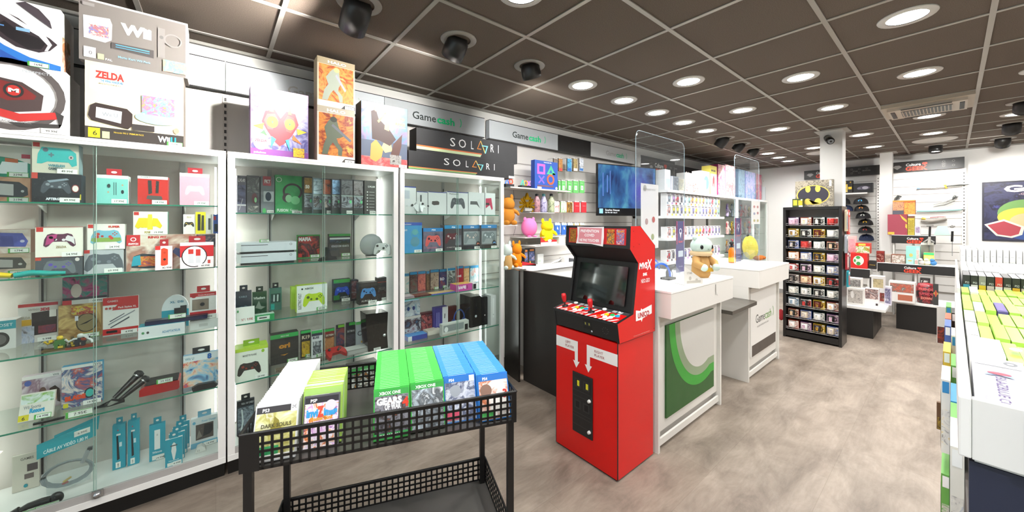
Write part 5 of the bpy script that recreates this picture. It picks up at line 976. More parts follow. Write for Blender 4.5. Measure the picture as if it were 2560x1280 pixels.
h2 = on(h1, 'upper orange HALO figure box with bright armoured figure, nearly touching the ceiling line', 793, 887, 150, .11, '#dccdb4', [('q', .04, .12, .96, .86, '#c85a34 #e8a85a #b84a30 #f0c880', 7, 9), ('r', 0, .87, 1, 1, '#b9a98a'), ('t', .26, .90, .055, 'HALO', '#f7f4ee', .5, .03), ('r', 0, 0, 1, .12, '#ece6de'), ('p', [(.62, .0), (.72, .08), (1, .08), (1, 0)], '#4a4440'),
    ('p', [(.12, .13), (.18, .34), (.28, .46), (.22, .60), (.34, .74), (.42, .80), (.56, .78), (.58, .66), (.62, .52), (.56, .44), (.54, .36), (.66, .26), (.66, .13), (.58, .13), (.54, .26), (.42, .36), (.34, .28), (.26, .13)], '#b0b8a8'), ('c', .50, .78, .08, .05, '#c8c890'), ('p', [(.46, .66), (.50, .70), (.76, .40), (.72, .36)], '#b8b8c4')], side='#d8c4a0', price='39.99€')
lotr = goods('dark blue LORD OF THE RINGS statue box beside the HALO boxes', 903, 1018, 262, 2.66, Zt, .13, '#5a6478', [('q', 0, .4, 1, 1, '#5a7898 #6a8cb0 #8c7ca0 #4a6484', 6, 2), ('r', 0, 0, 1, .14, '#c85a5a'), ('q', .0, .0, 1, .14, '#d87a74 #b84a4c #e0a09c', 9, 3), ('p', [(.18, .10), (.20, .34), (.3, .42), (.46, .28), (.42, .14), (.3, .06)], '#e0a050'), ('p', [(.42, .3), (.5, .44), (.62, .40), (.66, .26), (.5, .22)], '#e8d08a'), ('p', [(.22, .42), (.20, .86), (.30, .90), (.36, .76), (.60, .60), (.74, .46), (.60, .34), (.40, .40)], '#4a3430'), ('p', [(.24, .9), (.27, .94), (.32, .90), (.3, .86)], '#e8b090'), ('p', [(.33, .72), (.50, .88), (.53, .86), (.36, .69)], '#e6cc7a'), ('p', [(.48, .60), (.50, .74), (.60, .70), (.58, .58)], '#e8c088'), ('p', [(.62, .2), (.68, .38), (.88, .56), (.86, .36), (.78, .12), (.6, .08)], '#5a3a34'), ('q', .6, .04, .86, .2, '#4a4644 #a8a4a0 #2a2826', 24, 3),
    ('t', .74, .84, .03, 'THE', '#d8b87a', .06), ('t', .74, .79, .045, 'LORD', '#d8b87a', .2, .03), ('t', .74, .75, .025, 'OF THE', '#d8b87a', .12), ('t', .72, .70, .045, 'RINGS', '#d8b87a', .23, .03), ('t', .72, .66, .018, 'THE MIDDLE-EARTH', '#c8a86a', .24)], side='#3a2a20', sideart=[('q', 0, 0, 1, 1, '#2a1a14 #c88a3a #1c1412 #e0a040', 6, 3)], price='59.99€')
def solari(x0, dx):
    W2 = '#f2f1ef'; y = .42; T_ = [('t', .285, y, .40, 'S', W2, .052, .0), ('t', .365, y, .40, 'O', W2, .074, .0), ('t', .485, y, .40, 'L', W2, .03, .0), ('t', .688, y, .40, 'R', W2, .04, .0), ('t', .772, y, .40, 'I', W2, .008, .01)]
    return T_+[('p', [(.548, y+.04), (.582, y+.46), (.59, y+.46), (.558, y+.08), (.595, y+.08), (.592, y+.04)], '#e8903a'), ('p', [(.582, y+.46), (.59, y+.46), (.640, y-.12), (.630, y-.12)], '#e8c86a'), ('p', [(.598, y+.26), (.598, y+.21), (.648, y+.21), (.630, y-.12), (.640, y-.12), (.664, y+.26)], '#7ad0d8')]
s1_ = goods('lower long black SOLARI light box on the end cabinet, with a small price tag', 1021, 1285, 392, 2.66, Zt, .13, '#1d1d1f', [('p', [(0, .02), (0, .13), (.60, .13), (.585, .02)], '#7aa868'), ('p', [(0, .10), (0, .15), (.60, .15), (.60, .10)], '#d87a3c')]+solari(.24, 1.15), side='#151516', price='79.99€')
s2_ = on(s1_, 'upper long black SOLARI light box, stacked and shifted towards the counter', 1041, 1293, 340, .13, '#1b1b1d', [('p', [(0, .10), (0, .26), (.60, .26), (.585, .10)], '#c8d8a8'), ('p', [(0, .22), (0, .28), (.60, .28), (.60, .22)], '#d86a34')]+solari(.24, 1.15), side='#111112')
# ---- near cabinet, top shelf
z = S1[0]
a = cg('low grey handheld console box at the left frame edge of the top shelf', -70, 76, 442, 505, z, .16, '#b8785a', [('q', 0, 0, 1, 1, '#b8785a #d8a888 #a86848', 4, 1), ('p', [(.3, .2), (.35, .85), (.8, .82), (.95, .6), (.96, .3), (.86, .2)], '#3a3c42'), ('p', [(.32, .3), (.36, .75), (.7, .72), (.7, .26)], '#c8c6c4'), ('c', .86, .45, .03, .05, '#c8c8c8')], price='!219€')
on(a, 'cream and white handheld console box stacked on the grey one at the left frame edge', -70, 76, 362, .12, '#e4dcd4', [('p', [(0, 0), (1, 0), (1, .45), (.7, .6), (0, .7)], '#1f8a72'), ('p', [(.4, .1), (.95, .1), (.95, .5), (.5, .48)], '#e8eef0'), ('p', [(.55, .48), (.78, .46), (.78, .58), (.55, .6)], '#b85a2c'), ('r', .84, .62, 1, .75, '#b83a50')], price='!229€')
a = cg('black wireless controller box in the near cabinet, under the aqua gamepad box', 79, 203, 434, 503, z, .075, '#22242a', [('r', 0, 0, 1, .2, '#15171c'), ('t', .28, .08, .08, 'AFTERGLOW', '#e8eaf0', .45, .05), ('g', .48, .55, .62, '#4a5058', '#8a9098'), ('p', [(.3, .75), (.7, .85), (.75, .8), (.35, .68)], '#8a98a4'), ('c', .88, .5, .08, .14, '#8c2c28'), ('c', .88, .5, .065, .11, '#e8e0dc'), ('p', [(.97, .1), (1, .1), (1, .3), (.98, .3)], '#d8c82a'), ('r', 0, .8, .12, 1, '#c0463c')], side='#33404a', price='49.99€')
on(a, 'aqua WIRELESS GAMEPAD box stacked on the black controller box', 80, 197, 358, .07, '#c9c4b4', [SWR, ('p', [(.1, .30), (.12, .62), (.2, .85), (.8, .84), (.94, .70), (.96, .30), (.85, .24), (.78, .38), (.32, .38), (.2, .3)], '#3aa8a8'), ('c', .28, .76, .06, .07, '#55606a'), ('r', .34, .58, .46, .63, '#5a7078'), ('r', .385, .53, .42, .68, '#5a7078'), ('c', .83, .55, .055, .07, '#b8a8a8'), ('c', .83, .55, .02, .03, '#26282c'), ('t', .34, .22, .075, 'WIRELESS', '#3a8a98', .36, .04), ('t', .34, .12, .075, 'GAMEPAD', '#3a5058', .32, .04)], side='#8aa4a8', price='49.99€')
cg('aqua joy-controller case box with red hang tab, top shelf', 242, 320, 438, 505, z, .075, '#86cfc9', [('r', 0, .88, 1, 1, '#e4e6e4'), ('r', .53, .3, .55, .75, '#1f4a4c'), ('r', .60, .3, .62, .75, '#1f4a4c'), ('c', .38, .62, .05, .07, '#26383c'), ('c', .82, .42, .05, .07, '#26383c'), ('c', .82, .66, .03, .035, '#c8a88c'), ('c', .36, .40, .03, .035, '#c8a88c')], tab='#b8242c', side='#dce6e6', price='17.99€')
cg('bright red controller charger box, top shelf centre', 344, 420, 441, 506, z, .075, '#c5281f', [('r', 0, .9, 1, 1, '#ecebe9'), ('p', [(.35, .35), (.33, .85), (.45, .85), (.47, .4)], '#33302f'), ('p', [(.58, .4), (.6, .85), (.7, .83), (.68, .4)], '#33302f'), ('p', [(.28, .2), (.32, .32), (.78, .3), (.82, .2), (.7, .12)], '#55524f'), ('t', .1, .94, .04, 'POWER A', '#333333')], side='#b4221b', price='14.99€', tab=None)
cg('pink controller box with red hang tab at the post end of the top shelf', 449, 524, 434, 507, z, .075, '#e3a7ba', [('r', 0, .90, 1, 1, '#efe6e8'), ('g', .5, .48, .66, '#eebccb', '#f4e8ec')], side='#e8b8c6', tab='#b0202c', price='29.99€')
# ---- second shelf
z = S1[1]
a = cg('grey small handheld console box at the left frame edge, second shelf', -60, 77, 634, 690, z, .14, '#d0b49c', [('q', 0, 0, 1, 1, '#c8a88c #e4d4c4 #b8907a', 5, 3), ('p', [(.2, .3), (.3, .85), (.82, .8), (.92, .5), (.9, .3)], '#57534f'), ('p', [(.3, .4), (.38, .75), (.66, .7), (.66, .36)], '#b8b4b0'), ('c', .80, .5, .04, .05, '#d4d0cc')], price='!179€')
on(a, 'purple-blue small handheld console box on top of the grey one, second shelf', -60, 77, 574, .13, '#c89a84', [('q', 0, 0, 1, 1, '#c8a08c #e8dcd4 #b8806a', 5, 5), ('p', [(.2, .3), (.3, .88), (.84, .84), (.95, .5), (.9, .26)], '#4f57a8'), ('p', [(.3, .35), (.38, .75), (.66, .72), (.68, .3)], '#444a92'), ('c', .84, .5, .045, .06, '#b8b4d0')], price='!179€')
m = MB(); m.tube([(0, 0, .012), (.05, .01, .02), (.10, -.005, .014), (.15, 0, .012)], [.012, .014, .012, .008], mat('#1f9a94', .4)); m.tube([(-.005, .005, .012), (-.04, .01, .018), (-.08, 0, .012)], [.010, .013, .010], mat('#e0c020', .4))
o = m.build('bundled_strap', None, 'teal and yellow bundled straps lying at the front edge of the second shelf', 'strap'); o.location = (XY(34, 2.675), 2.675, z+.002)
a = cg('dark see-through controller box under the ZELDA controller box', 88, 207, 643, 690, z, .07, '#4a4e54', [('r', .0, .86, .12, 1, '#c8402c'), ('g', .5, .5, .7, '#6a7076', '#5a4aa8'), ('c', .88, .85, .05, .1, '#d8d0cc'), ('r', .05, .0, .9, .1, '#2a2c30')], price='!179€', pc=.1)
on(a, 'white box with a pink and black ZELDA controller, second shelf', 88, 208, 567, .07, '#efe8dd', [SWR, ('g', .5, .58, .68, '#5c2c44', '#e8e0e4'), ('p', [(.2, .40), (.24, .7), (.45, .76), (.42, .58), (.3, .44)], '#b8407c'), ('p', [(.66, .72), (.80, .66), (.82, .4), (.74, .5), (.6, .56)], '#e4dfdf'), ('t', .42, .30, .07, 'ZELDA', '#9a8450', .22, .03), ('r', 0, .0, 1, .015, '#b83a34'), ('r', 0, .985, 1, 1, '#b83a34')], price='54.99€', tab=None)
a = cg('grey pro controller box under the blue and red mini pad box', 210, 309, 624, 686, z, .06, '#b9bcc0', [('g', .5, .5, 1.0, '#5a6068', '#7a8088'), ('r', 0, .86, .14, 1, '#c8302a')], price='69.99€')
on(a, 'white box with a pale blue and red mini pad, 24.99€, second shelf', 218, 312, 560, .05, '#efe9e2', [SWR, ('g', .5, .52, .84, '#7ab8cc', '#c8483c'), ('p', [(.1, .34), (.12, .46), (.88, .46), (.9, .34), (.8, .30), (.2, .30)], '#8aa850'), ('c', .26, .50, .05, .055, '#c8382c'), ('c', .64, .44, .05, .055, '#c8382c'), ('t', .55, .86, .07, 'SUPER', '#d8483a', .32, .06)], price='24.99€')
rf = cg('wide fitness game box with Nintendo Switch logo and living room picture, second shelf', 316, 540, 586, 676, z, .05, dy=.07, col='#d8c0ac', A=[('q', .0, .0, 1, 1, '#d8b8a0 #e8dccf #a87868 #c8907c', 6, 4), ('r', .0, .70, .14, 1, '#d0282c'), ('t', .02, .73, .05, 'SWITCH', '#f4f0f0', .1, .05), ('o', .07, .88, .02, .03, '#f4f0f0'), ('t', .22, .90, .06, 'RING FIT', '#c8302a', .2, .06), ('p', [(.05, .1), (.08, .42), (.16, .48), (.36, .42), (.4, .2), (.34, .06), (.2, .06)], '#26343e'), ('q', .12, .12, .34, .40, '#2a6a8c #c84a2a #e8a040 #1c2a3c', 26, 3), ('p', [(.05, .14), (.07, .4), (.14, .44), (.15, .16)], '#2aa0b8'), ('p', [(.48, .5), (.52, .62), (.66, .5), (.68, .36), (.58, .3)], '#4a5a8c'), ('q', .76, .6, .99, .98, '#6a4a3c #2a3048 #a8887a', 20, 5)])
on(rf, 'white box with yellow controller grips lying on the fitness box', 333, 419, 529, .045, '#efeadf', [SWR, ('p', [(.22, .3), (.28, .72), (.42, .72), (.44, .3)], '#e6cc22'), ('p', [(.40, .22), (.42, .88), (.54, .88), (.56, .22)], '#e8d23a'), ('p', [(.52, .36), (.56, .72), (.70, .70), (.84, .38), (.78, .26), (.66, .36)], '#e6cc22'), ('p', [(.05, .36), (.16, .72), (.28, .72), (.24, .34), (.14, .26)], '#e6cc22'), ('t', .32, .06, .09, 'POWERA', '#b8a030', .3, .04)], side='#2f9478', price='19.99€')
for k, (p0, p1, t, c, A, lab) in enumerate(((458, 487, 536, '#e8e2dc', [('g', .5, .5, .9, '#2a2822', '#d8b020'), ('t', .3, .82, .08, 'ZELDA', '#a88830', .4)], 'small white box with black and gold pad, on the fitness box'), (489, 514, 530, '#e4d420', [('p', [(.2, .15), (.2, .9), (.5, .9), (.5, .15)], '#26241c'), ('p', [(.55, .15), (.6, .85), (.85, .85), (.85, .15)], '#3a3a2c')], 'narrow yellow case box on the fitness box'), (516, 531, 536, '#c9c6bd', [('p', [(.3, .2), (.3, .8), (.7, .8), (.7, .2)], '#3a3c3e')], 'narrow grey case box on the fitness box'), (533, 546, 536, '#3a5ca8', [('r', .1, .7, .5, .9, '#c8302a'), ('r', .2, .1, .9, .5, '#24303c')], 'small blue box at the post end of the fitness box'))):
    on(rf, lab, p0, p1, t, .04, c, A)
g1_ = goods('slim white box with an orange-red controller, in front of the fitness box', 388, 431, 615, rf['_Y']-.026, z+.0006, .022, '#eae4e2', [('r', 0, .84, .3, 1, '#c8302a'), ('p', [(.32, .2), (.34, .88), (.5, .92), (.74, .86), (.74, .22), (.5, .16)], '#d8482a'), ('c', .54, .72, .08, .045, '#b83820'), ('c', .54, .44, .08, .045, '#26221f')], side='#c22c2a', tab='#b8202a', price='42.99€')
goods('white box with two white and red controllers in a black ring, second shelf', 450, 534, 606, rf['_Y']-.032, z+.0006, .03, '#efeceb', [('r', 0, .44, 1, .88, '#c0282c'), ('c', .42, .46, .38, .42, '#2a2626'), ('c', .42, .46, .35, .39, '#f0eeec'), ('p', [(.24, .2), (.24, .72), (.38, .74), (.4, .2)], '#d4d8da'), ('p', [(.46, .2), (.46, .74), (.6, .72), (.6, .2)], '#d4d8da'), ('r', .24, .56, .39, .74, '#c8342c'), ('r', .46, .48, .60, .73, '#c8342c'), ('r', .82, .1, .9, .3, '#c84a40')], tab='#b8202a', price='49.99€')
# ---- third shelf
z = S1[2]
cg('teal headset card box at the left frame edge, third shelf', -40, 40, 803, 875, z, .08, '#e8e6e4', [('r', 0, .7, 1, 1, '#3aa0b0'), ('c', .5, .35, .3, .26, '#3a3634'), ('c', .5, .35, .2, .17, '#6a6664'), ('t', .1, .8, .1, 'HEADSET', '#e8f4f6', .8)])
a = cg('white 3DS box with dark console window, third shelf', 45, 145, 758, 855, z, .04, '#d9d4d0', [('r', 0, .92, .4, 1, '#c83a3c'), ('r', .4, .92, 1, 1, '#b8283a'), ('t', .25, .82, .05, 'NINTENDO', '#8a8684', .28), ('t', .55, .80, .07, '3DS', '#b8303c', .24, .06), ('p', [(.35, .18), (.33, .76), (.98, .80), (.98, .2)], '#2c201e'), ('r', .78, .62, .96, .8, '#efebe8'), ('t', .04, .62, .06, 'ZELDA', '#8a8260', .26), ('r', 0, .45, .33, .6, '#d8a828'), ('q', .0, .0, .4, .42, '#8a9cc8 #c8ccdc #5a4a48', 18, 4), ('q', .5, .22, .95, .42, '#2c201e #8c3a4a #4a3a5a', 20, 5)], price='9.99€')
b = cg('gold pirate game box with a compass dial, third shelf', 146, 252, 760, 846, z, .05, '#b28c54', [('q', 0, 0, 1, 1, '#a87c44 #d8b878 #8a6234 #c8a060', 8, 2), ('c', .66, .44, .26, .28, '#4a3c28'), ('c', .66, .44, .23, .25, '#8c7a54'), ('p', [(.46, .38), (.66, .47), (.86, .56), (.66, .42)], '#2a2418'), ('q', .3, .7, .9, .95, '#5a6aa8 #d8c03a #a83a3a #b28c54', 26, 3), ('r', .38, .52, .46, .66, '#e6e6f0'), ('t', .42, .70, .07, 'HEROES', '#a82a34', .4, .06)], price='!69.99€')
on(b, 'dark glossy box with pink and teal figures on top of the gold box', 156, 268, 692, .045, '#2a2434', [('q', .0, .25, 1, 1, '#2a2434 #b83a7a #2a8a80 #463a5c', 12, 6), ('c', .3, .5, .12, .26, '#e0d0c8'), ('r', 0, 0, .2, .16, '#c82c34'), ('r', .2, 0, 1, .16, '#e0dcd8')], price='49.99€')
cg('red and white stylus pack box, 4.99€, third shelf', 257, 346, 742, 836, z, .018, '#e8e5e1', [('r', 0, .8, 1, 1, '#c8201f'), ('p', [(.25, .66), (.4, .8), (1, .8), (1, .66)], '#c8201f'), ('t', .42, .70, .05, 'Pack Stylets XL', '#f4e8e6', .52, .02), ('r', 0, .02, 1, .18, '#c8201f'), ('p', [(.18, .38), (.6, .56), (.6, .54), (.2, .36)], '#4a4e5c'), ('p', [(.14, .30), (.9, .62), (.9, .59), (.16, .28)], '#8a8e96'), ('p', [(.2, .22), (.74, .46), (.74, .42), (.22, .20)], '#55585f'), ('c', .10, .72, .04, .03, '#b8403a'), ('c', .2, .72, .04, .03, '#b8403a'), ('c', .3, .72, .04, .03, '#b8403a'), ('t', .12, .88, .05, 'GAMES', '#f0d8d4', .3), ('r', .1, .07, .4, .13, '#1c1412')], price='4.99€')
a = cg('long white and teal adapter box with a dark console lying on it, third shelf', 345, 462, 812, 848, z, .09, '#dfe2e4', [('r', 0, 0, 1, .10, '#f0f0ee'), ('t', .5, .3, .2, 'ADAPTATEUR', '#3a8ab8', .4), ('c', .1, .5, .03, .1, '#4a8a5a'), ('c', .2, .5, .03, .1, '#4a4a48')], top='#3aa0b4')
m = MB(); m.box(0, 0, 0, .25, .055, .012, mat('#1b2448', .2)); m.box(.0, .0, .012, .25, .055, .022, mat('#141c3c', .2)); m.box(.24, .005, .002, .252, .05, .02, '#0c1024'); m.frame((.12, -.002, .0), (1, 0, 0), (0, 0, 1), (0, -1, 0)); o = m.build('handheld_console', None, 'dark navy folding handheld console lying on the long teal box', 'handheld console'); o.location = (XY(362, a['_Y']+.015), a['_Y']+.015, TOP(a)); 
m = MB(); m.box(.09, -.004, .022, .16, -.002, .046, '#f4f4ef'); m.frame((.09, -.004, .022), (1, 0, 0), (0, 0, 1), (0, -1, 0)); m.rect(0, 0, .07, .002, GREEN_TAG); m.rect(0, .022, .07, .024, GREEN_TAG); m.rect(0, 0, .006, .024, GREEN_TAG); m.text(.04, .007, .011, '109€', '#222222', al=.5); m.build('price_label', o)
m = MB(); Y_ = 2.86; x0, x1 = XY(404, Y_), XY(472, Y_); w = x1-x0; h = onY(440, 738, Y_)[2]-z
m.prism([(w/2+w/2*math.cos(math.pi*i/14), h*.55+h*.45*math.sin(math.pi*i/14)) for i in range(15)]+[(0, 0), (w, 0)][0:1]+[(w, 0)], 0, .03, '#dde2e4'); m.frame((0, 0, 0), (1, 0, 0), (0, 0, 1), (0, -1, 0)); m.rect(0, 0, w, h*.55, '#2a9ab0'); m.rect(w*.45, h*.42, w*.7, h*.6, '#232325'); m.rect(w*.68, h*.36, w*.92, h*.66, '#2c2c2e'); m.text(w*.3, h*.76, .012, 'XL  DSi', '#2a7a98', width=w*.5, bold=.03)
o = m.build('product_box', None, 'round-topped white and teal charger pack behind the navy console', 'box'); o.location = (x0, Y_, z+.0006)
SLIM = cg('slim white box lying under the camera case box', 475, 548, 799, 822, z, .14, '#e4e4e2', [('r', .3, .3, .6, .6, '#c8c8c6')], top='#ececea')
on(SLIM, 'white and red pouch box with a brown camera case, third shelf post end', 475, 541, 731, .05, '#e6e3e0', [('r', 0, .86, 1, 1, '#c22228'), ('c', .14, .9, .1, .08, '#a81c22'), ('t', .3, .89, .05, 'Housse de protection', '#f4e0e0', .62), ('r', 0, .17, 1, .3, '#c22228'), ('r', .08, .36, .70, .76, '#6a5c50'), ('r', .09, .38, .69, .74, '#8a7a6c'), ('c', .46, .56, .09, .07, '#2c2c30'), ('o', .86, .6, .08, .085, '#b8b4ae')], tab='#b81e26', price='8.99€', dy=.02)
# small block figures
def blockfig(label, px, pb, c1, c2, c3, s=1):
    P0_ = onZ(px, pb, z+.0006); o = empty('brick_figure', P0_, label, 'toy figure'); R = random.Random(px)
    m = MB(); m.box(-.04*s, -.02, 0, .04*s, .02, .008, c3); m.build('base', o)
    m = MB(); m.box(-.016, -.01, .008, -.004, .008, .026, c1); m.box(.004, -.01, .008, .016, .008, .026, c1); m.prism([(-.02, .026), (.02, .026), (.014, .048), (-.014, .048)], -.011, .009, c1); m.build('torso', o)
    m = MB(); m.lathe([(0, .048), (.010, .048), (.011, .06), (.007, .066), (0, .067)], (0, 0, 0), c2, 12); m.build('head', o)
    m = MB(); m.tube([(-.018, 0, .044), (-.036, -.008, .036), (-.045, -.012, .05)], .005, c2, 6); m.tube([(.018, 0, .044), (.036, -.004, .03), (.042, -.01, .018)], .005, c2, 6); m.build('arms', o)
    m = MB()
    for k in range(9): a, b, c = R.uniform(-.045, .04), R.uniform(-.012, .012), R.uniform(.008, .055); m.box(a, b-.005, c, a+R.uniform(.008, .018), b+.006, c+R.uniform(.006, .012), (c1, c2, c3)[k % 3])
    m.build('bricks', o)
blockfig('green and yellow brick-built toy in front of the 3DS box', 150, 874, '#3a6a2c', '#c8a828', '#55441c', 1.3); blockfig('black and white brick-built toy beside the green one', 201, 868, '#2a2a2c', '#c8ccca', '#8a3a22', 1.1)
# ---- fourth shelf
z = S1[3]
cg('pink-skied Wii game box with three faces, fourth shelf', 55, 153, 936, 1022, z, .03, '#c4b0b8', [('q', 0, 0, 1, .9, '#b8909c #d8c8d0 #8c6a7c #e4d4d4', 6, 1), ('r', 0, .9, 1, 1, '#e4dcda'), ('t', .78, .91, .06, 'Wii', '#8a8a8c', .16, .03), ('c', .28, .30, .10, .17, '#5c4438'), ('c', .52, .46, .10, .17, '#6a4a40'), ('c', .80, .34, .11, .2, '#c89478'), ('p', [(.66, .3), (.7, .56), (.84, .62), (.96, .5), (.98, .1), (.9, .14), (.88, .42), (.74, .48)], '#3a2420'), ('c', .15, .8, .09, .08, '#4a5a9c')])
cg('bright blue Wii game box with cartoon racers, fourth shelf', 154, 256, 911, 1014, z, .035, '#4a9ac0', [('q', 0, 0, 1, .93, '#2a8ac0 #e0d0c8 #2a5a8c #c8604a #8ac8e0', 11, 4), ('r', 0, .93, 1, 1, '#e6e6e4'), ('t', .8, .935, .055, 'Wii', '#8a8a8c', .16, .03), ('c', .68, .28, .14, .13, '#24303c'), ('c', .68, .28, .1, .095, '#3ab0a8'), ('t', .08, .18, .10, 'BLADE', '#e0502c', .5, .08), ('r', .04, .02, .16, .12, '#d8cf30')], price='19.99€')
o = cg('Wii Sports Resort sleeve leaning in front at the near end of the fourth shelf', 44, 134, 985, 1050, z, .012, '#e4dfd4', [('q', .02, .62, .98, .95, '#3a8ac0 #8ab848 #e0e8e8 #5a9a50', 9, 2), ('t', .12, .44, .12, 'Wii Sports', '#9a9c9c', .5, .03), ('t', .3, .28, .15, 'Resort', '#2a9ac8', .44, .07), ('r', .0, .02, .3, .24, '#d8c81e'), ('t', .1, .06, .12, '6', '#1a1a10')], price='!14.99€', rot=-6, lean=14)
def mic(label, a, b, r0):
    o = empty('microphone', a, label, 'microphone'); A = Vector((0, 0, 0)); B = Vector(b)-Vector(a); m = MB(); m.tube([A, A+B*.3, A+B*.78], [r0*.55, r0*.7, r0*.95], mat('#161616', .3), 14); m.build('handle', o)
    m = MB(); m.tube([A+B*.78, A+B*.82], [r0*1.15, r0*1.15], CHROME, 14); m.build('collar', o); m = MB(); m.tube([A+B*.81, A+B*.88, A+B*.96, B*1.0], [r0*1.1, r0*1.35, r0*1.1, r0*.2], mat('#1e1e20', .6), 14); m.build('grille', o); return o
mic('black microphone, farther of the two on the fourth shelf', (XY(285, 2.80), 2.80, z+.016), (XY(355, 2.86), 2.86, z+.115), .017)
mic('black microphone, nearer of the two on the fourth shelf', (XY(300, 2.755), 2.755, z+.016), (XY(372, 2.80), 2.80, z+.095), .017)
m = MB()
for k in range(7): m.tube([(-.05+.006*k, 0, .008+.003*(k % 3)), (0, .03+.003*k, .02), (.05, 0, .008+.002*k), (0, -.03, .012), (-.05+.006*k, 0, .008+.003*(k % 3))], .0022, '#171717', 6)
m.tube([(-.05, 0, .004), (-.09, -.03, .004), (-.13, -.02, .003), (-.12, .01, .003)], .0022, '#171717', 6)
o = m.build('cable_coil', None, 'coiled black microphone cables on the fourth shelf', 'cable'); o.location = (XY(275, 2.73), 2.73, z+.001)
rc = empty('game_console', (XY(350, 2.80), 2.77, z+.001), 'red and black wedge-shaped mini console on the fourth shelf', 'game console'); w = XY(452, 2.78)-XY(352, 2.78)
m = MB(); m.prism([(0, 0), (w*.95, 0), (w, .008), (w, .045), (w*.97, .05), (.02, .05), (0, .035)], 0, .13, mat('#b4161c', .25)); m.build('case', rc, bevel=.002); m = MB(); m.box(.02, .006, .0505, w*.96, .125, .056, mat('#222122', .5)); m.build('lid', rc)
m = MB(); m.box(w*.42, -.004, .052, w*.42+.065, -.002, .076, '#f2f2ee'); m.frame((w*.42, -.004, .052), (1, 0, 0), (0, 0, 1), (0, -1, 0)); m.rect(0, 0, .065, .002, GREEN_TAG); m.rect(0, .022, .065, .024, GREEN_TAG); m.rect(0, 0, .006, .024, GREEN_TAG); m.text(.036, .007, .011, '39.95€', '#222222', al=.5); m.build('price_label', rc)
cg('blue Wii U box with cartoon cover and black hang strip, fourth shelf post end', 458, 546, 884, 972, z, .03, '#9ac0dc', [('q', 0, .12, 1, .82, '#3a7ac0 #d84a34 #e8d0b8 #8ac0e0 #2a3a7c', 9, 3), ('r', 0, .82, 1, 1, '#dfe6ea'), ('t', .05, .87, .07, 'Wii U', '#5a8a98', .25, .02), ('t', .68, .83, .14, '8', '#2a6ab8', .12, .06), ('r', 0, 0, 1, .12, '#8c9098')], price='49.90€', tab='#26282c')
m = MB(); m.prism([(0, 0), (.10, 0), (.105, .012), (.09, .03), (.02, .034), (-.005, .02)], 0, .05, mat('#222326', .35)); o = m.build('controller_dock', None, 'flat black accessory lying before the Wii U box', 'accessory'); o.location = (XY(482, 2.668), 2.668, z+.001)
for p0, p1, y, lab in ((82, 160, 2.70, 'longer thin black sensor bar at the front of the fourth shelf'), (212, 268, 2.74, 'short thin black sensor bar behind the longer one')):
    m = MB().box(0, 0, 0, XY(p1, y)-XY(p0, y), .012, .009, mat('#1e1a1c', .3)); o = m.build('sensor_bar', None, lab, 'sensor bar'); o.location = (XY(p0, y), y, z+.001)
for p, y, t in ((164, 2.69, '7.95€'),):
    m = MB().box(0, 0, 0, .085, .002, .03, '#f2f2ea'); m.frame((0, 0, 0), (1, 0, 0), (0, 0, 1), (0, -1, 0)); m.rect(0, 0, .085, .0025, GREEN_TAG); m.rect(0, .0275, .085, .03, GREEN_TAG); m.rect(0, 0, .008, .03, GREEN_TAG); m.text(.046, .009, .013, t, '#222222', al=.5); o = m.build('price_card', None, 'green-edged 7.95€ price card at the front of the fourth shelf', 'price card'); o.location = (XY(p, y), y, z+.001)
# ---- bottom of the near cabinet
z = .156
def stylus(label, p0, p1, t, pb, c='#2a9ab0'):
    cg(label, p0, p1, t, pb, z, .03, c, [('p', [(.35, .2), (.3, .75), (.42, .78), (.55, .22)], '#26282c'), ('r', .3, .76, .62, .80, '#e8e8e8'), ('r', .52, .5, .72, .6, '#cfe4ea'), ('r', .25, .03, .62, .16, '#efeee8'), ('c', .42, .88, .06, .015, '#c8485c'), ('v', .5, .05, .12, '9.99€', '#222222')], tab='#2a8ea4')
stylus('narrow teal sensor bar pack, nearer of the pair on the cabinet floor', 281, 314, 1062, 1172); stylus('narrow teal sensor bar pack, farther of the pair on the cabinet floor', 319, 348, 1052, 1162)
cg('teal pack with a white remote on the cabinet floor', 373, 413, 1060, 1150, z, .02, '#2f9db4', [('r', .32, .3, .68, .84, '#eceae8'), ('c', .5, .7, .06, .03, '#c8c8c6'), ('r', .18, .02, .95, .14, '#eeece6'), ('t', .2, .2, .06, 'Wiimote', '#e8f4f6', .6, .02)], price='19.99€', tab='#2a8ea4')
for k in range(4):
    cg('teal nunchuk pack, %s of the four in a row on the cabinet floor' % ('frontmost', 'second', 'third', 'rearmost')[k], 413+9*k, 456+6*k, 1096-14*k, 1164-14*k, z, .014, '#2f9db4', [('p', [(.35, .55), (.4, .80), (.5, .86), (.6, .80), (.65, .55), (.55, .25), (.5, .2), (.45, .25)], '#e9e8e6'), ('r', .3, .72, .7, .76, '#5a5a58'), ('r', .12, .02, .95, .14, '#eeece6'), ('t', .2, .18, .05, 'Nunchuk', '#e8f4f6', .6)], tab='#2a8ea4', side='#e6e6e4', price='9.99€' if k == 0 else None, name='nunchuk_pack', cat='pack')
cg('white and blue charger box with a dark window on the cabinet floor', 477, 544, 1042, 1115, z, .03, '#dfe3e4', [('r', 0, 0, 1, .18, '#7ab8d4'), ('r', .18, .26, .84, .78, '#5a504c'), ('p', [(.45, .35), (.5, .75), (.8, .72), (.82, .5), (.7, .38)], '#26262a'), ('p', [(.2, .3), (.3, .6), (.42, .35)], '#8a8078'), ('t', .4, .84, .07, 'Power Charger', '#6ab0d0', .55), ('c', .12, .86, .06, .05, '#6ab0d0')], price='14.99€', tab='#7ab8d4')
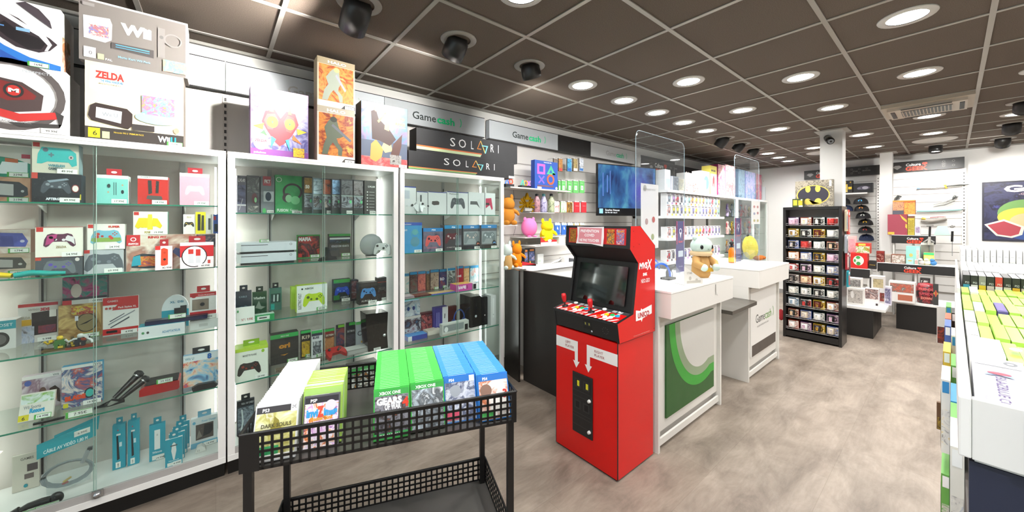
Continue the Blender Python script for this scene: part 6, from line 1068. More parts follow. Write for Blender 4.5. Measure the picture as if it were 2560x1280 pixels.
m = MB(); m.prism([(0, 0), (.05, 0), (.045, .02), (.03, .035), (.01, .03)], 0, .04, '#e2e0da'); m.frame((0, 0, 0), (1, 0, 0), (0, 0, 1), (0, -1, 0)); m.text(.008, .008, .01, '12', '#555555'); o = m.build('memory_card', None, 'small white packet lying before the charger box', 'packet'); o.location = onZ(487, 1135, z+.0006)
bg_ = empty('cable_pack', (XY(120, 2.78), 2.78, z+.001), 'clear bag with grey cable under a teal CABLE AV VIDEO header', 'cable pack')
W_ = XY(238, 2.78)-XY(90, 2.78)
m = MB(); m.prism([(0, .19), (W_, .235), (W_, .31), (.0, .26)], -.003, 0, '#2b9fae'); m.frame((0, -.003, 0), (1, 0, .16), (0, 0, 1), (0, -1, 0)); m.text(.02, .205, .016, 'CÂBLE AV VIDÉO 1,80 M', '#dff0f2', width=W_*.75, bold=.03); m.rect(W_*.62, .235, W_*.9, .262, '#efeee8'); m.text(W_*.68, .243, .01, '6.99€', '#333333'); m.build('card_header', bg_)
m = MB(); m.prism([(.02, .195), (W_*.96, .235), (W_*.9, .02), (.03, .0)], .0, .006, FILM); m.prism([(.05, .28), (W_*1.06, .33), (W_*1.03, .26), (.05, .26)], .012, .014, '#2b9fae'); m.build('clear_bag', bg_)
m = MB()
for k in range(4): m.tube([(W_*.5+(.085-.004*k)*math.cos(i*.3927), .008+.003*k, .08+(.06-.003*k)*math.sin(i*.3927)) for i in range(17)], .0035, mat('#8c9296', .25), 6)
m.tube([(W_*.75, .012, .11), (W_*.86, .012, .17)], .009, mat('#9a9c9e', .3), 8); m.box(W_*.84, .004, .165, W_*.93, .02, .18, '#26262a'); m.tube([(W_*.42, .012, .04), (W_*.55, .012, .055)], .005, '#d8b030', 6); m.tube([(W_*.4, .014, .03), (W_*.5, .014, .035)], .005, '#c03a2c', 6); m.build('cable', bg_)
bg_.location = (XY(92, 2.78), 2.78, z+.012)
cg('beige printed card pack standing behind the clear cable bag', 30, 98, 1135, 1225, z, .012, '#cfc7bb', [('r', .55, .5, .95, .7, '#55494a'), ('r', .45, .3, .8, .44, '#6a5c5a'), ('t', .3, .84, .07, 'GAMES', '#6a6462', .5), ('c', .5, .12, .08, .05, '#2a90a0')], dy=.0)
gu = empty('game_grip', (XY(40, 2.69), 2.69, z+.001), 'black curved game grip lying at the front of the cabinet floor', 'game grip')
m = MB(); m.tube([(.0, 0, .02), (.03, .01, .03), (.07, .01, .032), (.10, .005, .03)], [.012, .014, .016, .018], mat('#141414', .35), 12); m.ball((.115, .005, .03), (.024, .016, .028), mat('#121212', .35)); m.build('barrel', gu); m = MB(); m.tube([(.01, 0, .03), (-.03, .0, .012), (-.05, 0, .008)], [.016, .014, .008], mat('#1a1a1a', .4), 10); m.build('handle', gu)
for p, t, lab in ((46, '?', 'green-edged price card nearest the frame on the cabinet floor'), (64, '4.95€', 'green-edged 4.95€ price card on the cabinet floor')):
    m = MB().box(0, 0, 0, .075, .002, .028, '#f0f0ea'); m.frame((0, 0, 0), (1, 0, 0), (0, 0, 1), (0, -1, 0)); m.rect(0, .0255, .075, .028, GREEN_TAG); m.rect(0, 0, .007, .028, GREEN_TAG); m.text(.04, .008, .012, t if t != '?' else '2€', '#222222', al=.5); o = m.build('price_card', None, lab, 'price card'); o.location = (XY(p, 2.664 if p > 50 else 2.668), 2.672 if p > 50 else 2.668, z+.0006); o.location.x += .02 if p > 50 else -.03
# ---- leaflet stand at the very left edge, in front of the glass
ls = empty('leaflet_stand', (-.60, 1.62, 0), 'navy leaflet box with a white curled leaflet at the bottom left picture edge', 'leaflet stand')
m = MB().box(-.09, -.06, 0, .09, .06, .02, '#26262a').box(-.012, -.012, .02, .012, .012, .60, '#26262a'); m.build('pole', ls)
m = MB(); m.prism([(-.12, .60), (.13, .60), (.155, .66), (.05, .78), (-.12, .84)], -.05, .05, mat('#23284a', .4)); m.prism([(.052, .785), (.157, .665), (.16, .672), (.056, .792)], -.05, .05, '#e9e7e2'); m.build('holder', ls)
m = MB(); P_ = [(-.1, .80), (0.0, .86), (.09, .885), (.145, .865)]
for (a0, b0), (a1, b1) in zip(P_, P_[1:]): m.add([(a0, -.045, b0), (a1, -.045, b1), (a1, .045, b1), (a0, .045, b0), (a0, -.045, b0-.0015), (a1, -.045, b1-.0015), (a1, .045, b1-.0015), (a0, .045, b0-.0015)], [(0, 1, 2, 3), (7, 6, 5, 4), (0, 4, 5, 1), (2, 6, 7, 3)], '#e6e0d4')
m.build('leaflet', ls)
# ================================================================ MIDDLE CABINET
z = S2[0]
def tallh(label, p0, p1, t, c, A, dy=0, **k): return cg(label, p0, p1, t, 535, z, .09, c, A, dy=dy, **k)
busy = '#4a4450 #8a8a90 #2a2630 #b8a0a0'
tallh('tall grey headset box at the post end of the top shelf, middle cabinet', 593, 615, 439, '#6a6474', [('t', .1, .84, .08, 'LVL40', '#f0e8f0', .8, .05), ('q', .05, .2, .95, .75, '#3a3a4c #6a6a8c #26262e', 12, 2), ('r', .0, .2, 1, .24, '#d8d4d8'), ('p', [(.2, .1), (.6, .4), (.65, .38), (.25, .08)], '#b8b4bc')])
tallh('dark headset box beside the LVL40 box, top shelf', 617, 649, 439, '#55545a', [('q', .05, .55, .95, .95, '#8a8a8c #4a4a4e #aaaaac', 14, 5), ('c', .6, .4, .22, .14, '#6a3a44'), ('c', .68, .36, .1, .07, '#9ad8a0'), ('q', .1, .02, .9, .2, '#c8c0b8 #4a4a4c #8a8a88', 20, 3)])
tallh('headset box with a red FUN corner, left of the green FUSION box', 652, 686, 441, '#7a7e84', [('r', .15, .75, .75, 1, '#b03c48'), ('t', .25, .82, .09, 'FKT', '#f0e4e4', .45, .05), ('r', .2, .32, .95, .6, '#b8bcc0'), ('c', .55, .46, .22, .12, '#26384a'), ('c', .25, .08, .14, .07, '#58b86a')], price='29.90€')
tallh('green FUSION headset box in the middle of the top shelf', 688, 757, 439, '#3f9a5c', [('q', 0, 0, 1, 1, '#3f9a5c #4ab06a #2f8a4c', 3, 1), ('o', .62, .58, .28, .36, '#4a3c42'), ('c', .42, .42, .17, .12, '#55484c'), ('c', .48, .4, .12, .1, '#9ad8a4'), ('c', .72, .36, .17, .11, '#8adc9c'), ('o', .13, .88, .08, .1, '#e8f4ea'), ('t', .06, .06, .07, 'FUSION', '#e8f4ea', .4, .04), ('t', .52, .08, .055, 'Games', '#e8f4ea', .3)], price='39.99€')
lt = [(760, 781, 441, 'tall headset box with L50 print right of the green box'), (783, 806, 445, 'headset box with pale blue window, second right of the green box'), (808, 828, 446, 'dark headset box with orange print, third right of the green box'), (830, 851, 447, 'dark headset box with blue print, fourth right of the green box'), (853, 882, 448, 'dark box listing features, fifth right of the green box'), (884, 908, 450, 'dark headset box with oval handle, beside the last box of the top shelf'), (911, 940, 452, 'grey-black headset box with white feature icons, last on the top shelf')]
for k, (p0, p1, t, lab) in enumerate(lt):
    A = [('q', .04, .56, .96, .96, ('#3a3228 #a87a3a #26221c', '#8ab0d0 #c8d8e0 #5a6a78', '#3a3a3a #b85a3a #26262a', '#3a4a6a #8ab0d8 #26262e', '#2a2a2e #6a6a6e #1c1c1e', '#4a3a3c #8a8486 #26242a', '#3c3a3a #9a9896 #2a2828')[k], 14, k), ('q', .04, .18, .96, .5, '#3a363c #9aa0a8 #26242a #b8a8a0', 16, k+3), ('r', .0, .5, 1, .54, '#8c9a94'), ('c', .8, .35, .1, .05, '#6ad08c'), ('r', .0, .0, 1, .12, '#33403a')]
    if k == 0: A.append(('t', .15, .68, .09, '50', '#f0ece0', .5, .05))
    if k == 6: A = [('r', 0, 0, 1, 1, '#4a4846'), ('t', .3, .8, .05, 'LVL50', '#e8e8e6', .6, .03)]+[('c', .25, .12+.09*i, .06, .02, '#dcdcda') for i in range(7)]+[('r', .4, .11+.09*i, .85, .13+.09*i, '#a8a8a4') for i in range(7)]
    tallh(lab, p0, p1, t, '#3f3d40' if k != 1 else '#7a8890', A, price=('39.99€' if k in (2, 4, 6) else None))
z = S2[1]
def xbs(label, t, zz, y, n):
    o = empty('game_console', (XY(592, y), y, zz), label, 'game console'); w = XY(741, y)-XY(592, y); m = MB(); m.box(0, 0, 0, w, .18, .055, mat('#e4e8f0', .3)); m.box(.004, .002, -.0, w-.004, .17, .0, '#111111'); m.frame((0, 0, 0), (1, 0, 0), (0, 0, 1), (0, -1, 0)); m.rect(.015, .038, w*.5, .0415, '#26262c'); m.ring(w*.9, .04, .005, .007, '#55585e', 16); m.rect(.0, .0, .02, .055, '#f4f6f8'); m.build('case', o, bevel=.002)
    m = MB().box(.018, .004, -.012, w-.012, .165, 0, '#17171a'); m.build('vent_base', o)
    m = MB(); a = w*.36 if n else w*.78; m.box(a, -.003, .056, a+.05, -.001, .074, '#f0f2ec'); m.frame((a, -.003, .056), (1, 0, 0), (0, 0, 1), (0, -1, 0)); m.rect(0, 0, .05, .002, GREEN_TAG); m.rect(0, .016, .05, .018, GREEN_TAG); m.rect(0, 0, .005, .018, GREEN_TAG); m.text(.027, .005, .008, '159€', '#222222', al=.5)
    if n: m.build('price_label', o)
    else: pass
    return o
y = 2.71; xbs('lower white slim console with black vent, in the middle cabinet', 0, z+.0135, y, 0); xbs('upper white slim console stacked on another, with a price tag', 0, z+.0135+.068, y, 1)
cg('red MAFIA game set standing beside the white consoles', 743, 800, 587, 645, z, .03, '#2c8a3a', [('q', .02, .04, .98, .94, '#8c1c1c #2c1a1e #c83a30 #4a4c54', 12, 4), ('t', .06, .74, .15, 'MAFIA', '#efeaea', .55, .06), ('r', .05, .05, .2, .2, '#d83a34')], price='!39.90€', top='#3f9a4a')
cg('black game set with winged lettering, fourth item of the second shelf', 823, 876, 585, 640, z, .05, '#2a292b', [('r', 0, .9, 1, 1, '#3fa04a'), ('r', .02, .76, .98, .84, '#dcdcda'), ('q', .04, .6, .96, .76, '#3a5a7c #2a2a2c #6a8a9c', 14, 3), ('r', .0, .0, 1, .58, '#4a4542'), ('t', .1, .42, .09, 'KINGDOM HEARTS', '#c8c4cc', .82, .02)], price='!29.90€', top='#2f9a3c')
m = MB(); m.prism([(-.07, 0), (.07, 0), (.06, .02), (.02, .028), (0, .09), (-.015, .09), (-.02, .028), (-.06, .02)], 0, .02, mat('#1b1b1d', .3)); o = m.build('console_stand', None, 'black angular stand before the winged lettering set', 'stand'); o.location = (XY(822, 2.70), 2.70, z+.001); o.rotation_euler[2] = .5
# grey disc added in place of a blur mark over a face
hg = empty('blur_disc', (XY(931, 2.78), 2.78, z+.004), 'round plain grey disc in place of a blur mark, second shelf of the middle cabinet', 'disc case'); rr_ = (XY(962, 2.78)-XY(905, 2.78))/2
m = MB(); m.lathe([(0, 0), (rr_*.7, .004), (rr_*.97, .014), (rr_, .024), (rr_*.9, .036), (0, .04)], (0, 0, rr_*.98), mat('#a3a6a6', .5), 32, axis='y'); m.build('disc', hg)
m = MB(); m.prism([(-.04, 0), (.04, 0), (.03, .008), (-.03, .008)], .0, .05, '#3a3c3c'); m.build('foot', hg)
def freepad(label, px, y, z, c, rz=0, tilt=70, s=.15, btn='#f2f2f2', par=None):
    o = empty('game_controller', (XY(px, y), y, z+.012), label, 'game controller', rz=rz); R = Matrix.Rotation(math.radians(tilt), 4, 'X'); m = MB(); m.X = Matrix.Translation((0, 0, s*(.42*math.sin(math.radians(tilt))-.02))) @ R
    h = [(-.47, -.36), (-.40, -.40), (-.33, -.33), (-.22, -.12), (.22, -.12), (.33, -.33), (.40, -.40), (.47, -.36), (.48, -.05), (.40, .22), (.24, .28), (-.24, .28), (-.40, .22), (-.48, -.05)]
    m.prism([(x_*s, y_*s) for x_, y_ in h], -.012, .012, mat(c, .35), 'z'); m.build('body', o, bevel=.005)
    m = MB(); m.X = Matrix.Translation((0, 0, s*(.42*math.sin(math.radians(tilt))-.02))) @ R
    for x_, y_, r_ in ((-.27, .1, .07), (.12, -.03, .065)): m.lathe([(r_*s*.6, .012), (r_*s*.6, .018), (r_*s, .020), (r_*s*.9, .024), (0, .022)], (x_*s, y_*s, 0), '#2a2a2c', 14)
    m.build('thumbsticks', o); m = MB(); m.X = Matrix.Translation((0, 0, s*(.42*math.sin(math.radians(tilt))-.02))) @ R
    for x_, y_ in ((.27, .17), (.27, .05), (.21, .11), (.33, .11)): m.lathe([(.026*s, .012), (.024*s, .016), (0, .0165)], (x_*s, y_*s, 0), btn, 10)
    m.build('buttons', o); return o
freepad('white controller standing beside the round grey disc', 957, 2.735, z+.002, '#e6e6e4', rz=-.8, tilt=75, s=.13, btn='#3a3a3a')
# third shelf
z = S2[2]
cg('blue-black cable pack at the post end of the third shelf, middle cabinet', 589, 629, 728, 800, z, .03, '#24303e', [('o', .35, .35, .2, .26, '#8ab8c8'), ('c', .62, .4, .14, .1, '#55707c'), ('t', .2, .78, .06, 'CABLE', '#8aa8b4', .5)], tab='#1c2836')
cg('dark green WHITE SHARK style headset box on the third shelf', 631, 667, 730, 785, z, .03, '#1c4a30', [('p', [(.2, .3), (.45, .6), (.6, .35), (.9, .3), (.6, .2)], '#9aa89c'), ('t', .08, .68, .11, 'Whatlters', '#e0ece2', .8, .04)], tab='#16301f')
cg('slim teal cable pack, third of the third shelf', 674, 704, 720, 776, z, .02, '#4a7a74', [('r', .1, .35, .9, .75, '#2c4a4c'), ('p', [(.3, .4), (.32, .7), (.42, .7), (.42, .4)], '#c8d8dc'), ('p', [(.6, .4), (.62, .7), (.74, .7), (.72, .4)], '#c8d8dc'), ('r', .1, .05, .4, .3, '#2ab0a8')], tab='#26282a')
cg('white card leaning on the third shelf, marked 9.99€', 589, 637, 768, 806, z, .004, '#e9eae4', [('c', .12, .75, .05, .08, '#4a9a5a'), ('t', .3, .15, .16, 'Nº1  9.99€', '#b04a48', .6)], dy=-.06, lean=12)
cg('small white and green packet in the third shelf foreground, middle cabinet', 638, 686, 786, 812, z, .05, '#2f9a58', [('r', .1, .2, .75, .8, '#dfe8e0'), ('r', .2, .4, .6, .6, '#4a4c4a')], dy=-.02, top='#c8e0d0')
cg('second lime controller box hidden behind the ELECTRIC VOLT box', 729, 740, 718, 775, z, .07, '#b8d84a', [], dy=.02)
cg('white ELECTRIC VOLT box with lime controller, third shelf', 742, 818, 712, 778, z, .07, '#eceeea', [('g', .56, .46, .74, '#bcd82a', '#4a5a20'), ('v', .14, .12, .10, 'ELECTRIC VOLT', '#3a3c3a', .6), ('t', .25, .84, .07, 'XBOX', '#4a4c4a', .3, .02), ('c', .17, .87, .03, .035, '#3a3c3a')], side='#bcd83a', price='!69.99€', name='controller_box')
cg('black box with a blue controller under a green band, third shelf', 834, 876, 698, 754, z, .05, '#1f2628', [('r', 0, .84, 1, 1, '#3a9a48'), ('g', .5, .48, .9, '#1f44b8', '#6a8ae0'), ('r', 0, .1, .35, .3, '#2a7a34'), ('t', .4, .16, .07, 'COMPACT', '#c8ccd0', .5)], price='39.90€')
cg('black box between the two blue controllers boxes, third shelf', 878, 896, 700, 752, z, .06, '#2a2628', [('q', .05, .1, .95, .95, '#2a2628 #6a3a3c #8a8688', 18, 3)])
cg('black box with a metallic blue controller, third shelf', 898, 943, 706, 760, z, .07, '#26211f', [('r', 0, .82, 1, 1, '#3a3634'), ('g', .5, .54, .86, '#4a8ac8', '#1c2a4a'), ('t', .12, .12, .08, 'AURORA', '#c8c4c0', .6)], top='#3a3634', price='29.90€')
cg('black box with a black controller at the LED end of the third shelf', 944, 966, 694, 752, z, .06, '#2c2624', [('g', .5, .5, .9, '#4a4442', '#6a6462'), ('r', 0, .8, 1, .82, '#b83a2c')], price='59.90€')
# fourth shelf
z = S2[3]
cg('lime and white wired controller box, 24.99€, fourth shelf of the middle cabinet', 588, 670, 868, 952, z, .11, '#e8ebe0', [('r', 0, .9, 1, 1, '#b6d43a'), ('g', .42, .38, .72, '#33302c', '#8a3a2c'), ('t', .22, .74, .06, 'MANETTE FILAIRE', '#7a7c78', .42), ('c', .84, .84, .05, .05, '#9ac83a')], top='#b4d62f', side='#d4dca8', tab='#8ab02a', price='24.99€')
ori = cg('dark ORI collector box with golden lettering, fourth shelf', 676, 746, 834, 908, z, .07, '#33302e', [('r', 0, .86, 1, 1, '#3fae5a'), ('t', .3, .52, .16, 'ori', '#c8862c', .4, .06), ('p', [(.34, .30), (.5, .26), (.64, .32), (.5, .30)], '#c8862c'), ('t', .35, .90, .05, 'XBOX ONE', '#e8f4ea', .3)], price='!29.90€')
for k, (p0, p1, t, pb, c, A, lab) in enumerate(((752, 777, 826, 894, '#2a2420', [('t', .1, .7, .12, 'K19', '#d8c8b0', .8, .05), ('r', 0, .9, 1, 1, '#3fae5a'), ('q', .1, .05, .9, .6, '#2a2018 #d8b02a #6a4a2c', 16, 2)], 'dark case with K19 lettering beside the ORI box'), (779, 806, 826, 893, '#d4d6da', [('r', 0, .9, 1, 1, '#3fae5a'), ('r', 0, .8, 1, .9, '#3a3a4a'), ('t', .1, .70, .08, 'RUSE', '#3a3a4c', .6, .04), ('q', .1, .1, .9, .6, '#d4d6da #3a3c44 #a8aab0', 14, 6)], 'pale case with dark silhouettes beside the K19 case'), (809, 836, 822, 876, '#6a3a28', [('r', 0, .88, 1, 1, '#3fae5a'), ('r', 0, .76, 1, .88, '#8c2c28'), ('t', .2, .66, .09, 'SKYRIN', '#e8d8c8', .7, .03), ('q', .05, .05, .95, .6, '#6a3a24 #c88a5a #3a2418', 14, 1)], 'brown and red case with warrior art, third from the ORI box'), (841, 861, 812, 868, '#2a2a38', [('r', .2, .88, 1, 1, '#8ac83a'), ('q', 0, .1, 1, .85, '#26263a #4a3a5a #a84a3a #1c1c28', 12, 4)], 'dark purple case with a lime corner'), (866, 888, 806, 866, '#24222c', [('r', .3, .88, 1, 1, '#4aba4a'), ('t', .1, .6, .09, 'BATMAN', '#c8c8cc', .8), ('q', 0, 0, 1, .5, '#24222c #4a4654 #1a181e', 12, 5)], 'very dark case beside the black console'), (890, 910, 804, 862, '#b8bcc4', [('r', 0, .88, 1, 1, '#6ac86a'), ('o', .5, .5, .2, .32, '#5a5c64'), ('c', .7, .12, .1, .05, '#c8a040')], 'pale grey case touching the tall black console'))):
    cg(lab, p0, p1, t, pb, z, .016, c, A, name='game_case', cat='game case', price=('!14.90€' if k < 2 else None))
tc2 = empty('game_console', (XY(914, 2.70), 2.70, z+.001), 'tall black tower console with round silver button, fourth shelf of the middle cabinet', 'game console'); w = XY(970, 2.70)-XY(914, 2.70); h = onY(940, 782, 2.70)[2]-z
m = MB(); m.prism([(0, h), (w, h*.97), (w*.96, h*.4), (w, .0), (.02, 0), (.008, h*.5)], 0, .13, mat('#15110f', .12)); m.build('case', tc2, bevel=.003); m = MB(); m.lathe([(0, -.006), (.010, -.005), (.012, 0)], (w*.84, 0, h*.36), mat('#d8dadc', .2, .6), 20, axis='y'); m.build('power_button', tc2)
m = MB(); m.box(w*.35, -.004, .0, w*.35+.05, -.002, .02, '#f2f2ec'); m.frame((w*.35, -.004, 0), (1, 0, 0), (0, 0, 1), (0, -1, 0)); m.text(.025, .006, .009, '79.95€', '#222222', al=.5); m.build('price_label', tc2)
freepad('translucent red controller lying on the fourth shelf of the middle cabinet', 838, 2.745, z+.004, '#a8201c', rz=.25, tilt=25, s=.14, btn='#3a3a3a')
cg('long grey game box lying flat before the tower console', 868, 922, 872, 884, z, .09, '#8e8c88', [('r', .05, .2, .95, .8, '#a8a6a2')], top='#c4c4c0', dy=-.01)
for k, (px, lab) in enumerate(((690, 'dark patterned wristband strip before the ORI box'), (765, 'dark patterned wristband strip before the K19 case'))):
    m = MB().box(0, 0, 0, .13, .05, .012, art('#2a2826 #8a7a64 #3a3634 #c8a890', 30, k)); o = m.build('boxed_strap', None, lab, 'strap'); o.location = onZ(px, 932-20*k, z+.001)
# floor of middle cabinet
z = .156
cg('dark cable pack hanging near the post in the lower middle cabinet', 592, 636, 1000, 1085, z, .02, '#2c3440', [('r', 0, .84, 1, 1, '#1c1e24'), ('t', .25, .88, .06, 'VGA / AV CABLE', '#c8ccd0', .7), ('q', .05, .1, .95, .8, '#3a4250 #8a98a4 #26303c #c8d0d4', 12, 2), ('p', [(.2, .1), (.3, .4), (.24, .75), (.32, .75), (.38, .4), (.28, .1)], '#d0dde0')], tab='#26282c')
cg('orange-printed console box with green band, bottom of the middle cabinet', 878, 950, 915, 1010, z, .14, '#2c2826', [('r', 0, .85, 1, 1, '#3f9a4a'), ('t', .3, .89, .05, 'XBOX ONE', '#e0f0e2', .35), ('q', .0, .05, 1, .84, '#d8862c #2c2420 #e8e4e0 #b86a24', 9, 7)], top='#8a8884')
# ================================================================ END CABINET
z = S3[0]
for k, (p0, p1, t, A, lab) in enumerate(((1008, 1040, 466, [('r', 0, .96, 1, 1, '#3a4a9c'), ('r', .05, .55, .5, .85, '#c8ccd8'), ('c', .4, .4, .3, .12, '#e8e8ec')], 'tall white box with blue top edge at the post of the end cabinet'), (1042, 1069, 479, [('r', 0, .97, 1, 1, '#3a4a9c'), ('r', .30, .55, .45, .85, '#55585c')], 'white camera box beside the tall white box'), (1071, 1116, 480, [('r', 0, .97, 1, 1, '#3a4a9c'), ('p', [(.18, .45), (.2, .58), (.5, .6), (.6, .55), (.58, .43), (.3, .4)], '#55504e')], 'white box with a small dark camera bar'), (1118, 1170, 480, [('r', 0, .97, 1, 1, '#3a4a9c'), ('g', .5, .52, .70, '#5a5c62', '#7a7c82'), ('t', .1, .88, .05, 'PlayStation', '#6a6c74', .4)], 'white box with a dark grey controller'), (1172, 1211, 481, [('p', [(.08, .45), (.1, .6), (.6, .6), (.75, .35), (.7, .3), (.5, .45)], '#5c5c5e'), ('p', [(.5, .62), (.7, .75), (.8, .5), (.85, .25), (.7, .3)], '#e0e0e2')], 'white box with a grey and white controller'), (1213, 1238, 483, [('p', [(.05, .3), (.05, .75), (.6, .78), (.75, .3), (.65, .22), (.45, .45)], '#c83a5c'), ('r', .05, .45, .4, .55, '#4a3c40')], 'white box with a red controller at the open end of the shelf'))):
    cg(lab, p0, p1, t, 534, z, .07, '#e9e9ea', A, name='controller_box', dy=.14 if k < 3 else 0)
freepad('white controller standing before the white camera box', 1062, 2.69, z+.002, '#eceef0', rz=.3, tilt=72, s=.13, btn='#3a3a3c')
freepad('white controller standing at the post end before the tall white box', 1024, 2.695, z+.002, '#dfe1e3', rz=-.2, tilt=72, s=.14, btn='#3a3a3c')
z = S3[1]
cg('large light blue headset box on the second shelf of the end cabinet', 1008, 1055, 556, 634, z, .08, '#3f97cf', [('r', 0, .9, 1, 1, '#3a5ab8'), ('t', .02, .92, .05, 'PlayStation', '#e4ecf4', .4), ('o', .62, .62, .17, .22, '#4aa0b8'), ('c', .62, .68, .16, .1, '#5aa8ac'), ('c', .62, .36, .24, .16, '#5a94a8'), ('t', .04, .72, .06, '50', '#e8f2f8', .16)], price='29.90€')
for k, (p0, p1, t, pb, c, A, lab) in enumerate(((1058, 1107, 570, 630, '#4a4658', [('r', 0, .85, 1, 1, '#2a82c4'), ('t', .42, .89, .06, 'PS4', '#eef4f8', .2, .04), ('q', 0, .0, 1, .85, '#55506a #7a7488 #3a3648', 4, 3), ('g', .5, .48, .80, '#e0605c', '#3a2a3a'), ('t', .18, .14, .06, 'REVOLUTION', '#e0788a', .5)], 'dark box with a coral red controller'), (1111, 1154, 563, 626, '#4a4448', [('r', 0, .86, 1, 1, '#2a90c8'), ('t', .42, .89, .06, 'PS4', '#eef4f8', .2, .04), ('g', .45, .5, .85, '#6a2c34', '#c8b8b4'), ('q', .62, .2, .98, .6, '#3a3c44 #8a8c94', 14, 3), ('t', .12, .1, .05, 'ASYMMETRIC', '#c8b8b8', .5)], 'grey box with a maroon controller'), (1158, 1201, 563, 623, '#5a585c', [('r', 0, .86, 1, 1, '#2a82c4'), ('t', .42, .89, .06, 'PS4', '#eef4f8', .2, .04), ('r', .03, .2, .97, .74, '#98a0a2'), ('g', .48, .5, .85, '#7a8286', '#d8c0b8'), ('c', .85, .22, .12, .10, '#2a2426'), ('g', .86, .22, .16, '#e0704a'), ('r', 0, 0, 1, .16, '#1e1c1c')], 'box with clear controller and an orange pad picture'), (1203, 1242, 562, 622, '#5c5a5c', [('r', 0, .86, 1, 1, '#2a82c4'), ('t', .42, .89, .06, 'PS4', '#eef4f8', .2, .04), ('r', .03, .2, .97, .74, '#8e9496'), ('g', .48, .5, .85, '#70787c', '#c8ccd0'), ('c', .82, .24, .12, .10, '#2a2426'), ('g', .83, .24, .16, '#4a9ae0'), ('r', 0, 0, 1, .16, '#1e1c1c')], 'box with clear controller and a blue pad picture'))):
    cg(lab+', second shelf of the end cabinet', p0, p1, t, pb, z, .07, c, A, price='39.99€', top='#3a3436', name='controller_box')
z = S3[2]
cs = [(1008, 1023, 684, 733, '#8ab0b0', '#8ab0b0 #d8c8c0 #5a8a98', 'pale teal case at the post'), (1025, 1043, 680, 731, '#3c3034', '#3c3034 #6a4a44 #4a6a5c', 'dark brown case, second from the post'), (1045, 1064, 678, 728, '#7a2c3c', '#7a2c44 #d87a6a #3a1c3c', 'crimson case, third from the post'), (1066, 1074, 678, 726, '#6a4a34', '#8a6a4c #3a2a24', 'narrow tan case, fourth from the post'), (1076, 1097, 674, 724, '#6a4c3c', '#6a4438 #b8a08c #2c2024', 'brown case with pale figure'), (1099, 1117, 673, 720, '#34305a', '#34305a #4a4470 #8a4a4a', 'navy purple case lettered RO'), (1119, 1138, 670, 719, '#d4d8d4', '#d4d8d4 #3a3c3a #a8aca8', 'white case with dark silhouette'), (1142, 1158, 665, 712, '#c0283a', '#c0283a #b82030 #d84a54', 'red case behind the pink box'), (1160, 1173, 665, 704, '#d88a4a', '#d88a4a #e8c08a #a85a3c', 'orange case behind the pink box'), (1175, 1196, 664, 703, '#5aa8c0', '#5aa8c0 #e8e4e0 #c85a4a', 'turquoise case at the open end')]
for k, (p0, p1, t, pb, c, ac_, lab) in enumerate(cs):
    A = [('q', .02, .02, .98, .85, ac_, 16, k), ('r', 0, .87, 1, 1, '#2a86b8')]
    if k == 5: A.append(('t', .05, .42, .14, 'RO', '#e4e0e8', .6, .05))
    if k == 7: A.append(('t', .1, .42, .14, 'out', '#f4ecec', .6, .05))
    cg(lab+' on the third shelf of the end cabinet', p0, p1, t, pb, z, .015, c, A, name='game_case', cat='game case', price='!9.9€' if k in (4, 5, 6) else None, dy=.0)
cg('pink RAGE 2 game set lying at the open end of the third shelf', 1140, 1180, 710, 728, z, .10, '#c84a9c', [('t', .12, .35, .4, 'RAGE', '#f4dcec', .5, .08), ('t', .64, .35, .4, '2', '#8a2c6a', .1, .08)], dy=-.01, top='#d8a04a')
cg('white and black end piece of the pink game set', 1182, 1192, 708, 726, z, .09, '#e4d8dc', [('r', .1, .1, .8, .9, '#2a2628')], dy=0)
for k, (p0, p1, t, c, tp, lab) in enumerate(((1008, 1036, 741, '#8c7c84', '#b4a4a8', 'flat greyish case'), (1038, 1078, 738, '#4a1c1c', '#6a3a2c', 'flat dark red case'), (1080, 1150, 731, '#3a52b8', '#c8a87a', 'flat long blue case'))):
    goods(lab+' lying along the front edge of the third shelf, end cabinet', p0, p1, t, 2.682, z+.0006, .09, c, (), top=tp, name='game_case', cat='game case')
z = S3[3]+.0
a = cg('colourful collector game box with blue-haired faces, fourth shelf of the end cabinet', 1008, 1052, 790, 844, z, .05, '#6a2c34', [('q', 0, 0, 1, 1, '#7a2830 #c8ccd4 #3a1c24 #4a6a8c', 10, 3), ('r', 0, .88, 1, 1, '#d8d4d0')])
on(a, 'pale blue mask-faced box stacked at the post of the end cabinet', 1008, 1050, 752, .05, '#8ab0c8', [('q', 0, 0, 1, 1, '#8ab8d4 #e4ecf0 #4a6a9c', 10, 4), ('c', .3, .5, .08, .14, '#2a4a8c'), ('c', .62, .5, .08, .14, '#2a4a8c')])
cg('dark red fantasy game box beside the collector box', 1052, 1085, 782, 828, z, .05, '#5c2028', [('q', .05, .1, .95, .9, '#6a2028 #c86a6a #3a1420 #b8a0a8', 12, 6)])
cg('purple and white cable box stack with earphone print', 1088, 1120, 768, 826, z, .06, '#3f3c8c', [('r', .55, .3, 1, 1, '#e6e4e6'), ('p', [(.7, .5), (.72, .7), (.78, .7), (.76, .5)], '#3a3634'), ('r', .1, .2, .16, .8, '#8a88c8'), ('r', .25, .2, .31, .8, '#8a88c8')])
cg('maroon headset box behind the blue headphones', 1120, 1143, 766, 812, z, .04, '#5c2420', [('r', 0, .85, 1, 1, '#6a2c24')])
hp_ = empty('headphones', (XY(1148, 2.84), 2.84, z+.001), 'blue headphones hooped on the fourth shelf of the end cabinet', 'headphones')
m = MB(); m.tube([(.055*math.cos(math.pi*i/12), 0, .07+.085*math.sin(math.pi*i/12)) for i in range(13)], .006, mat('#2f56a8', .35), 8); m.build('headband', hp_)
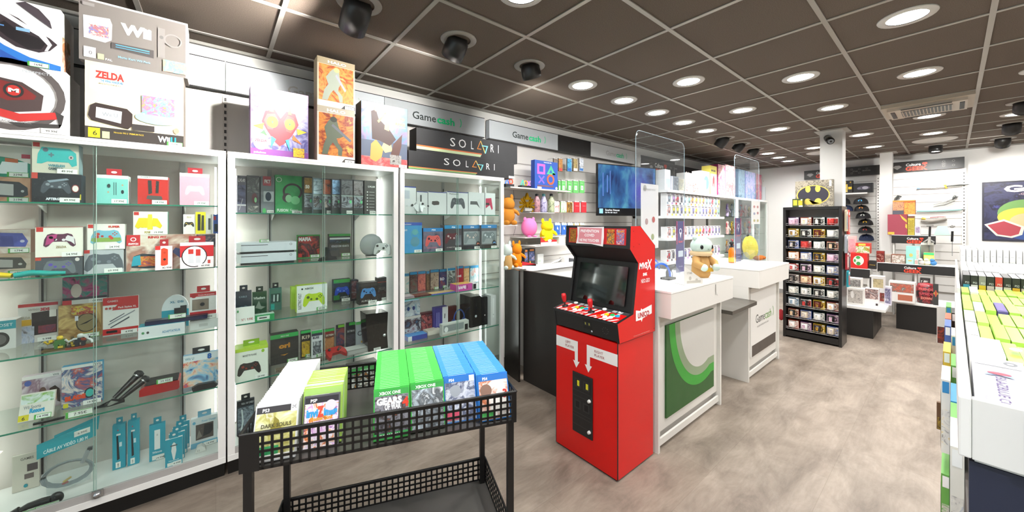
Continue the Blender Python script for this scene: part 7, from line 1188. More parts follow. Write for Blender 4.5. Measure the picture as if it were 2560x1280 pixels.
for s in (-1, 1): m = MB(); m.lathe([(0, -.012), (.025, -.012), (.03, 0), (.025, .012), (0, .012)], (s*.055, 0, .05), mat('#24448c', .4), 18, axis='x'); m.build('ear_cup', hp_)
def tower(label, p0, p1, t, y, c, d=.2, slot=True, z=z):
    o = empty('game_console', (XY(p0, y), y, z+.001), label, 'game console'); w = XY(p1, y)-XY(p0, y); h = onY((p0+p1)/2, t, y)[2]-z; m = MB(); m.prism([(0, 0), (w, 0), (w, h*.96), (w*.9, h), (0, h)], 0, d, mat(c, .15)); m.build('case', o, bevel=.003)
    m = MB(); m.frame((0, 0, 0), (1, 0, 0), (0, 0, 1), (0, -1, 0)); m.rect(w*.35, h*.25, w*.65, h*.9, mat('#0b0b0c' if c != '#e4e4e4' else '#f6f6f6', .1)); m.ell(w*.5, h*.35, w*.1, w*.1, '#b8bcc0', 12); m.build('front_slot', o)
tower('black upright console before the purple boxes, end cabinet', 1176, 1203, 741, 2.74, '#1d1a15', .18); tower('glossy black upright console beside the other upright one, end cabinet', 1205, 1219, 742, 2.74, '#0e0d0e', .16); tower('white upright console at the open end of the end cabinet', 1227, 1240, 738, 2.69, '#e4e4e4', .12)
cg('long clear-topped white controller box at the front of the fourth shelf', 1106, 1172, 806, 832, z, .05, '#c9ccc6', [('r', .04, .35, .80, .9, '#8c9494'), ('c', .14, .55, .07, .22, '#e4e6e6'), ('r', .84, .2, .96, .7, '#1c1c1c'), ('r', 0, 0, 1, .18, '#b8b0a4')], dy=-.03)
cg('small blue and white box lying at the front corner of the end cabinet shelf', 1020, 1068, 838, 850, z, .09, '#3a4a9c', [('r', 0, 0, .2, 1, '#e8e8ea')], dy=-.0, top='#4a8ac8')
cg('pale rectangular box lying beside the small blue one', 1070, 1104, 826, 838, z, .09, '#d8d0c4', [], dy=.02, top='#cfc4b4')
z = .156
cg('blue headset box standing low in the end cabinet', 1172, 1190, 870, 930, z, .05, '#5a6a8c', [('o', .5, .6, .2, .3, '#24345c'), ('c', .5, .35, .25, .16, '#24345c')]); cg('grey and blue headset box low at the open end of the end cabinet', 1192, 1212, 872, 925, z, .05, '#8c9098', [('r', 0, .1, .5, .9, '#3a4a7c')])
cg('dark blue boxes low in the end cabinet behind the trolley', 1085, 1130, 900, 960, z, .08, '#2c3c5c', [('r', .1, .1, .9, .5, '#24304c')])
# ================================================================ GOODS ON THE SLAT WALL
def wg(label, p0, p1, t, b, Y, d, c, A=(), **k):
    z = onY((p0+p1)/2, b, Y)[2]; return goods(label, p0, p1, t, Y, z, d, c, A, **k)
ws = MB().box(XY(1262, 2.9), 2.81, 1.835, XY(1412, 2.9), 3.038, 1.85, '#bdb9b4'); ws.build('wall_shelf', None, 'pale shelf under the shapes light box on the slat wall', 'shelf')
WSZ = 1.8505
goods('blue light box pack with pink square, green triangle, purple cross and orange ring', 1337, 1394, 403, 2.83, WSZ, .06, '#1f4fa8', [('p', [(.10, .52), (.10, .88), (.44, .88), (.44, .52), (.36, .52), (.36, .80), (.18, .80), (.18, .60), (.36, .60), (.36, .52)], '#d05ab4'), ('p', [(.50, .54), (.70, .88), (.90, .54), (.78, .54), (.70, .72), (.62, .60), (.9, .60), (.9, .54)], '#3fae84'), ('p', [(.14, .22), (.18, .18), (.42, .44), (.38, .48)], '#7a5ac8'), ('p', [(.42, .22), (.38, .18), (.14, .44), (.18, .48)], '#7a5ac8'), ('o', .68, .36, .10, .165, '#e0562c'), ('t', .38, .93, .04, 'Icons Light XL', '#e8eef8', .34, .03), ('r', .1, .08, .8, .14, '#6a4a5c'), ('c', .94, .06, .05, .05, '#d8dce4')], price='39.99€', pc=.1, side='#1c3f90')
def iconlight(label, px, y, cols, w, full):
    o = empty('shape_lamp', (XY(px, y), y, WSZ), label, 'shape lamp'); m = MB().box(-.02, -.03, 0, w, .03, .03, '#26262a'); m.build('base', o)
    for k, c in enumerate(cols):
        a = .02+(w-.04)*k/max(1, len(cols)-1)*1.0; m = MB(); E_ = mat(c, .3, 0, .5, .8)
        if k % 3 == 0: m.tube([(a-.022, 0, .035), (a, 0, .09), (a+.022, 0, .035)], .006, E_, 6)
        elif k % 3 == 1: m.tube([(a+.024*math.cos(t*.5236), 0, .06+.024*math.sin(t*.5236)) for t in range(13)], .006, E_, 6)
        else: m.tube([(a-.02, 0, .035), (a+.02, 0, .085)], .006, E_, 6); m.tube([(a+.02, 0, .035), (a-.02, 0, .085)], .0058, E_, 6)
        m.build('symbol', o)
iconlight('lit blue and red shape lamp at the end of the glass cabinet', 1264, 2.90, ('#3a78e0', '#e84a2c'), .09, 1); iconlight('lit green, orange and pink shape lamp left of the blue box', 1303, 2.92, ('#2fc090', '#e8842c', '#c86ad8'), .13, 1)
# hook rows with cards
def hooks(label, xs, t, b, y, cols, grp, printf, base):
    for k, (p0, p1) in enumerate(xs):
        x0, x1 = XY(p0, y), XY(p1, y); z1 = onY(p0, t, y)[2]; z0 = onY(p0, b, y)[2]; w = x1-x0; h = z1-z0; o = MB(); c = cols[k % len(cols)]
        o.box(0, 0, 0, w, .012, h, c); o.frame((0, 0, 0), (1, 0, 0), (0, 0, 1), (0, -1, 0)); printf(o, w, h, k); q = o.build('hanging_gift_card', None, base[k] if isinstance(base, list) else base, 'gift card', grp); q.location = (x0, y, z0)
        m = MB(); m.tube([(w/2, -.01, h+.008), (w/2, 3.03-y, h+.012)], .0025, CHROME, 5); m.box(w*.1, .002, h, w*.9, .006, h+.012, '#dcdcda'); m.build('hook', q)
hooks('', [(1384+12.5*k, 1394+12.5*k) if k < 2 else (1392+15*k-4, 1403+15*k-4) for k in range(5)], 396, 428, 2.90, ['#3a3430'], 'cards on the top hooks', lambda m, w, h, k: (m.rect(.002, .002, w-.002, h-.002, art(['#4a423c #8a7a6c #26221f', '#5a3a24 #c88a3c #2a1c14', '#1c3a6c #4ab0e0 #142040', '#24262c #b8a060 #3a3c44', '#24262c #e0e4e8 #2a4a7c'][k], 20, k)), m.rect(w*.1, h*.05, w*.9, h*.25, ['#c8b8a8', '#c83a3a', '#2a5ab0', '#e0e0e0', '#2a6ab0'][k])), ['grey-brown game card, first on the top hook row', 'brown and gold game card, second on the top hook row', 'blue glowing game card, third on the top hook row', 'dark card with clock print, fourth on the top hook row', 'dark and blue card, last on the top hook row'])
hooks('', [(1396, 1402), (1404, 1414), (1419, 1430), (1433, 1446), (1449, 1461)], 452, 482, 2.90, ['#5fb45c'], 'green gift cards', lambda m, w, h, k: (m.rect(w*.25, h*.25, w*.75, h*.6, '#e8f0e8'), m.rect(w*.4, h*.35, w*.6, h*.5, '#8ac08a'), m.text(w*.15, h*.8, .006, 'XBOX', '#e8f4e8', width=w*.6)), 'bright green gift card on the second hook row')
hooks('', [(1385, 1398), (1402, 1415), (1419, 1431), (1436, 1449), (1454, 1466)], 505, 531, 2.90, ['#c84a3c', '#5a9a3c', '#c8862c', '#c8202c', '#c8202c'], None, lambda m, w, h, k: (m.rect(.002, .002, w-.002, h-.002, art(['#c8443a #f0e8e4 #a82c2c', '#5a9a3c #e8ecd8 #8ac04a', '#c8862c #3a2a20 #e0b85a'][k], 20, k)) if k < 3 else m.text(w*.2, h*.6, .007, 'eshop', '#f4e0e0', width=w*.6)), ['red and white character gift card on the third hook row', 'light green gift card on the third hook row', 'orange-brown gift card on the third hook row', 'plain red gift card, first of two on the third hook row', 'tilted plain red gift card at the end of the third hook row'])
hooks('', [(1387, 1400), (1404, 1416), (1419, 1432), (1436, 1446), (1450, 1460)], 559, 587, 2.90, ['#2c62b4', '#2c62b4', '#2c62b4', '#e0c42a', '#e0c42a'], None, lambda m, w, h, k: (m.rect(0, h*.85, w, h, '#b8d0e4'), m.poly([(w*.4, h*.5), (w*.45, h*.75), (w*.6, h*.65), (w*.7, h*.45)], '#e8eef4') if k < 3 else m.rect(w*.2, h*.5, w*.8, h*.7, '#8a6a1c')), ['blue gift card, first on the lowest hook row', 'blue gift card, second on the lowest hook row', 'blue gift card partly behind the arcade machine', 'yellow gift card, first above the arcade machine', 'yellow gift card, second above the arcade machine'])
# printed bottles
for k, (px, c, c2, lab) in enumerate(((1342, '#2a2432', '#b8848c', 'dark bottle with pink figure print on the slat wall'), (1359, '#4a4278', '#b8b4d0', 'purple printed bottle, middle of three on the slat wall'), (1378, '#22301f', '#b8c09a', 'dark green printed bottle, last of three on the slat wall'))):
    y = 2.90; b_ = onY(px, 531, y); t_ = onY(px, 484, y); h = t_[2]-b_[2]; o = empty('drink_bottle', (b_[0], y, b_[2]), lab, 'bottle'); m = MB(); m.lathe([(0, 0), (.034, 0), (.037, .01), (.037, h*.62), (.022, h*.80), (.018, h*.86)], (0, 0, 0), art(c+' '+c2+' '+c, 18, k), 18); m.build('bottle_body', o); m = MB(); m.lathe([(.019, h*.86), (.019, h*.98), (.0, h)], (0, 0, 0), mat('#2a2e36' if k != 1 else '#5aa0a8', .3), 16); m.build('cap', o)
m = MB().box(XY(1322, 2.88), 2.86, onY(1350, 531, 2.88)[2]-.006, XY(1385, 2.88), 3.038, onY(1350, 531, 2.88)[2]-.001, '#cfd2d2'); m.build('wall_shelf', None, 'thin clear ledge under the golden ornament and bottles', 'shelf')
# gold winged ornament (plain generic wings and triangle)
y = 2.90; b_ = onY(1317, 528, y); sc_ = .001*1; g = empty('gold_ornament', b_, 'shiny golden winged ornament on a grey foot, left of the bottles', 'ornament'); GOLD = mat('#d8a61e', .18, .9)
u_ = (onY(1340, 528, y)[0]-onY(1294, 528, y)[0])/2; hh = onY(1317, 482, y)[2]-b_[2]
m = MB()
for s in (-1, 1):
    for k in range(5): a = math.radians(25+24*k-20); L_ = u_*(1.0-.11*k); m.prism([(s*.014, hh*.42-.008*k), (s*L_*math.cos(a-.9), hh*.5+L_*math.sin(a-.9)), (s*L_*.92*math.cos(a-1.0), hh*.42+L_*.9*math.sin(a-1.05))], -.01-.002*k, .008, GOLD)
m.prism([(-.035, hh*.62), (.035, hh*.62), (0, hh)], -.016, .012, GOLD); m.prism([(-.012, hh*.2), (.012, hh*.2), (.02, hh*.5), (-.02, hh*.5)], -.016, .012, GOLD); m.build('wings', g)
m = MB().box(-.05, -.03, 0, .05, .03, hh*.16, '#9a9894'); m.build('foot', g)
# plain plush toys (generic round shapes in the colours of the originals)
def fluff(c): return mat(c, .95, 0, .15)
def plush(label, px, b, t, y, c, kind, Z=None, wk=1.0):
    B_ = onY(px, b, y); h = onY(px, t, y)[2]-B_[2]; zb = Z if Z is not None else B_[2]; o = empty('plush_toy', (B_[0], y, zb), label, 'plush toy'); w = h*.36*wk; M_ = fluff(c)
    if kind == 'round':
        m = MB(); m.ball((0, 0, h*.5), (h*.46, h*.38, h*.5), M_, 28, 18); m.build('body', o)
        for s in (-1, 1): m = MB(); m.ball((s*h*.30, -.0, h*.93), (h*.10, h*.06, h*.12), M_, 14, 10); m.build('ear', o)
        for s in (-1, 1): m = MB(); m.ball((s*h*.2, -h*.24, h*.03), (h*.12, h*.12, h*.05), M_, 14, 8); m.build('foot', o)
    else:
        m = MB(); m.ball((0, 0, h*.30), (w*.85, w*.7, h*.31), M_, 22, 14); m.build('body', o); m = MB(); m.ball((0, -.01, h*.66), (w*.75, w*.7, h*.22), M_, 22, 14)
        for s in (-1, 1): m.ball((s*w*.27, -w*.66, h*.70), .006, '#1a1614', 8, 6)
        m.ball((0, -w*.68, h*.63), (.008, .006, .006), '#3a2a24', 8, 6); m.build('head', o)
        for s in (-1, 1):
            m = MB(); m.ball((s*w*.6, 0, h*.88), (w*.22, w*.12, h*.11), M_, 14, 10); m.build('ear', o); m = MB(); m.tube([(s*w*.6, -.01, h*.48), (s*w*1.0, -.04, h*.40), (s*w*1.1, -.05, h*.34)], [w*.24, w*.2, w*.14], M_, 10); m.ball((s*w*1.1, -.05, h*.34), w*.15, M_, 10, 8); m.build('arm', o)
            m = MB(); m.ball((s*w*.5, -w*.5, h*.07), (w*.3, w*.4, h*.08), M_, 14, 10); m.build('leg', o)
    return o
plush('plain pink round plush toy on the slat wall', 1323, 592, 545, 2.90, '#e87ab0', 'round')
m = MB().box(XY(1300, 2.88), 2.80, onY(1323, 592, 2.90)[2]-.008, XY(1420, 2.88), 3.038, onY(1323, 592, 2.90)[2]-.002, '#cfccc8'); m.build('wall_shelf', None, 'narrow ledge under the pink round plush toy', 'shelf')
zb = onY(1366, 607, 2.86)[2]; plush('plain yellow plush toy in a red and white tray on the slat wall', 1366, 607, 545, 2.84, '#e8d620', 'bear', wk=.95)
m = MB(); x0, x1 = XY(1342, 2.78), XY(1382, 2.78); z0 = onY(1366, 614, 2.78)[2]; m.prism([(0, 0), (x1-x0, 0), (x1-x0, .05), ((x1-x0)*.6, .06), ((x1-x0)*.3, .04), (0, .09)], 0, .004, '#c82a2a'); m.box(0, .0, -.0, x1-x0, .09, .004, '#eceae6'); m.frame((0, 0, 0), (1, 0, 0), (0, 0, 1), (0, -1, 0)); m.rect(0, 0, x1-x0, .03, '#eceae8'); m.ell((x1-x0)*.55, .045, .03, .015, '#e8e4e0', 16)
o = m.build('toy_tray', None, 'red and white card tray holding the yellow plush toy', 'tray'); o.location = (x0, 2.72, zb-.012)
m = MB().box(XY(1330, 2.75), 2.70, zb-.022, XY(1425, 2.75), 3.038, zb-.014, '#d4d1cc'); m.build('wall_shelf', None, 'lowest slat wall ledge under the yellow plush tray', 'shelf')
SZ = 1.0406
def sb(px, py): p = onZ(px, py, SZ); return p
plush('plain tan plush toy behind the glass cabinet end', 1268, 562, 484, 2.88, '#b8782c', 'bear', wk=.85)
m = MB().box(XY(1255, 2.8), 2.78, onY(1268, 562, 2.88)[2]-.008, XY(1290, 2.8), 3.038, onY(1268, 562, 2.88)[2]-.002, '#d4d1cc'); m.build('wall_shelf', None, 'short ledge holding the tan plush toy', 'shelf')
plush('plain orange and yellow plush toy standing on the white drawers', 1291, 0, 0, 2.80, '#e8902a', 'bear') if False else None
o = plush('plain orange plush toy standing on the white drawer cabinet', 1291, 650, 584, 2.80, '#e2831c', 'bear', Z=SZ, wk=.7)
m = MB().box(-.09, -.10, 0, .09, .0, .004, '#eceae6').box(-.09, -.104, 0, .09, -.10, .035, '#eeecea').prism([(-.09, .035), (.09, .02), (.09, .035), (-.09, .075)], -.104, -.10, '#d02c34')
q = m.build('toy_tray', None, 'red and white card tray before the orange plush toy', 'tray'); q.location = (o.location.x, 2.71, SZ)
o = plush('plain pale green plush toy in tan cloth at the end of the drawers', 1266, 655, 584, 2.72, '#cfdcd4', 'bear', Z=SZ, wk=.7)
m = MB(); m.lathe([(.055, .0), (.062, .03), (.05, .12), (.035, .14)], (0, 0, .0), fluff('#b8925c'), 18); m.build('tan_robe', o)
for k, (p0, p1, t, lab) in enumerate(((1311, 1320, 623, 'black small figure box at the front on the white drawers'), (1321, 1338, 621, 'black figure box with orange emblem on the white drawers'))):
    goods(lab, p0, p1, t, 2.78+.03*k, SZ, .06, '#24211f', [('q', .1, .25, .9, .8, '#26221f #5a6a9c #c8a890', 26, k), ('c', .25, .16, .1, .08, '#e0982a'), ('r', .2, .85, .8, .95, '#c87a3a')])
goods('small white box on the white drawers beside the figure boxes', 1344, 1359, 635, 2.82, SZ, .05, '#e4e6e2', [('r', .1, .2, .5, .4, '#c8d8c8')])
goods('white small carton under the yellow gift cards', 1398, 1412, 592, 2.80, zb-.0135, .10, '#e0dcd4', [])
m = MB(); R = random.Random(5)
for k in range(4): m.tube([(XY(1372+8*k, 2.75), 2.72+.02*k, SZ+.008), (XY(1385+6*k, 2.8), 2.78, SZ+.02+.01*k), (XY(1400, 2.82), 2.84, SZ+.03), (XY(1415, 2.82), 2.82-.02*k, SZ+.05)], .005, '#e4e2de', 6)
m.box(XY(1402, 2.8), 2.74, SZ, XY(1412, 2.8), 2.82, SZ+.05, '#dedcd8').box(XY(1413, 2.8), 2.74, SZ, XY(1424, 2.8), 2.84, SZ+.035, '#3a3c40')
m.build('cable_heap', None, 'heap of white cables and adapters on the white drawers beside the arcade machine', 'cables', kind='stuff')
m = MB(); m.tube([onY(1283, 468, 3.0), onY(1286, 500, 2.98), onY(1283, 540, 2.98), onY(1289, 570, 2.95), onY(1283, 590, 2.85)], .0018, '#1c1c1c', 5); m.build('power_cord', None, 'thin black power cord hanging from the shape lamps', 'cord')
# ================================================================ BOXED FIGURES ON WHITE SHELVES
PY = 2.52; px0_, px1_ = XY(1664, PY), XY(1806, PY)
fs = empty('figure_shelf', ((px0_+px1_)/2, 2.8, 0), 'white wall shelving packed with boxed figures behind the counters', 'shelving'); T = Matrix.Translation((-(px0_+px1_)/2, -2.8, 0))
SHZ = [1.94, 1.575, 1.262, .93, .60]
for k, z in enumerate(SHZ):
    a = px0_ if k else XY(1665, PY); b = px1_ if k else XY(1838, PY); m = N(); m.box(a, PY-.03, z-.035, b, 3.03, z, '#efeeeb'); m.build('shelf_board', fs)
m = N(); m.box(px0_, 3.03, .1, XY(1838, PY), 3.068, 2.15, '#d8d5d0'); m.build('back_panel', fs)
for x in (px0_, (px0_+px1_)/2, px1_-.03): m = N(); m.box(x, 2.99, 0, x+.03, 3.03, 1.9, '#e4e2de'); m.build('upright', fs)
inks = ['#e8b82a #c85a3a #6a4a3a', '#6a6a9c #d8d4e0 #3a3a5c', '#c83a4a #f0d8d0 #7a2a34', '#8a9aa4 #e0e4e8 #4a5a68', '#e8883a #f4e0c0 #5a3a2a', '#b88ac8 #efe4f0 #5a3a6a', '#7ab8a8 #e4efe8 #3a5a54', '#4a4a52 #c8c8cc #26262c', '#d8a8a0 #f0e8e4 #8a4a44', '#e0d44a #f4f0d8 #6a6a2c']
protos = []
for k, c in enumerate(inks):
    m = MB().box(0, 0, 0, .115, .09, .16, '#eceae8'); m.frame((0, 0, 0), (1, 0, 0), (0, 0, 1), (0, -1, 0)); cc = c.split()
    m.rect(.004, .004, .05, .03, cc[0]); m.rect(.03, .035, .108, .135, '#8f8c90'); m.ell(.07, .095, .026, .028, cc[0], 14); m.rect(.056, .04, .084, .075, cc[2]); m.ell(.02, .07, .014, .022, cc[1 if k % 2 else 0], 10); m.rect(.008, .142, .09, .153, cc[2]); m.rect(.004, .03, .03, .035, cc[2])
    protos.append(m.build('figure_box', None, 'x', 'boxed figure'))
RP = random.Random(11); nt_ = ['upper', 'second', 'third', 'lowest']
for s_ in range(1, 5):
    for tier in range(2):
        if s_ == 4 and tier: continue
        z = SHZ[s_]+.0006+tier*.1606 if s_ < 4 else SHZ[4]+.0006
        x = px0_+.05; k = 0
        if SHZ[s_-1]-.035 < z+.158: continue
        while x < px1_-.12:
            if RP.random() > .05 or tier == 0:
                p = protos[RP.randrange(10)]; o = p if not p.get('_u') else copy_tree(p); p['_u'] = 1; o.location = (x, PY+.004+RP.uniform(0, .008), z); o['label'] = 'white boxed figure on the %s tier of the %s figure shelf' % (('lower', 'upper')[tier], nt_[s_-1]); o['group'] = 'boxed figures on the white shelving'
            x += .118+RP.uniform(0, .006); k += 1
# top of the shelving: larger boxes
TZ = SHZ[0]+.0006
tl = [(1662, 1676, 424, '#e4e6e6', [('c', .5, .8, .25, .12, '#f4f4f4'), ('r', .2, .1, .95, .55, '#b8c4c8'), ('c', .3, .2, .12, .08, '#f4f4f4')], 'tall clear box with white figures at the near end of the top shelf'),
      (1679, 1682, 440, '#dfe2ee', [], 'narrow white box with a blue edge on the top shelf'), (1684, 1696, 441, '#9aa0a8', [('q', .05, .05, .95, .9, '#c8ccd0 #5a6068 #8a909c', 16, 3)], 'box with a grey beast figure on the top shelf'), (1698, 1712, 447, '#c8c4b8', [('q', .05, .1, .95, .95, '#d8d4c4 #a8a48c #6a7a94', 14, 5)], 'cream figure box on the top shelf'),
      (1714, 1750, 434, '#e6e3de', [('q', .0, .02, 1, .5, '#e8a84a #5a4a6a #e6e3de #c84a3a #3a4a5c', 12, 7)], 'wide white box with a row of cartoon figures on the top shelf'), (1752, 1774, 428, '#eeeceb', [('c', .62, .5, .3, .3, '#5ac0cc'), ('q', .2, .1, .6, .6, '#c85a5a #eeeceb #7a4a4a', 18, 2)], 'white box with a turquoise arc on the top shelf'), (1776, 1792, 415, '#ecdc6a', [('r', .0, .0, 1, .72, '#f0eeec'), ('p', [(.3, .15), (.35, .55), (.5, .7), (.65, .55), (.6, .15), (.5, .4)], '#c83a3a'), ('t', .1, .80, .06, 'SPIDER', '#3a3a4a', .7, .04)], 'white and yellow box with a red figure on the top shelf'),
      (1795, 1812, 412, '#a02a6c', [('q', 0, 0, 1, 1, '#a02a6c #e8d0b8 #c84a8c #e8dcc8', 8, 2), ('p', [(.05, .6), (.8, .95), (.85, .85), (.1, .5)], '#f0e4e8')], 'tall magenta box with slanted pale lettering on the top shelf'), (1814, 1838, 414, '#d8a8c0', [('q', 0, 0, 1, 1, '#e0a8bc #f0e0d8 #c85a6a #e8d8c0', 7, 5)], 'tall pink comic-style box beside the magenta one')]
for p0, p1, t, c, A, lab in tl: goods(lab, p0, p1, t, PY+.02, TZ, .14, c, A)
o1 = goods('pale green game box lying on the clear box at the near end of the top shelf', 1634, 1657, 410, PY+.02, onY(1650, 424, PY+.02)[2], .10, '#e6e8e4', [('r', .0, .1, .5, .9, '#6ab49c')]) if False else None
# glass cabinet beyond the figure shelves
gx_a, gx_b = XY(1841, PY), XY(1917, PY)
gc = empty('glass_cabinet', ((gx_a+gx_b)/2, 2.8, 0), 'far white framed glass cabinet with colourful figures, beyond the figure shelves', 'display cabinet'); T = Matrix.Translation((-(gx_a+gx_b)/2, -2.8, 0))
m = N(); m.box(gx_a, PY-.02, 1.90, gx_b, 3.03, 1.939, '#efeeea').box(gx_a, PY, 0, gx_b, 3.03, .12, '#1c1a18'); m.build('top_board', gc); m = N(); m.box(gx_a, 3.0, .12, gx_b, 3.02, 1.9, '#dddbd6'); m.build('back_panel', gc)
for a in (gx_a, (gx_a+gx_b)/2-.02, gx_b-.04): m = N(); m.box(a, PY-.02, .12, a+.04, PY+.02, 1.9, '#efeeea'); m.build('post', gc)
for z in (.55, .9, 1.24, 1.58): m = N(); m.box(gx_a+.04, PY+.03, z-.008, gx_b-.04, 2.99, z, GLASS); m.build('glass_shelf', gc)
m = N(); m.box(gx_a+.04, PY-.002, .12, gx_b-.04, PY+.002, 1.9, GLASS); m.build('door', gc)
gi = ['#d8a040 #3a4a6c #e0c890', '#4a7a8c #d84a4a #26303c', '#c8505c #f0c8c0 #5a2a4a', '#e8c83a #3a3a3c #b85a2a', '#6a5aa8 #d8c8e8 #2a2440', '#b8c0c8 #5a6a7a #e4e8ec']
for k, z in enumerate((.9, 1.24, 1.58)):
    for j in range(7):
        x = gx_a+.08+.235*j
        if x > gx_b-.2: break
        m = MB(); c = gi[(k*2+j) % 6]; cc = c.split(); m.box(-.05, -.03, 0, .05, .03, .012, '#2a2a2c'); m.lathe([(.02, .012), (.03, .06), (.022, .10), (.034, .14), (.02, .18), (.012, .2), (.026, .22), (.02, .25), (0, .26)], (0, 0, 0), art(c, 30, k+j), 12); m.tube([(-.02, 0, .15), (-.06, -.01, .17), (-.08, -.02, .22)], .01, cc[0], 6); m.tube([(.02, 0, .15), (.06, -.02, .12), (.07, -.03, .09)], .01, cc[1], 6)
        o = m.build('figurine', None, 'painted figurine on the %s shelf of the far glass cabinet' % ('lower', 'middle', 'upper')[k], 'figurine', 'figurines in the far glass cabinet'); o.location = (x+.05, 2.72, z+.001)
gz = 1.9396
for p0, p1, t, c, A, lab in ((1846, 1862, 424, '#4a6a84', [('q', 0, 0, 1, 1, '#4a6a84 #8aa8b8 #3a4a5c', 8, 2)], 'blue-grey box on top of the far glass cabinet'), (1864, 1888, 430, '#6a7ac0', [('q', 0, 0, 1, 1, '#5a6ac0 #c8b8e0 #4a8ab8 #e0e4f0', 8, 3)], 'bright blue box on top of the far glass cabinet'), (1890, 1904, 436, '#7a9ab0', [('q', 0, 0, 1, 1, '#8aa8a0 #b84a5c #3a5a8c', 10, 4)], 'teal and red box on top of the far glass cabinet')):
    goods(lab, p0, p1, t, PY+.02, gz, .14, c, A)
m = MB(); x = XY(1912, 2.6)
BR = fluff('#8a5a34'); o = empty('plush_toy', (x, 2.62, gz), 'brown furry teddy sitting on boxes at the end of the far glass cabinet', 'plush toy')
hb = onY(1912, 468, 2.62)[2]-gz
m = MB().box(-.12, -.08, 0, .16, .12, hb, '#e4e6e8'); 
q = MB().box(0, 0, 0, .26, .2, hb-.002, '#dfe3e4'); q.frame((0, 0, 0), (1, 0, 0), (0, 0, 1), (0, -1, 0)); q.rect(.0, .0, .07, hb-.01, '#26303c'); q.rect(.12, .02, .25, hb*.6, art('#e4e4e6 #4a4a52 #c8c8cc', 16, 3)); q.rect(.12, hb*.62, .25, hb*.95, art('#8ab0d0 #e4e8ec #5a7a9c', 16, 4)); qq = q.build('product_box', None, 'white and black figure box under the brown teddy', 'box'); qq.location = (x-.10, 2.56, gz)
o.location = (x+.03, 2.66, gz+hb)
m = MB(); m.ball((0, 0, .112), (.085, .07, .11), BR, 20, 14); m.build('body', o); m = MB(); m.ball((0, -.01, .26), (.07, .065, .07), BR, 20, 14); m.ball((0, -.07, .245), (.03, .02, .022), fluff('#b8845a'), 12, 8); m.build('head', o)
for s in (-1, 1):
    m = MB(); m.ball((s*.055, 0, .32), (.026, .015, .026), BR, 12, 8); m.build('ear', o); m = MB(); m.tube([(s*.07, -.02, .16), (s*.10, -.06, .12), (s*.07, -.09, .10)], [.03, .026, .022], BR, 10); m.build('arm', o); m = MB(); m.ball((s*.05, -.07, .035), (.03, .05, .03), BR, 12, 8); m.build('leg', o)
# ================================================================ THINGS ON THE COUNTERS
KZ = 1.0588
def onK(px, py): return onZ(px, py, KZ)
pl = empty('plush_toy', onK(1752, 692), 'pale green plush toy in a tan robe on the nearer counter', 'plush toy', rz=math.radians(-25)); PG = fluff('#c3d4ca'); TN = fluff('#b9905a')
m = MB(); m.lathe([(.055, .0), (.068, .02), (.066, .10), (.052, .16), (.034, .185)], (0, 0, 0), TN, 24); m.build('robe', pl); m = MB(); m.ball((0, -.005, .245), (.082, .075, .072), PG, 26, 18)
for s in (-1, 1): m.ball((s*.045, -.062, .24), (.014, .01, .018), mat('#0c0c0e', .1), 12, 8)
m.ball((0, -.08, .225), (.008, .006, .005), '#8fa296', 8, 6); m.build('head', pl)
m = MB(); m.lathe([(.075, .17), (.085, .19), (.072, .205), (.05, .20)], (0, 0, 0), fluff('#d4b890'), 24); m.build('collar', pl)
for s in (-1, 1):
    m = MB(); m.ball((s*.055, 0, .31), (.022, .016, .022), PG, 12, 8); m.build('ear', pl); m = MB(); m.tube([(s*.05, -.01, .15), (s*.085, -.05, .11), (s*.06, -.085, .09)], [.032, .03, .026], TN, 12); m.ball((s*.055, -.095, .085), .028, PG, 14, 10); m.build('arm', pl)
m = MB(); m.box(-.02, -.075, .05, .05, -.07, .08, '#c89a2a'); m.build('tag', pl)
x0 = onK(1703, 712); m = MB(); m.prism([(0, 0), (.17, 0), (.17, .03), (0, .13)], -.004, 0, '#d6d3cb').box(0, 0, 0, .17, .09, .003, '#cfccc4'); m.frame((0, -.004, 0), (1, 0, 0), (0, 0, 1), (0, -1, 0)); m.rect(.02, .01, .15, .028, '#b4afa4'); m.text(.02, .075, .014, 'STAR', '#8a867c', width=.05); m.ell(.05, .045, .012, .014, '#b4afa4', 12); m.ell(.11, .032, .012, .01, '#b4afa4', 12)
o = m.build('toy_tray', None, 'grey card tray under the pale green plush on the nearer counter', 'tray'); o.location = (x0[0], x0[1]-.02, KZ); o.rotation_euler[2] = math.radians(-18)
bo = empty('spray_bottle', onK(1830, 657), 'amber spray bottle half full of yellow liquid on the farther counter', 'bottle'); m = MB(); AM = mat('#b8660c', .12); m.lathe([(0, 0), (.032, 0), (.034, .01), (.034, .13), (.02, .155), (.014, .165)], (0, 0, 0), AM, 20); m.build('bottle_body', bo); m = MB(); m.lathe([(.0345, .012), (.0345, .06)], (0, 0, 0), mat('#e0a810', .12), 20, cap=False); m.build('liquid', bo)
m = MB(); m.lathe([(.015, .163), (.016, .185), (.01, .19), (.01, .205)], (0, 0, 0), '#1c1c20', 16); m.box(-.045, -.01, .20, .02, .01, .222, '#1c1c20'); m.tube([(-.03, 0, .20), (-.036, 0, .175)], .004, '#1c1c20'); m.build('spray_head', bo)
m = MB().box(0, 0, 0, .055, .03, .075, '#2c2c2e'); m.frame((0, 0, 0), (1, 0, 0), (0, 0, 1), (0, -1, 0)); m.rect(.01, .01, .045, .05, '#4a4c4a'); o = m.build('small_device', None, 'small dark device on the farther counter beside the amber bottle', 'device'); o.location = onK(1853, 650)
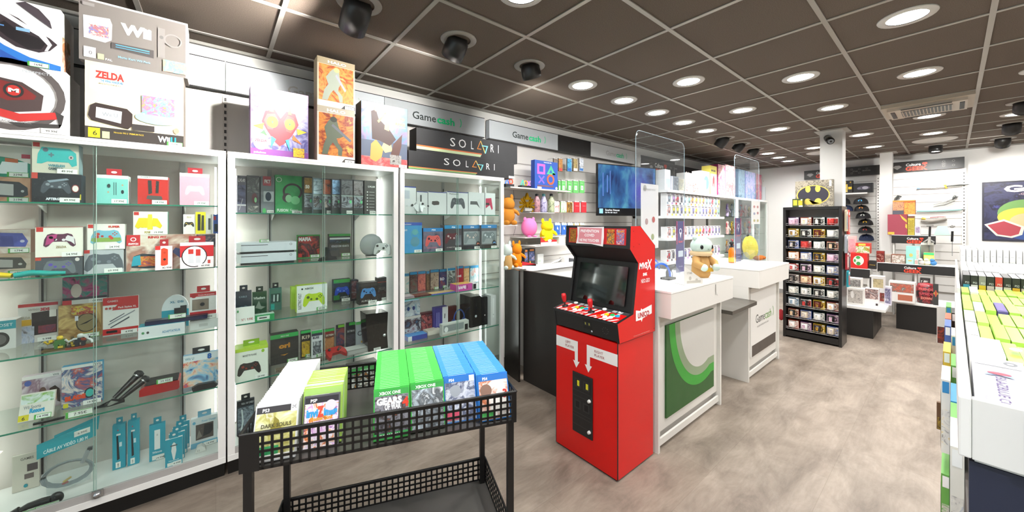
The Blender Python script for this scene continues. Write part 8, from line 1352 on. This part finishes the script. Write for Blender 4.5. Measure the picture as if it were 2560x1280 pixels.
# blue-banded face shields on the counters
def visor(label, p, s=1, rz=0):
    o = empty('face_shield', p, label, 'face shield', rz=rz); m = MB(); B = mat('#2a62c8', .4)
    P = [(.09*s*math.cos(math.pi*i/14), .10*s*math.sin(math.pi*i/14)) for i in range(15)]
    m.tube([(a, 0, b+.03) for a, b in P], .008*s, B, 8); m.build('headband', o); m = MB()
    m.prism([(a, b+.03) for a, b in P], -.10, -.098, FILM); m.build('clear_visor', o)
visor('blue-banded clear face shield behind the arcade machine', onK(1652, 703), 1.0, -.3); visor('second blue-banded clear face shield behind the first', (onK(1690, 690)[0], 1.62, KZ), .9, -.3); visor('blue-banded face shield beside the yellow plush on the farther counter', (4.51, 1.53, KZ), .75, -.3)
dv = empty('scanner', onK(1672, 698), 'black curved barcode scanner on its base on the nearer counter', 'scanner'); m = MB(); m.box(-.05, -.03, 0, .05, .04, .014, mat('#1d1c1c', .35)); m.build('base', dv); m = MB(); m.tube([(.0, .01, .014), (.01, .015, .05), (.03, .0, .085), (.055, -.02, .095)], [.012, .014, .018, .016], mat('#161515', .3), 10); m.build('neck', dv); m = MB(); m.tube([(.05, 0, .01), (.08, .01, .03), (.07, .02, .07), (.035, .01, .085)], .0025, '#1c1c1c', 6); m.build('cord', dv)
yp = empty('plush_toy', onK(1884, 650), 'large plain yellow plush with brown feet on the farther counter', 'plush toy'); m = MB(); m.X = Matrix.Rotation(math.radians(-18), 4, 'Y'); m.ball((0, .02, .15), (.085, .075, .14), fluff('#ecd84e'), 22, 16); m.build('body', yp)
for s in (-1, 1): m = MB(); m.ball((s*.05+.02, -.05, .028), (.04, .05, .026), fluff('#a8602c'), 14, 8); m.build('foot', yp)
m = MB(); m.ball((-.085, .03, .27), (.018, .014, .03), fluff('#2a2622'), 12, 8); m.build('ear', yp)
m = MB().box(0, 0, 0, .16, .11, .012, '#1a1a1c').box(.01, .10, .012, .15, .108, .10, mat('#1a1a1c', .2)); o = m.build('till_screen', None, 'black till screen behind the pale green plush', 'screen device'); o.location = (onK(1790, 676)[0]+.25, 1.55, KZ)
